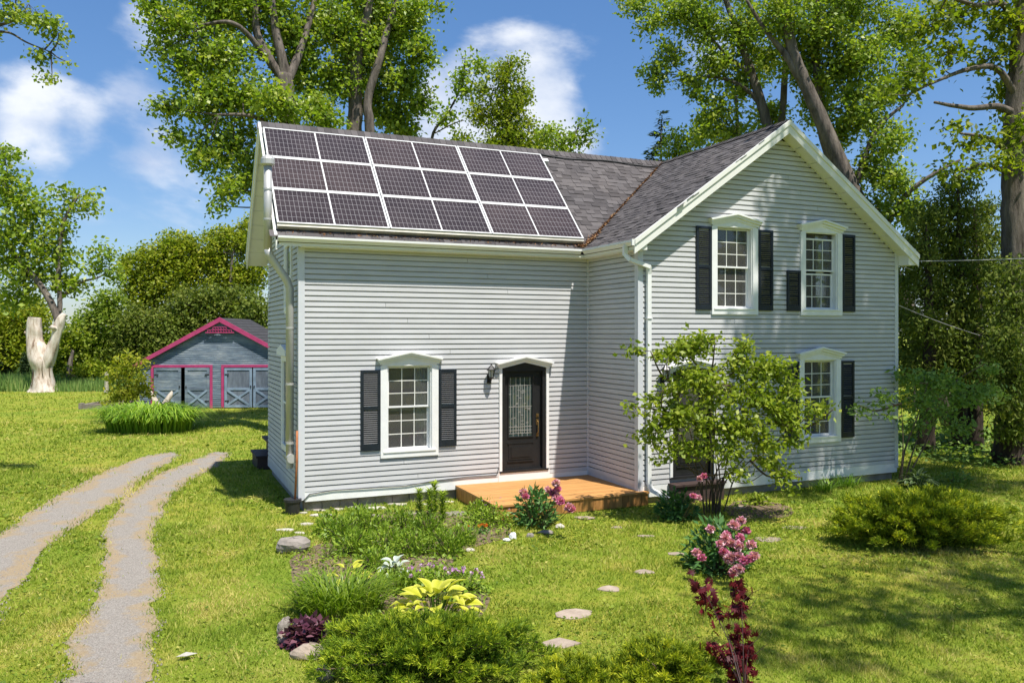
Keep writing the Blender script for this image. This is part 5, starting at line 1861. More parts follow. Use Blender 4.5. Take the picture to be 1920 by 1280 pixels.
def tree(name, label, cat, limbs, blobs, leaf, seed, cov=1.25, ll=0.14, lw=0.11, per=26, spread=0.20, bark='bark', group=None, twigs=0.6, shell=0.55, tone0=0.5, up=0.45, droop=0.2, twig_r=0.016, n=10, bright=None):
    rg = np.random.default_rng(seed)
    base = np.array(limbs[0][0][:3])
    root = thing(name, label, cat, (base[0], base[1], 0), 0, group)
    o3 = np.array([base[0], base[1], 0.0])
    samples = []
    tr, br = MB(), MB()
    for k, lb in enumerate(limbs):
        q = smooth_path(lb, 6)
        q[:, :3] -= o3
        jit = rg.normal(0, 1, (len(q), 3)) * q[:, 3:4] * 0.05
        jit[0] = 0
        q[:, :3] += jit
        (tr if k == 0 else br).tube([t[:3] for t in q], [float(t[3]) for t in q], n if k == 0 else 7)
        samples.append(q[len(q) // 3 if k == 0 else 1:, :3])
    tr.build('trunk', M[bark], root, smooth=True)
    samples = np.concatenate(samples)
    C, K = sample_blobs(blobs, cov, ll, lw, per, rg, shell)
    C -= o3
    V, tone = cluster_leaves(C, per, spread, ll, lw, rg, up, droop, tone0=tone0)
    np_mesh('crown', V, np.arange(len(V)).reshape(-1, 4), M[leaf], root, tone)
    if twigs > 0:
        # boughs to each clump centre, then twigs to the leaf sprays
        bc = np.array([b[:3] for b in blobs]) - o3
        bc += rg.normal(0, 0.1, bc.shape)
        d2 = ((bc[:, None] - samples[None]) ** 2).sum(-1)
        near = samples[d2.argmin(1)]
        for i in range(len(bc)):
            ln = float(np.linalg.norm(bc[i] - near[i]))
            mid = (near[i] + bc[i]) / 2 + np.array([0, 0, -0.08 * ln]) + rg.normal(0, 0.06, 3) * ln
            r_ = 0.010 + 0.007 * ln
            pth = smooth_path([(*near[i], r_ * 1.3), (*mid, r_), (*bc[i], r_ * 0.45)], 4)
            br.tube([t[:3] for t in pth], [float(t[3]) for t in pth], 5)
        sel = rg.random(len(C)) < twigs
        A = bc[K[sel]] * 0.55 + (near[K[sel]]) * 0.0 + C[sel] * 0.45 + rg.normal(0, 0.05, (sel.sum(), 3))
        A = np.where(rg.random((len(A), 1)) < 0.5, bc[K[sel]], A)
        TV, TF = twig_mesh(A, C[sel], twig_r, twig_r * 0.35)
        nb = len(br.v)
        br.v.extend(map(tuple, TV))
        br.f.extend([tuple(int(j) + nb for j in f) for f in TF])
    if br.v:
        br.build('branches', M[bark], root, smooth=True)
    return root

# ------------------------------------------------------------------ trees behind the house
tree('cottonwood_tree', 'tall leafy cottonwood behind the solar roof, nearest the flue', 'tree',
     [[(1.41, 12.33, 0.13, 0.400), (1.43, 12.32, 5.51, 0.350), (1.52, 12.28, 9.04, 0.310), (1.57, 12.26, 10.81, 0.280), (1.46, 12.31, 11.87, 0.240)],
      [(1.46, 12.31, 11.69, 0.200), (1.00, 12.51, 12.40, 0.170), (0.63, 12.67, 13.28, 0.140), (0.58, 12.69, 14.70, 0.110), (0.44, 12.76, 15.94, 0.080)],
      [(1.49, 12.29, 11.78, 0.190), (1.31, 12.37, 12.75, 0.160), (1.15, 12.44, 13.64, 0.130), (1.00, 12.51, 15.41, 0.080)],
      [(0.92, 12.54, 12.40, 0.110), (0.30, 12.27, 13.01, 0.090), (-0.29, 11.99, 13.22, 0.070), (-1.00, 12.30, 13.15, 0.050)],
      [(1.51, 12.29, 11.52, 0.160), (2.06, 12.59, 12.93, 0.130), (2.48, 12.95, 14.39, 0.100), (2.73, 12.84, 15.85, 0.070)],
      [(1.51, 12.29, 9.75, 0.100), (0.49, 11.64, 10.19, 0.070), (-0.64, 11.59, 10.14, 0.040)]],
     [(-2.63, 13.02, 13.73, 0.68, 0.27), (-1.85, 12.67, 13.17, 1.02, 0.68), (-0.69, 13.26, 13.90, 1.24, 0.80), (0.49, 13.28, 14.28, 1.26, 0.81), (-0.41, 12.58, 12.32, 1.30, 0.78), (-1.62, 12.57, 11.81, 0.77, 0.60), (-2.04, 12.76, 10.53, 0.48, 0.41),
      (-1.00, 12.30, 10.70, 1.02, 0.77), (0.15, 12.34, 10.93, 1.04, 0.87), (-1.85, 12.67, 9.65, 0.41, 0.31), (-1.00, 12.30, 9.09, 0.68, 0.65), (-0.09, 12.44, 9.46, 0.87, 0.87), (-0.33, 12.00, 8.06, 0.44, 0.65), (0.38, 12.24, 8.33, 0.49, 0.78),
      (-0.57, 12.11, 7.43, 0.24, 0.24), (1.81, 13.25, 13.65, 1.10, 1.10), (1.11, 11.37, 10.70, 1.02, 0.72), (2.14, 13.65, 12.34, 0.93, 0.93), (-2.32, 12.88, 12.41, 0.51, 0.27), (-1.34, 13.54, 14.88, 1.94, 0.53), (1.39, 13.43, 15.30, 1.65, 0.64), (2.56, 12.92, 11.09, 0.73, 0.59)],
     'poplar', 21, cov=2.8)
tree('cottonwood_tree', 'broad cottonwood with two grey trunks behind the middle of the solar roof', 'tree',
     [[(4.10, 13.33, 0.01, 0.360), (4.08, 13.34, 5.67, 0.320), (4.03, 13.36, 9.84, 0.280), (4.08, 13.34, 11.74, 0.250), (4.17, 13.30, 13.26, 0.200), (4.48, 13.16, 14.78, 0.150), (4.65, 13.09, 16.30, 0.100)],
      [(4.38, 13.21, 6.62, 0.200), (4.45, 12.74, 10.13, 0.180), (4.38, 12.77, 11.44, 0.160), (4.76, 12.60, 12.94, 0.140), (5.26, 12.82, 14.59, 0.110), (5.70, 12.63, 16.11, 0.080)],
      [(4.10, 13.33, 12.31, 0.130), (3.61, 13.55, 13.64, 0.110), (3.09, 13.78, 14.97, 0.080)],
      [(5.84, 13.66, 7.32, 0.100), (5.73, 13.71, 10.56, 0.080), (5.76, 13.69, 11.84, 0.060), (6.16, 13.52, 12.62, 0.040)]],
     [(3.35, 13.66, 14.12, 1.14, 1.14), (4.51, 13.70, 13.53, 1.26, 1.26), (5.57, 13.23, 14.30, 0.97, 0.97), (6.22, 12.40, 13.26, 0.61, 0.76), (5.75, 13.15, 12.37, 0.93, 0.93), (4.99, 14.03, 11.84, 0.79, 0.79), (3.44, 13.62, 12.31, 0.95, 0.95), (2.81, 12.81, 10.63, 0.92, 0.37),
      (6.37, 12.88, 11.60, 0.50, 0.58), (6.77, 12.15, 15.01, 0.34, 0.23), (3.89, 13.97, 15.75, 1.74, 0.68), (5.53, 13.79, 11.15, 0.79, 0.63), (5.98, 13.60, 10.76, 0.59, 0.59), (4.99, 14.03, 15.18, 1.18, 0.88), (5.96, 12.51, 14.78, 0.76, 0.57)],
     'poplar', 22, cov=2.8)
tree('poplar_tree', 'thin leaning poplar between the big cottonwood and the clouds', 'tree',
     [[(7.91, 17.66, 0.01, 0.100), (8.08, 17.59, 8.37, 0.080), (8.27, 17.51, 11.48, 0.065), (8.87, 17.24, 12.55, 0.050), (9.44, 16.99, 13.79, 0.035), (9.57, 16.93, 14.92, 0.020)],
      [(8.39, 17.45, 11.75, 0.030), (9.11, 17.13, 12.16, 0.025), (9.53, 16.95, 12.30, 0.015)]],
     [(9.49, 16.97, 14.96, 0.20, 0.27), (9.57, 16.93, 14.35, 0.50, 0.41), (10.04, 16.72, 14.58, 0.32, 0.45), (9.36, 17.03, 13.67, 0.41, 0.50), (8.87, 17.24, 12.48, 0.41, 0.45), (8.49, 17.41, 12.30, 0.27, 0.23), (9.73, 16.86, 13.34, 0.36, 0.50), (10.25, 16.63, 14.24, 0.32, 0.41)],
     'poplar', 23, cov=1.6, ll=0.17, lw=0.13, per=18, spread=0.22)
tree('poplar_tree', 'upright bushy poplar against the white cloud above the ridge', 'tree',
     [[(10.69, 14.80, 0.15, 0.160), (10.65, 14.82, 7.07, 0.130), (10.59, 14.85, 11.39, 0.100), (10.55, 14.86, 13.55, 0.060), (10.63, 14.83, 14.37, 0.030)]],
     [(10.59, 14.85, 14.15, 0.39, 0.35), (11.08, 14.63, 14.24, 0.22, 0.30), (10.49, 14.89, 13.55, 0.61, 0.61), (10.78, 14.76, 12.58, 0.73, 0.78), (10.29, 14.98, 12.15, 0.61, 0.73), (10.82, 14.74, 11.50, 0.91, 0.86), (11.08, 14.63, 10.63, 1.08, 0.73), (10.29, 14.98, 10.74, 0.86, 0.73), (11.28, 14.54, 13.12, 0.30, 0.48), (9.60, 15.28, 12.15, 0.52, 0.52), (8.79, 15.09, 11.01, 0.47, 0.43), (11.87, 14.28, 11.00, 0.56, 0.61), (9.70, 15.24, 13.12, 0.26, 0.52)],
     'woodland', 24, cov=2.2, ll=0.13, lw=0.09, spread=0.2)
tree('poplar_tree', 'small open topped poplar just above the bare ridge', 'tree',
     [[(11.28, 12.36, 0.35, 0.120), (11.50, 12.26, 7.45, 0.090), (11.69, 12.18, 9.89, 0.060), (12.06, 12.01, 10.66, 0.040), (12.43, 11.85, 11.41, 0.020)]],
     [(11.09, 12.44, 10.90, 0.45, 0.32), (11.56, 12.23, 10.60, 0.53, 0.57), (12.12, 11.99, 10.60, 0.41, 0.49), (12.43, 11.85, 11.35, 0.24, 0.32), (12.65, 11.75, 11.00, 0.28, 0.24), (11.84, 12.11, 10.09, 0.71, 0.49), (12.54, 11.80, 10.60, 0.24, 0.37)],
     'poplar', 25, cov=1.5, ll=0.14, lw=0.11, per=16, spread=0.17)
tree('poplar_tree', 'leafy treetop filling the gap between spruce and gable roof', 'tree',
     [[(17.21, 11.93, 0.15, 0.140), (17.17, 11.95, 8.15, 0.100), (17.11, 11.98, 10.74, 0.050)]],
     [(16.88, 12.08, 11.13, 0.48, 0.52), (17.21, 11.93, 10.52, 0.73, 0.52), (17.86, 11.65, 11.50, 0.39, 0.26), (17.61, 11.76, 11.00, 0.48, 0.39), (16.68, 12.17, 10.48, 0.43, 0.39), (18.20, 11.50, 11.93, 0.26, 0.26)],
     'poplar', 26, cov=1.8, ll=0.14, lw=0.11, per=18, spread=0.2)

# spruce behind the valley
def conifer(name, label, base, h, r, leaf, seed, z0=0.5, tiers=26, per=26, ll=0.20, lw=0.06, group=None):
    rg = np.random.default_rng(seed)
    root = thing(name, label, 'tree', (base[0], base[1], 0), 0, group)
    b = MB(); b.tube([(0, 0, -0.1), (0, 0, h * 0.5), (0, 0, h * 0.98)], [r * 0.09, r * 0.05, 0.01], 8)
    b.build('trunk', M['barkdark'], root, smooth=True)
    P, Dd = [], []
    tw = MB()
    for t in range(tiers):
        f = t / (tiers - 1)
        z = z0 + (h - z0) * f
        rr = r * (1 - f) ** 0.85 + 0.05
        nb = int(5 + 5 * (1 - f))
        for k in range(nb):
            a = rg.random() * 2 * PI
            ln = rr * rg.uniform(0.7, 1.1)
            d = np.array([math.cos(a), math.sin(a), 0.0])
            end = np.array([0, 0, z]) + d * ln + np.array([0, 0, ln * rg.uniform(-0.15, 0.25)])
            tw.tube([(0, 0, z), tuple(end)], [0.02, 0.006], 4, cap=False)
            m = max(5, int(per * ln))
            s = rg.random(m) ** 0.7
            p = np.array([0, 0, z]) + (end - np.array([0, 0, z])) * s[:, None]
            P.append(p + rg.normal(0, 0.05, p.shape))
            side = np.array([-d[1], d[0], 0])
            Dd.append(d * 0.7 + side * rg.normal(0, 0.7, m)[:, None] + np.array([0, 0, 1]) * rg.normal(-0.1, 0.25, m)[:, None])
    P, Dd = np.concatenate(P), unit(np.concatenate(Dd))
    m = len(P)
    N = unit(rg.normal(0, 0.6, (m, 3)) + np.array([0, 0, 1.0]))
    V = leaf_quads(P, Dd, N, np.full(m, ll) * rg.uniform(0.7, 1.3, m), np.full(m, lw) * rg.uniform(0.7, 1.3, m))
    np_mesh('crown', V, np.arange(len(V)).reshape(-1, 4), M[leaf], root, np.repeat(np.clip(rg.normal(0.45, 0.22, m), 0, 1), 4))
    tw.build('branches', M['barkdark'], root)
    return root
sp_ = (18.03, 14.85, -0.14)
conifer('spruce_tree', 'dark pointed spruce rising behind the roof valley', sp_, 13.0, 2.5, 'spruce', 31, z0=3.0, tiers=34, per=34, ll=0.28, lw=0.08)

# ------------------------------------------------------------------ cottonwoods behind the gable
tree('cottonwood_tree', 'leaning cottonwood trunk rising behind the gable peak', 'tree',
     [[(22.70, 4.06, 0.01, 0.380), (21.02, 4.79, 4.49, 0.340), (20.05, 5.22, 6.87, 0.310), (19.31, 5.55, 8.61, 0.285), (18.50, 5.90, 10.63, 0.250), (17.87, 6.18, 12.19, 0.210), (17.50, 6.34, 13.47, 0.180), (17.26, 6.45, 15.30, 0.130)],
      [(17.83, 6.20, 12.00, 0.130), (17.33, 6.42, 12.92, 0.110), (16.66, 6.71, 13.84, 0.080), (16.15, 6.94, 14.75, 0.050)],
      [(20.25, 5.68, 7.12, 0.200), (19.34, 6.63, 10.22, 0.170), (19.08, 6.74, 12.88, 0.150), (19.12, 6.72, 14.78, 0.120), (19.43, 6.59, 16.30, 0.080)],
      [(19.51, 5.46, 8.15, 0.100), (20.18, 5.16, 10.17, 0.080), (21.02, 4.79, 11.09, 0.050)],
      [(20.43, 5.05, 6.69, 0.110), (20.60, 4.43, 7.80, 0.090), (21.07, 3.68, 8.51, 0.070), (21.96, 3.29, 9.04, 0.040)]],
     [(17.33, 6.42, 14.20, 1.10, 0.83), (18.88, 6.28, 13.93, 1.12, 0.93), (19.60, 6.51, 12.60, 1.04, 0.95), (20.11, 5.74, 13.00, 1.12, 0.93), (19.99, 5.79, 11.22, 0.90, 0.90), (20.93, 5.38, 11.88, 0.84, 0.75), (20.43, 5.05, 10.08, 0.88, 0.77), (21.86, 5.52, 14.02, 1.04, 0.85),
      (20.05, 5.22, 8.89, 0.66, 0.62), (20.44, 4.50, 8.43, 0.72, 0.61), (18.56, 6.97, 12.88, 0.68, 0.76), (19.82, 7.51, 11.64, 0.79, 0.79), (19.95, 6.36, 10.41, 0.57, 0.68), (21.95, 4.93, 12.72, 0.65, 0.56), (20.30, 6.20, 14.78, 1.33, 0.76), (20.77, 4.36, 7.35, 0.72, 0.72), (20.18, 5.16, 7.60, 0.51, 0.48), (19.60, 6.51, 15.73, 2.28, 0.57)],
     'poplar_dark', 41, cov=2.7)
tree('cottonwood_tree', 'cottonwood with forked stems left of the gable peak', 'tree',
     [[(18.93, 7.90, 0.05, 0.300), (18.57, 8.06, 6.73, 0.260), (18.39, 8.14, 9.68, 0.220), (18.13, 8.25, 11.15, 0.190), (17.70, 8.44, 12.72, 0.160), (17.16, 8.68, 14.39, 0.120), (16.59, 8.93, 16.16, 0.080)],
      [(18.03, 8.30, 11.64, 0.100), (17.40, 8.57, 12.33, 0.080), (16.59, 8.93, 12.70, 0.060), (15.69, 9.32, 12.72, 0.035)],
      [(18.83, 8.49, 9.78, 0.160), (19.06, 8.39, 11.78, 0.130), (19.17, 8.34, 13.77, 0.110), (19.28, 8.29, 15.77, 0.080)],
      [(17.67, 8.45, 12.82, 0.090), (16.95, 8.77, 13.41, 0.070), (16.05, 9.17, 14.39, 0.050), (15.33, 9.48, 14.98, 0.030)],
      [(17.40, 8.57, 6.14, 0.090), (17.20, 8.66, 10.46, 0.070), (17.13, 8.69, 12.03, 0.050)]],
     [(13.71, 10.19, 15.33, 0.63, 0.39), (14.29, 9.94, 14.63, 0.71, 0.31), (15.15, 9.56, 15.18, 0.98, 0.59), (16.05, 9.17, 14.59, 0.98, 0.79), (14.88, 9.68, 13.51, 0.59, 0.51), (14.39, 9.89, 12.92, 0.51, 0.43), (16.41, 9.01, 13.31, 0.88, 0.67), (17.49, 8.53, 14.49, 0.98, 0.88), (17.73, 8.97, 12.78, 0.84, 0.72), (16.50, 8.97, 11.54, 0.83, 0.75),
      (15.87, 9.25, 12.13, 0.39, 0.35), (15.51, 9.40, 12.62, 0.59, 0.35), (18.90, 9.01, 13.74, 0.81, 0.81), (17.22, 8.65, 10.56, 0.94, 0.51), (16.23, 9.09, 10.66, 0.67, 0.39), (18.90, 9.01, 11.51, 0.69, 0.69), (14.61, 9.80, 12.43, 0.28, 0.28), (16.91, 9.34, 16.17, 2.20, 0.50)],
     'poplar_dark', 42, cov=2.6)
tree('maple_tree', 'big maple with a thick grey trunk and yellow green sprays at the right edge', 'tree',
     [[(18.91, -0.83, -0.01, 0.560), (18.85, -0.81, 0.78, 0.440), (18.83, -0.80, 3.66, 0.380), (18.79, -0.78, 6.26, 0.340), (18.80, -0.78, 8.27, 0.310), (18.91, -0.83, 10.58, 0.270), (19.08, -0.91, 13.17, 0.200)],
      [(18.81, -0.79, 9.21, 0.120), (18.07, -0.79, 9.34, 0.090), (17.14, -0.71, 9.22, 0.070), (15.92, -0.61, 9.26, 0.035)],
      [(18.85, -0.81, 9.57, 0.100), (17.97, -0.86, 10.31, 0.080), (16.83, -0.79, 10.15, 0.060), (15.77, -0.54, 9.70, 0.030)],
      [(18.95, -0.85, 11.44, 0.110), (18.01, -0.98, 11.99, 0.080), (16.90, -1.04, 11.76, 0.060), (16.15, -0.71, 12.04, 0.040)],
      [(18.81, -0.79, 7.99, 0.090), (17.84, -0.80, 8.44, 0.060), (16.71, -0.74, 8.51, 0.030)],
      [(18.79, -0.78, 7.55, 0.080), (17.71, -0.74, 7.76, 0.060), (16.71, -0.74, 7.51, 0.030)]],
     [(18.48, -0.65, 11.66, 0.72, 0.50), (16.98, -0.53, 11.79, 0.77, 0.34), (16.39, -0.60, 10.66, 0.58, 0.25), (15.54, -0.44, 10.00, 0.47, 0.28), (14.48, -0.41, 9.47, 0.32, 0.18), (18.29, -0.56, 10.72, 0.58, 0.37), (19.10, -0.37, 9.86, 0.50, 0.50), (17.43, -0.73, 8.42, 0.59, 0.25), (16.64, -0.60, 8.70, 0.33, 0.17),
      (17.76, -1.42, 7.78, 0.41, 0.28), (16.20, -0.19, 11.37, 0.63, 0.39), (16.80, -0.67, 7.59, 0.56, 0.25), (15.27, -0.32, 9.56, 0.33, 0.22), (17.15, -1.15, 7.78, 0.30, 0.19), (18.46, -1.18, 8.73, 0.37, 0.42), (17.96, -0.41, 12.60, 1.58, 0.40)],
     'maple', 43, cov=2.0, ll=0.15, lw=0.10, per=22, spread=0.2, tone0=0.5)

# ------------------------------------------------------------------ cedars on the right
def cedar(label, base, blobs, seed, r=0.22, h=8.0, tone0=0.52, cov=2.2):
    top = max(b_[2] for b_ in blobs)
    return tree('cedar_tree', label, 'tree',
                [[(base[0], base[1], -0.1, r * 1.25), (base[0], base[1], 0.8, r), (base[0] + 0.1, base[1], top * 0.5, r * 0.7), (base[0], base[1], top, 0.03)]],
                blobs, 'cedar', seed, cov=cov, ll=0.12, lw=0.05, per=24, spread=0.17, bark='barkdark', group='cedars at the right boundary', twigs=0.15, shell=0.5, up=0.25, droop=0.7, tone0=tone0)
cedar('cedar closest to the house corner, its crown beside the eave', (17.33, 0.77), [(17.61, 1.05, 6.42, 0.55, 0.61), (17.30, 0.97, 5.49, 0.66, 0.66), (17.75, 0.99, 4.52, 0.91, 0.67), (17.44, 0.91, 3.53, 0.93, 0.66), (17.96, 0.90, 2.62, 0.99, 0.61), (17.16, 1.03, 2.32, 0.54, 0.45), (18.26, 2.19, 4.82, 0.42, 0.58), (18.23, 2.20, 3.70, 0.42, 0.64), (18.20, 2.21, 2.74, 0.39, 0.58), (18.23, 2.20, 5.79, 0.32, 0.48)], 51)
cedar('tallest cedar of the dark group, its top against the sky', (18.51, 0.70), [(18.74, 0.99, 7.52, 0.53, 0.40), (18.53, 1.08, 6.86, 0.74, 0.53), (18.88, 0.93, 6.16, 0.90, 0.62), (18.46, 1.12, 5.54, 0.77, 0.62), (18.84, 0.73, 4.91, 0.92, 0.69), (18.70, 0.79, 3.84, 0.95, 0.69), (18.56, 0.85, 2.84, 0.92, 0.61), (18.84, 0.73, 2.08, 0.92, 0.49)], 52)
cedar('cedar with a straight dark trunk between the tallest cedar and the maple', (19.13, 0.66), [(20.08, 1.06, 6.95, 0.48, 0.44), (19.96, 0.89, 6.13, 0.57, 0.53), (20.11, 0.83, 5.27, 0.66, 0.69), (19.96, 0.89, 4.17, 0.72, 0.72), (19.89, 0.92, 3.07, 0.75, 0.69), (19.96, 0.89, 2.04, 0.82, 0.57)], 53)
cedar('low shaggy cedar in front of the maple trunk', (17.48, -1.54), [(17.36, -1.79, 4.72, 0.40, 0.54), (17.20, -1.83, 3.91, 0.56, 0.59), (16.89, -1.91, 3.11, 0.63, 0.58), (17.07, -1.99, 2.32, 0.66, 0.58), (16.95, -1.94, 1.59, 0.69, 0.48), (17.01, -1.96, 0.99, 0.66, 0.34)], 54, r=0.34)

# ------------------------------------------------------------------ far left
tree('poplar_tree', 'live poplar stems springing from the forked dead trunk', 'tree',
     [[(-8.23, 37.49, -0.00, 0.200), (-8.23, 37.49, 1.30, 0.200), (-8.01, 37.40, 1.90, 0.180), (-7.73, 37.28, 2.57, 0.170), (-7.51, 37.18, 3.23, 0.170), (-7.44, 37.20, 3.84, 0.190), (-7.86, 37.50, 5.05, 0.190), (-8.64, 38.06, 6.34, 0.160), (-9.69, 38.84, 7.64, 0.110), (-10.59, 39.24, 9.24, 0.080)],
      [(-7.44, 37.20, 3.78, 0.150), (-7.41, 37.52, 5.24, 0.140), (-7.50, 37.88, 7.71, 0.140), (-7.16, 37.73, 9.85, 0.100), (-6.38, 37.39, 11.23, 0.050)],
      [(-7.44, 37.86, 5.25, 0.100), (-6.38, 37.39, 6.17, 0.080), (-5.40, 36.96, 6.48, 0.050), (-4.84, 36.71, 6.94, 0.030)]],
     [(-10.20, 39.29, 13.57, 0.74, 0.74), (-10.34, 39.35, 12.03, 1.23, 1.23), (-9.35, 38.92, 10.96, 1.11, 1.23), (-9.92, 39.16, 9.26, 1.48, 1.35), (-8.51, 38.54, 8.49, 1.35, 1.11), (-10.06, 39.23, 7.42, 1.35, 1.11), (-8.93, 38.73, 6.65, 1.35, 0.92), (-7.30, 38.01, 11.42, 0.49, 0.49), (-6.96, 37.86, 10.65, 0.68, 0.62), (-5.97, 37.43, 11.26, 0.37, 0.49), (-5.89, 37.39, 10.43, 0.55, 0.43),
      (-7.38, 38.05, 9.42, 0.74, 0.74), (-7.47, 38.09, 7.72, 0.86, 0.92), (-7.24, 37.99, 6.19, 0.86, 0.92), (-5.10, 37.04, 7.79, 0.49, 0.74), (-4.65, 36.85, 6.96, 0.43, 0.68), (-5.55, 37.24, 6.96, 0.49, 0.74), (-6.45, 37.64, 6.25, 0.62, 0.37), (-8.37, 38.48, 10.19, 0.74, 0.74), (-9.85, 39.68, 5.44, 1.24, 0.93)],
     'poplar', 61, cov=2.0, ll=0.24, lw=0.19, per=18, spread=0.33, tone0=0.55)
WOODS = [
 ('pale green bushy tree behind the dead trunk, low at the left edge', (-12.43, 56.43), [(-11.82, 52.02, 4.19, 2.09, 1.52), (-10.43, 51.41, 4.57, 1.52, 1.37), (-13.21, 52.63, 2.67, 2.28, 1.90), (-10.78, 51.56, 2.67, 1.90, 1.29), (-12.00, 52.10, 1.53, 2.09, 0.84)], 'woodland', 0.65),
 ('rounded woodland tree left of the garage roof', (-2.44, 46.76), [(-3.63, 47.33, 7.16, 1.34, 1.34), (-2.10, 46.65, 8.28, 1.64, 1.34), (-0.90, 46.12, 9.22, 1.34, 1.05), (-2.95, 47.02, 5.67, 1.64, 1.34), (-1.41, 46.35, 6.79, 1.72, 1.49), (-0.39, 45.90, 7.91, 1.12, 1.12), (-4.15, 47.55, 8.28, 0.60, 0.67), (-1.48, 46.38, 9.85, 0.45, 0.52), (-3.12, 47.10, 8.73, 0.45, 0.60), (-0.32, 45.87, 9.70, 0.52, 0.67)], 'woodland', 0.62),
 ('tallest woodland tree, its crown touching the left eave', (2.34, 44.66), [(1.39, 46.21, 9.13, 1.52, 1.22), (2.95, 45.52, 9.70, 1.52, 0.99), (4.17, 44.99, 9.89, 1.14, 1.14), (2.08, 45.90, 7.23, 1.90, 1.44), (3.65, 45.21, 7.42, 1.52, 1.44), (0.69, 46.51, 7.99, 1.29, 1.29), (-0.53, 47.05, 9.70, 0.53, 0.53), (3.99, 45.06, 11.03, 0.68, 0.68), (2.08, 45.90, 10.42, 0.53, 0.61), (1.21, 46.29, 10.27, 0.38, 0.53), (3.30, 45.37, 10.57, 0.46, 0.53)], 'woodland', 0.6),
 ('woodland tree standing right behind the garage ridge', (0.23, 44.23), [(0.03, 43.53, 5.23, 1.66, 1.30), (1.51, 42.87, 5.23, 1.66, 1.30), (-1.12, 44.03, 4.15, 1.66, 1.44), (3.16, 42.15, 4.87, 1.44, 1.44), (0.53, 43.31, 3.43, 2.16, 1.30), (2.83, 42.29, 3.43, 1.80, 1.08)], 'cedar', 0.62),
 ('woodland tree between the dead trunk and the garden bed', (-6.04, 45.68), [(-5.52, 44.88, 4.84, 1.06, 1.20), (-6.49, 45.30, 3.78, 1.20, 1.27), (-4.87, 44.59, 3.43, 1.27, 1.41), (-6.00, 45.09, 2.19, 1.63, 1.27), (-6.97, 45.52, 2.19, 1.20, 1.20), (-4.87, 44.59, 5.55, 0.64, 0.71)], 'poplar_dark', 0.42),
 ('dark woodland tree behind the garden shrub', (-3.26, 44.46), [(-3.56, 42.92, 3.77, 1.39, 1.39), (-2.29, 42.36, 3.43, 1.39, 1.39), (-4.03, 43.13, 2.04, 1.60, 1.18), (-2.44, 42.43, 1.69, 1.74, 1.18), (-3.40, 42.85, 0.65, 2.08, 0.69), (-1.17, 41.87, 2.04, 1.39, 1.25)], 'cedar', 0.58),
 ('low dark woodland tree beside the dead trunk', (-7.36, 42.68), [(-7.43, 43.53, 2.74, 1.02, 1.16), (-7.90, 43.74, 1.38, 1.16, 1.02), (-6.50, 43.12, 0.87, 1.36, 0.82), (-5.09, 42.50, 0.70, 1.16, 0.68)], 'woodland', 0.36),
 ('dark thicket tree seen between garage and house wall', (3.77, 41.37), [(3.25, 36.65, 4.40, 1.11, 1.31), (3.55, 36.52, 2.77, 1.31, 1.31), (2.65, 36.91, 2.11, 1.31, 0.98)], 'cedar', 0.5)]
for i, (lab, g, bl, lf_, t0) in enumerate(WOODS):
    zt = max(b_[2] for b_ in bl)
    tree('woodland_tree', lab, 'tree', [[(g[0], g[1], -0.1, .22), (g[0], g[1], zt * 0.4, .17), (g[0] + 0.2, g[1], zt * 0.8, .08)]], bl, lf_, 70 + i, cov=3.2, ll=0.22, lw=0.15, per=18, spread=0.30, group='trees of the wood behind the garage', twigs=0.08, tone0=t0)
for (g, h, r_, lab) in (((-12.14, 51.02), 2.5, 0.62, 'small dark columnar cedar at the left edge of the meadow'), ((-10.38, 47.59), 1.95, 0.42, 'small dark columnar cedar just left of the dead trunk')):
    conifer('columnar_cedar', lab, g, h, r_, 'spruce', 80 + int(h * 10), z0=0.05, tiers=20, per=110, ll=0.16, lw=0.06, group='small columnar cedars on the meadow')
# bushes beyond the cedars
for i, (g, bl, lab) in enumerate([((27.07, 9.32), [(27.96, 10.48, 0.57, 0.80, 0.85), (28.82, 10.10, 0.81, 0.94, 0.94), (28.50, 10.24, 1.75, 0.85, 0.71)], 'sunlit bush beyond the cedar trunks, next to the house corner'),
                                   ((28.21, 8.32), [(30.69, 10.37, 0.37, 0.87, 0.87), (31.36, 10.08, 0.86, 0.87, 0.97), (30.36, 10.52, 1.46, 0.97, 0.73)], 'sunlit bush beyond the cedar trunks, behind the tallest cedar'),
                                   ((29.21, 7.14), [(31.41, 8.96, 0.33, 1.04, 0.80), (32.38, 8.54, 0.81, 1.04, 1.04), (31.84, 8.77, 1.75, 0.94, 0.71)], 'sunlit bush beyond the cedar trunks, at the right edge')]):
    tree('bush', lab, 'bush', [[(g[0], g[1], -0.1, .08), (g[0], g[1], 0.9, .05), (g[0], g[1], 1.6, .02)]], bl, 'woodland', 90 + i, cov=1.4, ll=0.2, lw=0.14, per=18, spread=0.25, group='bushes beyond the cedars', twigs=0.1, tone0=0.7)

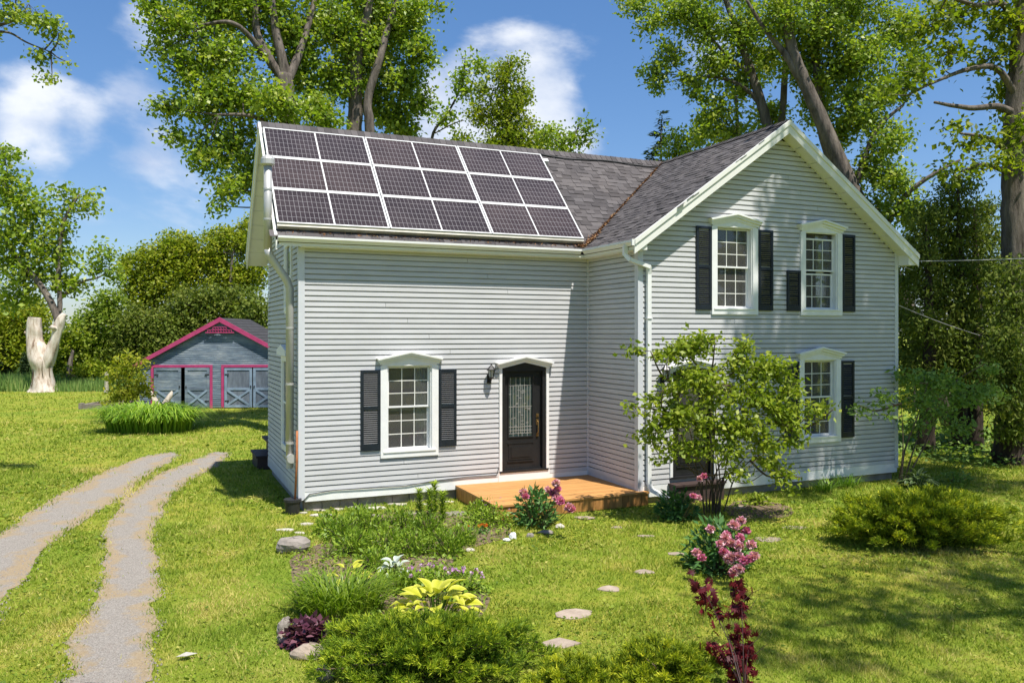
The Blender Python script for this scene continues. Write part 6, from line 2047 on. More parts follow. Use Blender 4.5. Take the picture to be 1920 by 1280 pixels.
# ------------------------------------------------------------------ trees whose crowns hang over the garden
tree('overhanging_tree', 'tree at the left edge whose leafy branch hangs into the sky', 'tree',
     [[(-9.72, 6.30, 0.01, 0.350), (-9.62, 6.26, 4.70, 0.300), (-9.52, 6.21, 8.04, 0.250), (-9.31, 6.12, 11.38, 0.150)],
      [(-9.52, 6.21, 8.49, 0.120), (-7.99, 5.54, 9.05, 0.090), (-6.36, 4.82, 9.44, 0.060), (-5.44, 4.42, 9.74, 0.035), (-5.18, 4.30, 9.82, 0.020)],
      [(-6.05, 4.69, 9.54, 0.035), (-5.34, 4.37, 9.60, 0.025), (-4.93, 4.19, 9.38, 0.018), (-4.47, 3.99, 9.18, 0.010)]],
     [(-5.24, 4.33, 10.03, 0.40, 0.31), (-4.81, 4.14, 9.85, 0.38, 0.24), (-4.44, 3.98, 9.69, 0.29, 0.29), (-4.30, 3.92, 9.42, 0.16, 0.13), (-4.71, 4.10, 9.10, 0.18, 0.24), (-4.54, 4.02, 8.71, 0.17, 0.16), (-4.14, 3.85, 8.89, 0.13, 0.07), (-6.05, 4.69, 9.82, 0.67, 0.56), (-7.68, 5.41, 10.05, 1.45, 1.22), (-9.31, 6.12, 10.94, 1.78, 1.34), (-8.50, 5.76, 12.50, 1.67, 1.00), (-5.24, 4.33, 10.60, 0.56, 0.22)],
     'poplar_dark', 95, cov=1.5, ll=0.085, lw=0.07, per=16, spread=0.10, twig_r=0.006)
tree('shade_tree', 'tall tree right of the garden, its shade falling across the lawn', 'tree',
     [[(9.6, -14.2, -0.1, .38), (9.6, -14.0, 4.0, .3), (9.2, -13.0, 8.5, .22), (8.8, -12.4, 11.5, .1)],
      [(9.3, -13.2, 8.0, .12), (7.2, -12.8, 9.6, .08), (5.4, -12.7, 10.3, .04)], [(9.3, -13.2, 8.0, .12), (11.4, -12.0, 9.8, .08), (13.0, -11.6, 10.6, .04)]],
     [(5.2, -12.9, 10.4, 1.5, 0.9), (7.0, -12.4, 10.8, 1.5, 1.0), (9.4, -12.2, 11.2, 1.9, 1.3), (11.6, -12.0, 10.8, 1.7, 1.0), (8.3, -13.6, 10.6, 1.4, 0.9), (13.4, -11.6, 10.6, 1.4, 0.8)],
     'poplar_dark', 96, cov=0.55, ll=0.19, lw=0.15, per=18, spread=0.3)
tree('shade_tree', 'tall tree right of the house, its shade falling on the gable wall', 'tree',
     [[(17.5, -9.5, -0.1, .42), (17.3, -9.2, 5.0, .34), (16.5, -8.4, 10.0, .24), (15.6, -7.6, 13.0, .1)],
      [(16.6, -8.5, 9.6, .13), (14.0, -7.0, 11.6, .09), (11.4, -6.3, 12.5, .04)]],
     [(9.9, -6.4, 12.4, 0.7, 0.7), (10.4, -5.3, 13.0, 0.6, 0.6), (10.8, -4.6, 13.4, 0.6, 0.6), (12.4, -4.6, 13.6, 0.9, 0.7), (10.6, -6.5, 12.4, 0.9, 0.8), (11.6, -6.2, 12.8, 1.1, 0.9), (12.8, -6.3, 12.6, 1.2, 1.0), (14.2, -6.4, 12.8, 1.4, 1.1), (11.6, -5.3, 13.2, 0.8, 0.7), (12.9, -5.3, 13.4, 1.0, 0.8), (15.6, -7.2, 13.2, 1.7, 1.2), (14.8, -8.6, 12.6, 1.2, 0.9), (10.9, -7.3, 12.0, 0.7, 0.6)],
     'poplar_dark', 97, cov=2.2, ll=0.19, lw=0.15, per=18, spread=0.3)

# trees along the road in front of the house; they darken the window panes
for i, (x, y, hgt) in enumerate([(20.5, -25.0, 9.5), (26.0, -21.0, 10.5), (32.0, -17.5, 9.5), (13.0, -31.0, 10.0)]):
    bl = [(x + dx, y + dy, z, r_, rz_) for (dx, dy, z, r_, rz_) in ((0, 0, hgt * .45, 2.6, 2.0), (1.2, .4, hgt * .68, 2.3, 1.8), (-1.4, -.3, hgt * .65, 2.2, 1.8), (0, .2, hgt * .88, 1.8, 1.4), (-2.2, .2, hgt * .35, 1.7, 1.5), (2.2, -.2, hgt * .36, 1.7, 1.5), (0.2, 0.1, 1.3, 2.6, 1.2))]
    tree('roadside_tree', 'roadside tree in front of the house, %s of the row' % ORD[i], 'tree', [[(x, y, -.1, .3), (x, y, hgt * .4, .22), (x, y, hgt * .85, .08)]], bl, 'woodland', 300 + i, cov=1.5, ll=0.5, lw=0.38, per=14, spread=0.5, group='roadside trees', twigs=0.05, tone0=0.45)

# ------------------------------------------------------------------ tall grass of the meadow
def meadow():
    rg = np.random.default_rng(5)
    n = 26000
    d = rg.random(n) ** 1.6 * 26 + 45.5
    lat = (rg.random(n) * 0.75 - 0.72) * d
    c, s = math.cos(0.4145), math.sin(0.4145)
    P = np.stack([-2.5 + lat * c + d * s, -15.4 - lat * s + d * c, np.zeros(n)], -1)
    h = rg.uniform(0.55, 1.15, n) * (0.8 + 0.2 * np.sin(lat * 0.8))
    w = rg.uniform(0.02, 0.045, n)
    an = rg.random(n) * 2 * PI
    S = np.stack([np.cos(an) * w, np.sin(an) * w, np.zeros(n)], -1)
    ln = np.concatenate([rg.normal(0, 0.16, (n, 2)) * h[:, None], h[:, None]], 1)
    V = np.stack([P - S, P + S, P + S * 0.4 + ln * 0.6, P + ln], 1).reshape(-1, 3)
    o = np_mesh('meadow_grass', V, np.arange(4 * n).reshape(-1, 4), M['meadow'], tone=np.repeat(np.clip(rg.normal(0.45, 0.2, n), 0, 1), 4))
    tag(o, 'tall unmown meadow grass beyond the lawn', 'grass', kind='stuff')
meadow()

# ------------------------------------------------------------------ garden plants
def blade_clump(name, label, cat, u, rx, ry, h, n, w, leaf, seed, group=None, droop=0.55, out=0.9, seg=5, tone0=0.5):
    rg = np.random.default_rng(seed)
    root = thing(name, label, cat, (u[0], u[1], 0), -0.4145, group)
    a = rg.random(n) * 2 * PI
    r = np.sqrt(rg.random(n)) * 0.75
    B_ = np.stack([np.cos(a) * r * rx, np.sin(a) * r * ry, np.zeros(n)], -1)
    a2 = a + rg.normal(0, 0.7, n)
    dirn = np.stack([np.cos(a2), np.sin(a2), np.zeros(n)], -1)
    H = h * rg.uniform(0.65, 1.15, n)
    O = H * out * rg.uniform(0.35, 1.1, n)
    side = np.stack([-np.sin(a2), np.cos(a2), np.zeros(n)], -1)
    ww = w * rg.uniform(0.7, 1.3, n)
    V = np.empty((n, seg + 1, 2, 3))
    for k in range(seg + 1):
        t = k / seg
        c = B_ + dirn * (O * t ** 1.5)[:, None]
        c[:, 2] = H * (1.25 * t - droop * t ** 2.6) * (1 - 0.35 * r ** 2) + 0.005
        wk = ww * (1 - t ** 2.2) * (0.75 + 0.5 * t) + 0.001
        V[:, k, 0] = c - side * wk[:, None] / 2
        V[:, k, 1] = c + side * wk[:, None] / 2 + np.array([0, 0, 0.0])
    base = np.arange(n)[:, None, None] * (seg + 1) * 2
    k = np.arange(seg)[None, :, None] * 2
    F = (base + k + np.array([0, 1, 3, 2])[None, None, :]).reshape(-1, 4)
    tone = np.clip(rg.normal(tone0, 0.2, n), 0, 1)
    np_mesh('blades', V.reshape(-1, 3), F, M[leaf], root, np.repeat(tone, (seg + 1) * 2))
    return root

def mound(name, label, cat, u, rx, ry, h, n, ll, lw, leaf, seed, group=None, stems=14, up=0.5, droop=0.1, tone0=0.5, z0=0.0, upright=0.0):
    """leafy plant: stems from the ground and leaves filling a dome"""
    rg = np.random.default_rng(seed)
    root = thing(name, label, cat, (u[0], u[1], 0), -0.4145, group)
    b = MB()
    for k in range(stems):
        a = rg.random() * 2 * PI
        f = rg.uniform(0.2, 0.85)
        e = (math.cos(a) * rx * f, math.sin(a) * ry * f, h * rg.uniform(0.55, 0.95))
        b.tube([(e[0] * 0.15, e[1] * 0.15, -0.01), (e[0] * 0.5, e[1] * 0.5, e[2] * 0.55), e], [0.008, 0.006, 0.003], 4, cap=False)
    b.build('stems', M['stem'], root)
    d = unit(rg.normal(0, 1, (n, 3)))
    d[:, 2] = np.abs(d[:, 2])
    r = rg.random(n) ** 0.4
    bump = 1 + 0.18 * np.sin(d[:, 0] * 5 + seed) * np.cos(d[:, 1] * 6 + seed * 2)
    P = d * r[:, None] * np.array([rx, ry, h * 0.92]) * bump[:, None]
    P[:, 2] = P[:, 2] * (1 - z0) + z0 * h + 0.02
    Dd = unit(d * 0.8 + rg.normal(0, 0.55, (n, 3)) + np.array([0, 0, upright - droop]))
    N = unit(rg.normal(0, 0.5, (n, 3)) + np.array([0, 0, up * 2]) + d * 0.4)
    L = ll * rg.uniform(0.6, 1.35, n); W = lw * rg.uniform(0.6, 1.35, n)
    V = leaf_quads(P, Dd, N, L, W)
    V[:, 2] = np.maximum(V[:, 2], 0.012)
    np_mesh('foliage', V, np.arange(len(V)).reshape(-1, 4), M[leaf], root, np.repeat(np.clip(rg.normal(tone0, 0.2, n), 0, 1), 4))
    return root

def petal_ball(r, n, mat, seed, flat=0.7):
    rg = np.random.default_rng(seed)
    d = unit(rg.normal(0, 1, (n, 3)))
    d[:, 2] = d[:, 2] * flat + 0.15
    P = d * r * 0.25
    N = unit(rg.normal(0, 0.7, (n, 3)) + np.array([0, 0, 0.4]))
    V = leaf_quads(P, unit(d), N, np.full(n, r * 0.72) * rg.uniform(0.6, 1.1, n), np.full(n, r * 0.66) * rg.uniform(0.7, 1.2, n), 0.3)
    o = np_mesh('blossom', V, np.arange(len(V)).reshape(-1, 4), M[mat], None, np.repeat(np.clip(rg.normal(0.5, 0.25, n), 0, 1), 4))
    me = o.data
    bpy.data.objects.remove(o)
    return me
PEONY = [petal_ball(0.088, 96, 'petal_pink', 1), petal_ball(0.084, 96, 'petal_hot', 2), petal_ball(0.09, 96, 'petal_pink', 3)]
GERAN = petal_ball(0.046, 10, 'petal_purple', 4, 0.3)
TINY = petal_ball(0.02, 6, 'petal_purple', 5, 0.3)
MARI = petal_ball(0.045, 30, 'petal_orange', 6, 0.5)

def blossoms(root, meshes, spots, seed, s0=0.85, s1=1.15, stem=True):
    rr = random.Random(seed)
    for i, p in enumerate(spots):
        b = inst(meshes[i % len(meshes)], 'blossom', root, p, (rr.uniform(-0.6, 0.6), rr.uniform(-0.6, 0.6), rr.uniform(0, 6)), (rr.uniform(s0, s1),) * 3)
    if stem:
        m = MB()
        for p in spots:
            m.tube([(p[0] * 0.25, p[1] * 0.25, 0.0), (p[0] * 0.75, p[1] * 0.75, p[2] * 0.6), p], [0.006, 0.005, 0.004], 4, cap=False)
        m.build('flower_stems', M['stem'], root)

def local(u, p):
    """world point -> local of a root at u turned by -0.4145"""
    dx, dy = p[0] - u[0], p[1] - u[1]
    c, s = math.cos(0.4145), math.sin(0.4145)
    return (c * dx - s * dy, s * dx + c * dy, p[2])

def juniper(name, label, u, rx, ry, h, nb, leaf, seed, per=46, ll=0.075, lw=0.020, rot=-0.4145):
    """spreading juniper: arching branches carrying needle tufts"""
    rg = np.random.default_rng(seed)
    root = thing(name, label, 'juniper', (u[0], u[1], 0), rot)
    b = MB()
    P, Dd, T = [], [], []
    for k in range(nb):
        a = rg.random() * 2 * PI
        el = rg.random() ** 0.8
        f = rg.uniform(0.75, 1.08) * (1 + 0.14 * math.sin(3 * a + seed) + 0.08 * math.sin(7 * a))
        end = np.array([math.cos(a) * rx * f * math.cos(el * 1.25), math.sin(a) * ry * f * math.cos(el * 1.25), h * (0.18 + 0.80 * math.sin(el * 1.4)) * rg.uniform(0.85, 1.12)])
        mid = end * np.array([0.5, 0.5, 0.62]) + np.array([0, 0, 0.06 * h])
        st = np.array([end[0] * 0.06, end[1] * 0.06, 0.03])
        if k % 3 == 0:
            b.tube([tuple(st), tuple(mid), tuple(end)], [0.022, 0.014, 0.004], 5, cap=False)
        m = per
        t = 1 - rg.random(m) ** 1.7 * 0.75
        q = ((1 - t) ** 2)[:, None] * st + (2 * t * (1 - t))[:, None] * mid + (t ** 2)[:, None] * end
        dr = unit(2 * (1 - t)[:, None] * (mid - st) + 2 * t[:, None] * (end - mid))
        tuft = rg.normal(0, 1, (m, 3)) * (0.048 * (1.45 - t))[:, None] * max(rx, 0.6)
        tuft[:, 2] *= 0.6
        P.append(q + tuft)
        Dd.append(unit(dr * 0.8 + rg.normal(0, 0.45, (m, 3)) + np.array([0, 0, 0.55])))
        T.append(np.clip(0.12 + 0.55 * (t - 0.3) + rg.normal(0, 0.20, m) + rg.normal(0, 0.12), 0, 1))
    P, Dd, T = np.concatenate(P), np.concatenate(Dd), np.concatenate(T)
    P[:, 2] = np.maximum(P[:, 2], 0.02)
    # seven needles fan out of every tuft
    NB = 7
    P3 = np.repeat(P, NB, 0)
    dd = np.repeat(Dd, NB, 0)
    n = len(P3)
    P3 = P3 + dd * (rg.random(n) * ll * 0.9)[:, None]
    D3 = unit(dd + rg.normal(0, 0.42, (n, 3)))
    N = unit(rg.normal(0, 0.8, (n, 3)) + np.array([0, 0, 0.6]))
    T3 = np.clip(np.repeat(T, NB) + rg.normal(0, 0.12, n), 0, 1)
    V = leaf_quads(P3, D3, N, ll * rg.uniform(0.6, 1.3, n), lw * rg.uniform(0.7, 1.4, n))
    V[:, 2] = np.maximum(V[:, 2], 0.01)
    np_mesh('foliage', V, np.arange(len(V)).reshape(-1, 4), M[leaf], root, np.repeat(T3, 4))
    b.build('branches', M['stem'], root)
    return root

def hosta_leaf(l, w, mat, seed):
    """broad pointed leaf, arching, with a fold along the rib"""
    rr = random.Random(seed)
    seg = 6
    vs, tn = [], []
    for k in range(seg + 1):
        t = k / seg
        wk = w / 2 * math.sin(PI * min(1.0, t * 0.93 + 0.07)) ** 0.75 * (1.15 - 0.45 * t)
        if k == seg: wk = 0.002
        x = l * t
        z = l * (0.16 * math.sin(t * 2.2) - 0.20 * t * t)
        vs += [(x, -wk, z + wk * 0.28), (x, 0, z), (x, wk, z + wk * 0.28)]
        tn += [0.85, 0.25 + rr.uniform(-0.1, 0.1), 0.85]
    fs = []
    for k in range(seg):
        fs += [(3 * k, 3 * k + 1, 3 * k + 4, 3 * k + 3), (3 * k + 1, 3 * k + 2, 3 * k + 5, 3 * k + 4)]
    o = np_mesh('leaf', vs, fs, M[mat], None, tn, smooth=True)
    me = o.data
    bpy.data.objects.remove(o)
    return me

def hosta(name, label, u, r, h, n, l, w, mat, seed, cat='hosta'):
    rr = random.Random(seed)
    root = thing(name, label, cat, (u[0], u[1], 0), 0)
    meshes = [hosta_leaf(l, w, mat, seed + k) for k in range(3)]
    st = MB()
    for i in range(n):
        f = math.sqrt((i + 0.5) / n)
        a = i * 2.399 + rr.uniform(-0.3, 0.3)
        rad = r * f * 0.62
        z = h * (1 - 0.62 * f * f) * rr.uniform(0.85, 1.1)
        p = (math.cos(a) * rad, math.sin(a) * rad, max(0.06, z))
        tilt = 0.75 - 1.05 * f + rr.uniform(-0.2, 0.2)
        s = rr.uniform(0.75, 1.15)
        inst(meshes[i % 3], 'leaf', root, p, (rr.uniform(-0.35, 0.35), -tilt, a + rr.uniform(-0.35, 0.35)), (s, s, s))
        st.tube([(p[0] * 0.2, p[1] * 0.2, 0.0), (p[0] * 0.7, p[1] * 0.7, p[2] * 0.7), p], [0.007, 0.006, 0.004], 4, cap=False)
    st.build('stems', M['hosta_v'] if mat != 'hosta_y' else M['daylily'], root)
    return root

# -- big shrub in front of the wing
SB = (6.94, -3.18)
sdep = 14.9
def S_(u, v, d=0.0):
    return None
tree('flowering_shrub', 'tall bright green shrub with many thin stems in front of the wing door', 'shrub',
     [[(SB[0], SB[1], -0.05, .022), (SB[0], SB[1] + 0.02, 0.6, .018), (SB[0] + 0.05, SB[1] + 0.05, 1.3, .014), (SB[0] + 0.1, SB[1], 2.2, .012)]] +
     [[(SB[0] + 0.13 * math.cos(k * 1.7) + e[0] * 0.06, SB[1] + 0.12 * math.sin(k * 1.7), -0.05, .015), (SB[0] + 0.16 * math.cos(k * 1.7) + e[0] * 0.22, SB[1] + 0.15 * math.sin(k * 1.7) + e[1] * 0.2, 0.6, .013),
       (SB[0] + e[0] * 0.6, SB[1] + e[1] * 0.6, e[2] * 0.7, .009), (SB[0] + e[0], SB[1] + e[1], e[2], .006)] for k, e in enumerate(
       [(-1.1, -0.2, 1.9), (-0.7, 0.3, 2.4), (-0.3, -0.3, 2.5), (0.2, 0.3, 2.5), (0.6, -0.2, 2.2), (1.0, 0.1, 2.0), (1.4, -0.1, 1.6), (-1.3, 0.1, 1.4), (0.9, -0.3, 1.2), (-0.5, -0.4, 1.6), (0.4, 0.4, 1.5), (1.5, 0.1, 1.15), (1.1, -0.2, 0.75), (-0.9, -0.35, 1.1)])],
     [(6.10, -3.50, 3.03, 0.38, 0.25), (6.40, -3.63, 3.18, 0.34, 0.21), (5.70, -3.43, 2.94, 0.26, 0.13), (5.17, -3.31, 3.01, 0.22, 0.08), (7.11, -3.84, 3.10, 0.15, 0.23), (6.96, -3.88, 2.70, 0.34, 0.23), (7.42, -3.97, 2.70, 0.34, 0.25), (7.72, -4.10, 2.70, 0.23, 0.23), (6.11, -3.72, 2.57, 0.37, 0.26), (5.81, -3.59, 2.34, 0.28, 0.20), (7.85, -4.16, 2.37, 0.23, 0.23),
      (6.49, -3.89, 2.30, 0.43, 0.32), (7.11, -4.05, 2.24, 0.41, 0.30), (7.57, -4.14, 2.00, 0.38, 0.25), (5.47, -3.44, 2.17, 0.24, 0.10), (5.11, -3.28, 2.01, 0.12, 0.11), (5.60, -3.50, 1.78, 0.30, 0.19), (5.92, -3.75, 1.89, 0.41, 0.28), (6.47, -3.99, 1.70, 0.41, 0.26), (6.96, -4.10, 1.69, 0.39, 0.26), (7.78, -4.24, 1.76, 0.30, 0.21), (8.13, -4.39, 1.95, 0.25, 0.11), (8.37, -4.50, 2.00, 0.13, 0.08), (5.38, -3.40, 1.50, 0.20, 0.13),
      (5.71, -3.65, 1.38, 0.31, 0.15), (6.07, -3.92, 1.35, 0.31, 0.18), (7.21, -4.21, 1.41, 0.33, 0.17), (7.71, -4.32, 1.44, 0.24, 0.11), (6.57, -4.14, 1.26, 0.28, 0.18), (7.23, -4.32, 1.06, 0.24, 0.15), (7.55, -4.36, 0.85, 0.22, 0.17), (7.72, -4.43, 0.65, 0.11, 0.07), (6.66, -4.18, 0.93, 0.20, 0.13), (5.54, -3.58, 1.15, 0.18, 0.07)],
     'shrub', 101, cov=2.3, ll=0.095, lw=0.06, per=10, spread=0.085, bark='stem', twigs=0.5, twig_r=0.004, n=7, tone0=0.52)

# -- lilac by the right corner
LC = (12.67, -2.39)
tree('lilac_bush', 'straggly lilac with bare lower stems beside the right house corner', 'bush',
     [[(LC[0], LC[1], -0.05, .025), (LC[0] + 0.1, LC[1], 0.7, .02), (LC[0] + 0.4, LC[1] - 0.1, 1.5, .014), (LC[0] + 0.7, LC[1] - 0.1, 2.2, .006)],
      [(LC[0] + 0.05, LC[1], -0.05, .02), (LC[0] + 0.6, LC[1] + 0.1, 0.9, .015), (LC[0] + 1.3, LC[1] + 0.2, 1.9, .006)],
      [(LC[0] - 0.1, LC[1], -0.05, .018), (LC[0] - 0.3, LC[1] - 0.3, 0.8, .013), (LC[0] - 0.35, LC[1] - 0.3, 1.8, .005)],
      [(LC[0] + 0.05, LC[1], -0.05, .02), (LC[0] + 1.0, LC[1] + 0.2, 0.8, .013), (LC[0] + 2.0, LC[1] + 0.4, 2.0, .006)]],
     [(12.90, -2.34, 2.36, 0.24, 0.21), (13.68, -2.25, 2.21, 0.41, 0.24), (14.25, -2.28, 2.20, 0.42, 0.25), (13.29, -2.29, 1.80, 0.41, 0.27), (14.71, -2.26, 1.82, 0.45, 0.25), (15.47, -2.38, 1.93, 0.43, 0.23), (13.90, -2.34, 1.54, 0.37, 0.24), (13.11, -2.43, 1.23, 0.29, 0.17), (14.53, -2.40, 1.16, 0.37, 0.20), (15.47, -2.38, 2.49, 0.25, 0.18), (11.76, -2.71, 1.98, 0.17, 0.16), (11.12, -2.65, 1.70, 0.23, 0.11), (11.80, -2.73, 1.66, 0.11, 0.09)],
     'lilac', 102, cov=1.9, ll=0.095, lw=0.06, per=10, spread=0.11, bark='stem', twigs=0.4, twig_r=0.004, n=6, tone0=0.5)

# -- shrub by the garage
GS = (-3.52, 21.31)
tree('garden_shrub', 'round topped green shrub beside the garage corner', 'shrub',
     [[(GS[0], GS[1], -0.05, .05), (GS[0], GS[1], 0.5, .04), (GS[0] + 0.1, GS[1], 1.6, .02)]] +
     [[(GS[0] + 0.08 * k - 0.2, GS[1], -0.05, .03), (GS[0] + 0.16 * k - 0.4, GS[1], 0.7, .025), (GS[0] + 0.28 * k - 0.7, GS[1] + 0.1 * (k % 3), 1.6, .01)] for k in range(6)],
     [(-3.61, 21.10, 1.88, 0.52, 0.39), (-3.95, 21.24, 1.45, 0.43, 0.39), (-3.26, 20.94, 1.56, 0.48, 0.39), (-3.75, 21.16, 0.91, 0.52, 0.43), (-3.36, 20.98, 0.91, 0.52, 0.39), (-3.03, 21.27, 2.08, 0.35, 0.31), (-2.77, 20.94, 0.89, 0.26, 0.39), (-2.96, 20.81, 1.23, 0.26, 0.39), (-3.95, 21.24, 0.58, 0.35, 0.22), (-3.46, 21.03, 2.27, 0.30, 0.17)],
     'woodland', 103, cov=1.5, ll=0.14, lw=0.10, per=14, spread=0.15, bark='stem', twigs=0.3, twig_r=0.008, n=7, tone0=0.8)
mound('bed_weeds', 'low bright weeds growing in the timber garden bed', 'weeds', (-4.65, 25.44), 0.9, 0.5, 0.32, 500, 0.09, 0.05, 'shrub', 104)

# -- daylilies
blade_clump('daylily_clump', 'wide deep green daylily clump on the far lawn by the driftwood', 'daylilies', (-2.64, 14.66), 1.85, 1.1, 1.7, 1500, 0.045, 'daylily2', 110, droop=0.88, out=0.72, tone0=0.7)
blade_clump('daylily_clump', 'bright yellow green daylily clump behind the purple leaved plant', 'daylilies', (-0.47, -5.77), 0.66, 0.50, 0.60, 620, 0.017, 'daylily', 111, droop=0.58, out=0.85)
blade_clump('grass_clump', 'narrow leaved grassy clump at the foot of the wing wall, left one', 'grass clump', (10.33, -2.48), 0.28, 0.2, 0.34, 130, 0.012, 'daylily2', 112, group='grassy clumps under the wing wall', out=1.1)
blade_clump('grass_clump', 'narrow leaved grassy clump at the foot of the wing wall, right one', 'grass clump', (11.12, -2.32), 0.30, 0.2, 0.38, 140, 0.012, 'daylily2', 113, group='grassy clumps under the wing wall', out=1.1)

# -- junipers
juniper('spreading_juniper', 'low golden green juniper at the bottom edge behind the rocks', (-0.13, -7.85), 1.20, 0.55, 0.52, 190, 'juniper2', 120, per=62, ll=0.055, lw=0.008)
juniper('spreading_juniper', 'small bright juniper at the bottom edge beside the red maple', (1.88, -9.02), 0.55, 0.42, 0.38, 90, 'juniper', 121, per=60, ll=0.055, lw=0.008)
juniper('spreading_juniper', 'small juniper at the bottom edge next to the last stepping stone', (1.02, -8.89), 0.50, 0.38, 0.30, 80, 'juniper', 122, per=56, ll=0.055, lw=0.008)
juniper('spreading_juniper', 'wide golden juniper on the lawn below the right house corner', (8.49, -6.33), 1.45, 0.85, 0.78, 210, 'juniper', 123, per=84, ll=0.068, lw=0.011)

# -- hostas
hosta('yellow_hosta', 'chartreuse yellow hosta behind the near juniper', (0.40, -6.72), 0.62, 0.44, 52, 0.23, 0.16, 'hosta_y', 130)
hosta('yellow_hosta', 'few yellow hosta leaves poking out behind the bright daylilies', (-0.15, -4.76), 0.34, 0.26, 9, 0.2, 0.12, 'hosta_y', 131)
hosta('white_hosta', 'small hosta with almost white leaves in the flower bed', (0.49, -4.68), 0.24, 0.22, 24, 0.14, 0.085, 'hosta_w', 132)
hosta('variegated_hosta', 'green hosta with pale leaf edges beside the right house corner', (12.43, -3.03), 0.42, 0.32, 54, 0.20, 0.10, 'hosta_v', 133)

# -- heuchera
mound('purple_heuchera', 'wine purple leaved plant at the corner of the bed', 'heuchera', (-0.98, -6.60), 0.30, 0.22, 0.26, 420, 0.085, 0.075, 'heuchera', 140, stems=8, up=0.6)

# -- perennials of the bed
PER = [((0.26, -2.35), .34, .30, .42, 620, 'bushy green perennial by the boulder'), ((0.71, -2.28), .34, .30, .44, 620, 'bushy green perennial, second from the boulder'), ((0.22, -3.29), .32, .28, .40, 560, 'green perennial behind the bare soil patch'),
       ((0.70, -3.34), .34, .30, .42, 600, 'green perennial above the white hosta'), ((1.24, -2.32), .34, .30, .44, 620, 'green perennial in the middle of the bed, near the wall'), ((1.02, -3.65), .30, .26, .36, 520, 'green perennial right of the white hosta'),
       ((0.15, -1.85), .24, .22, .34, 380, 'smaller green perennial directly behind the boulder'), ((1.91, -3.36), .22, .20, .28, 320, 'small green perennial by the marigolds'), ((-0.68, -5.22), .26, .2, .24, 320, 'low green perennial left of the bright daylilies'), ((0.36, -5.27), .26, .2, .26, 360, 'green perennial between daylilies and geranium'), ((0.72, -1.48), .28, .22, .34, 400, 'green perennial nearest the pale flagstones'), ((2.96, -1.57), .26, .2, .26, 340, 'green perennial at the left corner of the deck'),
       ((1.53, -2.84), .30, .28, .44, 560, 'green perennial below the tall lily stalks'), ((1.50, -3.86), .28, .26, .42, 520, 'dark green perennial at the lawn edge of the bed'), ((0.31, -4.23), .28, .24, .30, 420, 'low green perennial left of the white hosta')]
for i, (u, rx, ry, h, n, lab) in enumerate(PER):
    mound('perennial_plant', lab, 'perennial', u, rx, ry, h, n, 0.085, 0.03, 'perennial', 150 + i, 'leafy perennials in the flower bed', upright=0.35, up=0.3, tone0=0.46 + 0.05 * (i % 4))
    blade_clump('grass_tuft', 'grass tuft rising from the %s' % lab.replace('green ', ''), 'grass clump', (u[0] + 0.1, u[1] - 0.08), .2, .2, .42, 60, 0.009, 'perennial', 350 + i, 'grass tufts in the flower bed', out=0.5, droop=0.4)
mound('feathery_plant', 'small feathery bright green seedling on the bare soil', 'seedling', (-0.16, -3.37), .10, .10, .22, 160, 0.05, 0.008, 'daylily', 165, stems=5, upright=0.6)
def bed_greenery():
    rg = np.random.default_rng(230)
    n = 9000
    lo, hi = BED1.min(0), BED1.max(0)
    P = lo + rg.random((n, 2)) * (hi - lo)
    P = P[in_poly(P, BED1) & (vnoise(P, 0.3, 11) + 0.5 * vnoise(P, 0.9, 12) > 0.62)]
    n = len(P)
    P = np.concatenate([P, (rg.random(n) ** 2 * 0.16 + 0.02)[:, None]], 1)
    N = unit(rg.normal(0, 0.6, (n, 3)) + np.array([0, 0, 1]))
    Dd = unit(np.cross(N, rg.normal(0, 1, (n, 3))))
    V = leaf_quads(P, Dd, N, rg.uniform(0.04, 0.09, n), rg.uniform(0.015, 0.04, n))
    V[:, 2] = np.maximum(V[:, 2], 0.016)
    tag(np_mesh('bed_greenery', V, np.arange(4 * n).reshape(-1, 4), M['perennial'], tone=np.repeat(np.clip(rg.normal(0.5, 0.22, n), 0, 1), 4)), 'low leafy greenery spreading over the flower bed', 'ground cover', kind='stuff')
bed_greenery()
def lily_stalk(u, h, label, seed):
    rg = np.random.default_rng(seed)
    root = thing('lily_stalk', label, 'lily', (u[0], u[1], 0), 0, 'tall lily stalks by the wall')
    b = MB(); b.tube([(0, 0, 0), (0.01, 0, h * 0.5), (0.0, 0.01, h)], [0.009, 0.008, 0.005], 6); b.build('stem', M['perennial'], root)
    n = 280
    z = rg.uniform(0.15, 1.0, n) * h
    a = rg.random(n) * 2 * PI
    Dd = unit(np.stack([np.cos(a), np.sin(a), rg.uniform(0.1, 0.9, n)], -1))
    V = leaf_quads(np.stack([np.zeros(n), np.zeros(n), z], -1), Dd, unit(np.stack([-np.cos(a) * 0.5, -np.sin(a) * 0.5, np.ones(n)], -1)), rg.uniform(0.08, 0.14, n), np.full(n, 0.024))
    np_mesh('leaves', V, np.arange(4 * n).reshape(-1, 4), M['perennial'], root, np.repeat(np.clip(0.35 + 0.5 * z / h + rg.normal(0, 0.1, n), 0, 1), 4))
for i, (u, h, lab) in enumerate([((1.70, -1.92), .62, 'leafy lily stalk, the one farthest from the deck'), ((1.80, -2.17), .66, 'leafy lily stalk, second from the deck side'), ((2.00, -1.84), .70, 'tallest leafy lily stalk'), ((2.00, -2.26), .60, 'leafy lily stalk, the one nearest the deck')]):
    lily_stalk(u, h, lab, 170 + i)

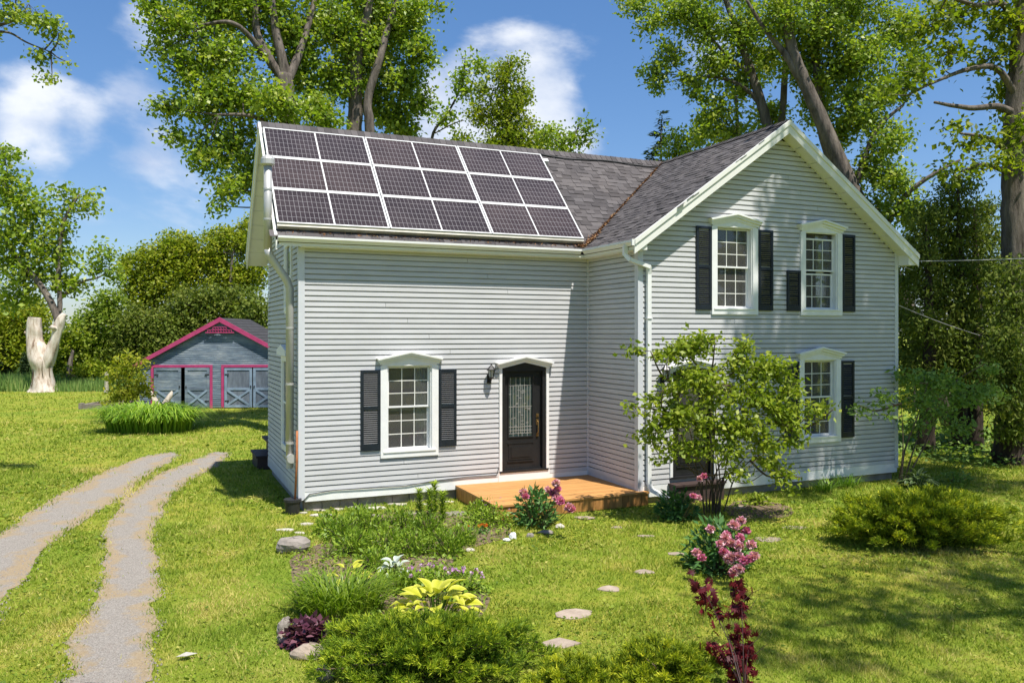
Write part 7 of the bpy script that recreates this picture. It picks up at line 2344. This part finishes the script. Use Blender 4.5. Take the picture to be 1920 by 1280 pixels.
# -- geraniums
gu = (0.88, -5.45)
g1 = mound('geranium_plant', 'mauve flowering geranium above the yellow hosta', 'geranium', gu, .64, .40, .29, 1500, 0.06, 0.042, 'perennial', 180, stems=20, tone0=0.55)
spots = [local(gu, p) for p in ((0.68, -5.27, 0.24), (0.78, -5.31, 0.21), (0.90, -5.58, 0.16), (0.97, -5.61, 0.16), (0.91, -5.70, 0.05), (1.16, -5.58, 0.11), (1.34, -5.56, 0.15), (1.10, -5.67, 0.06), (1.21, -5.72, 0.06), (1.33, -5.77, -0.01), (0.59, -5.45, 0.18), (0.47, -5.50, 0.09), (0.56, -5.21, 0.17), (0.79, -5.42, 0.16), (1.00, -5.62, 0.13), (1.03, -5.64, 0.10), (1.36, -5.67, 0.02), (0.90, -5.58, 0.07))]
blossoms(g1, [GERAN], [(p[0], p[1], max(p[2], 0.27 * math.sqrt(max(0.05, 1 - (p[0] / 0.68) ** 2 - (p[1] / 0.5) ** 2)) + 0.06)) for p in spots], 3, stem=False)
gu = (-0.36, -6.67)
g2 = mound('geranium_plant', 'low mauve geranium between the bright daylilies and the near juniper', 'geranium', gu, .34, .22, .20, 420, 0.055, 0.04, 'perennial', 181, stems=10)
blossoms(g2, [GERAN], [local(gu, p) for p in ((-0.12, -5.90, 0.00), (-0.15, -6.10, -0.01), (-0.05, -6.15, 0.00), (-0.23, -5.85, -0.03))], 4, stem=False)
gu = (2.78, -2.39)
g3 = mound('geranium_plant', 'sprawling green plant with tiny pink flowers by the deck corner', 'geranium', gu, .50, .34, .34, 1100, 0.06, 0.035, 'perennial', 182, stems=16, tone0=0.6)
blossoms(g3, [TINY], [local(gu, p) for p in ((2.67, -2.43, 0.45), (2.78, -2.48, 0.43), (2.88, -2.52, 0.41), (3.00, -2.57, 0.43), (3.01, -2.80, 0.35), (2.54, -2.37, 0.41), (2.95, -2.55, 0.50), (2.68, -2.54, 0.40))], 5, stem=False)
mu = (2.49, -2.88)
mg = mound('marigold_plant', 'small orange marigold on the soil, right one', 'marigold', mu, .10, .10, .12, 90, 0.05, 0.03, 'peony', 183, 'marigolds at the bed edge', stems=4)
blossoms(mg, [MARI], [(0, 0, .15), (.05, -.02, .14), (-.05, -.01, .13)], 6)
mu = (2.27, -2.78)
mg = mound('marigold_plant', 'small red orange marigold on the soil, left one', 'marigold', mu, .08, .08, .11, 80, 0.05, 0.03, 'peony', 184, 'marigolds at the bed edge', stems=4)
blossoms(mg, [MARI], [(0, 0, .13)], 7, 0.6, 0.7)

# -- peonies
pu = (3.53, -2.72)
p1 = mound('peony_bush', 'peony with pink blooms in front of the deck', 'peony', pu, .36, .32, .66, 620, 0.14, 0.05, 'peony', 190, stems=16, up=0.4, z0=0.05)
blossoms(p1, [PEONY[0], PEONY[1]], [local(pu, p) for p in ((2.98, -3.44, 0.74), (2.97, -3.54, 0.70), (3.46, -3.65, 0.90), (3.49, -3.66, 0.80), (3.47, -3.66, 0.67), (3.48, -3.77, 0.63), (3.60, -3.82, 0.53), (3.64, -3.84, 0.50), (3.39, -3.51, 0.77), (3.46, -3.54, 0.71))], 8, 0.85, 1.1)
pu = (6.07, -3.27)
p2 = mound('peony_bush', 'dark leaved peony with two pink blooms below the downspout', 'peony', pu, .34, .30, .50, 560, 0.14, 0.05, 'peony', 191, stems=14, up=0.4, tone0=0.4)
blossoms(p2, [PEONY[1], PEONY[0]], [local(pu, p) for p in ((6.15, -3.96, 0.87), (6.02, -4.01, 0.84), (5.80, -4.13, 0.59), (5.89, -4.17, 0.56))], 9, 0.75, 0.95)
pu = (4.80, -6.09)
p3 = mound('peony_bush', 'large peony covered in pink blooms in the middle of the lawn', 'peony', pu, .46, .40, .72, 860, 0.15, 0.055, 'peony', 192, stems=18, up=0.4)
blossoms(p3, PEONY, [local(pu, p) for p in ((4.56, -6.21, 0.61), (4.64, -6.46, 0.58), (4.86, -6.34, 0.66), (5.02, -6.30, 0.70), (5.02, -6.41, 0.59), (4.56, -6.54, 0.56), (4.43, -6.59, 0.51), (4.41, -6.69, 0.43), (4.56, -6.65, 0.52), (4.65, -6.69, 0.49), (4.81, -6.54, 0.55), (4.88, -6.68, 0.47), (4.14, -6.46, 0.39), (4.15, -6.57, 0.35), (4.45, -6.81, 0.39), (4.52, -6.85, 0.40), (4.53, -6.96, 0.37), (4.34, -6.99, 0.25), (4.40, -7.01, 0.29), (4.59, -6.99, 0.39), (4.65, -7.01, 0.42), (4.41, -6.80, 0.36))], 10, 0.85, 1.12)

# -- japanese maple
JM = (2.18, -9.79)
def red_maple():
    rg = np.random.default_rng(200)
    root = thing('red_japanese_maple', 'young crimson japanese maple with thin bare stems at the bottom edge', 'maple', (JM[0], JM[1], 0), 0)
    o3 = np.array([JM[0], JM[1], 0])
    tips = [(2.43, -8.88, 0.84), (2.42, -8.98, 0.71), (2.46, -9.11, 0.65), (2.68, -9.10, 0.88), (2.65, -9.19, 0.76), (2.62, -9.18, 0.69), (2.47, -9.33, 0.52), (2.51, -9.46, 0.45), (2.39, -9.41, 0.43), (2.47, -9.44, 0.36), (2.30, -9.48, 0.33), (2.43, -9.53, 0.28), (2.36, -9.50, 0.20), (2.27, -9.35, 0.40), (2.42, -8.76, 0.86), (2.24, -9.23, 0.39)]
    bare = [(2.85, -9.17, 0.77), (2.70, -9.43, 0.57), (2.74, -9.45, 0.44), (2.54, -8.92, 0.87), (2.91, -9.20, 0.87)]
    b = MB()
    b.tube([(0, 0, -0.02), (0.01, 0, 0.25), (0.0, 0.02, 0.5)], [0.014, 0.012, 0.008], 7)
    mains, samp = [0, 2, 4, 7, 13], [(0.0, 0.0, 0.35)]
    allp = [np.array(p) - o3 for p in tips + bare]
    for k in mains:
        e = allp[k]
        m = np.array([e[0] * 0.34, e[1] * 0.34, 0.25 + (e[2] - 0.25) * 0.5])
        b.tube([(0.0, 0.0, 0.2), tuple(m), tuple(e)], [0.006, 0.0045, 0.002], 5, cap=False)
        for t in np.linspace(0.15, 1, 8):
            samp.append(tuple((1 - t) ** 2 * np.array([0, 0, 0.2]) + 2 * t * (1 - t) * m + t * t * e))
    samp = np.array(samp)
    for k, e in enumerate(allp):
        if k in mains:
            continue
        dd = np.linalg.norm(samp - e, axis=1) + np.where(samp[:, 2] > e[2] - 0.03, 9, 0)
        s_ = samp[dd.argmin()]
        b.tube([tuple(s_), tuple((s_ + e) / 2 + rg.normal(0, 0.012, 3)), tuple(e)], [0.0035, 0.0028, 0.0015], 4, cap=False)
    b.build('stems', M['redstem'], root)
    vs, fs, tn = [], [], []
    for ti, p in enumerate(tips):
        c = np.array(p) - o3
        for k in range(17 if ti < 13 else 8):
            q = c + rg.normal(0, 0.045, 3)
            nrm = unit(rg.normal(0, 0.7, 3) + np.array([0, -0.4, 0.7]))
            a = unit(np.cross(nrm, rg.normal(0, 1, 3)) + np.array([0, 0, -0.5]))
            s = np.cross(nrm, a)
            tone = float(np.clip(rg.normal(0.5, 0.22), 0, 1))
            for lobe in range(7):
                th = (lobe - 3) * 0.52
                d = a * math.cos(th) + s * math.sin(th)
                sd = -a * math.sin(th) + s * math.cos(th)
                L = 0.075 * (1 - 0.10 * abs(lobe - 3)) * rg.uniform(0.85, 1.15)
                n0 = len(vs)
                vs += [tuple(q), tuple(q + d * L * 0.5 + sd * 0.010), tuple(q + d * L - nrm * 0.012), tuple(q + d * L * 0.5 - sd * 0.010)]
                fs.append((n0, n0 + 1, n0 + 2, n0 + 3))
                tn += [tone] * 4
    np_mesh('crown', vs, fs, M['redmaple'], root, tn)
red_maple()

# -- weeds and sprigs
mound('weed_patch', 'bright green weeds on the bare soil right of the shrub stems', 'weeds', (8.23, -2.88), .30, .2, .2, 220, 0.08, 0.05, 'shrub', 210, stems=8)
mound('weed_patch', 'dark weeds between lawn and hosta at the right corner', 'weeds', (13.75, -2.87), .4, .25, .25, 260, 0.08, 0.045, 'lilac', 211, stems=8)
def ground_cover():
    rg = np.random.default_rng(220)
    n = 5200
    pts = np.concatenate([np.stack([rg.uniform(15.5, 23, n // 2), rg.uniform(-2.2, 2.5, n // 2)], -1), np.stack([rg.uniform(17, 26, n - n // 2), rg.uniform(0.5, 7, n - n // 2)], -1)])
    P = np.concatenate([pts, rg.uniform(0.03, 0.28, (n, 1))], 1)
    N = unit(rg.normal(0, 0.5, (n, 3)) + np.array([0, 0, 1]))
    Dd = unit(np.cross(N, rg.normal(0, 1, (n, 3))))
    V = leaf_quads(P, Dd, N, rg.uniform(0.09, 0.16, n), rg.uniform(0.06, 0.10, n))
    V[:, 2] = np.maximum(V[:, 2], 0.012)
    tag(np_mesh('ground_cover', V, np.arange(4 * n).reshape(-1, 4), M['lilac'], tone=np.repeat(np.clip(rg.normal(0.4, 0.2, n), 0, 1), 4)), 'leafy ground cover under the cedars', 'ground cover', kind='stuff')
ground_cover()
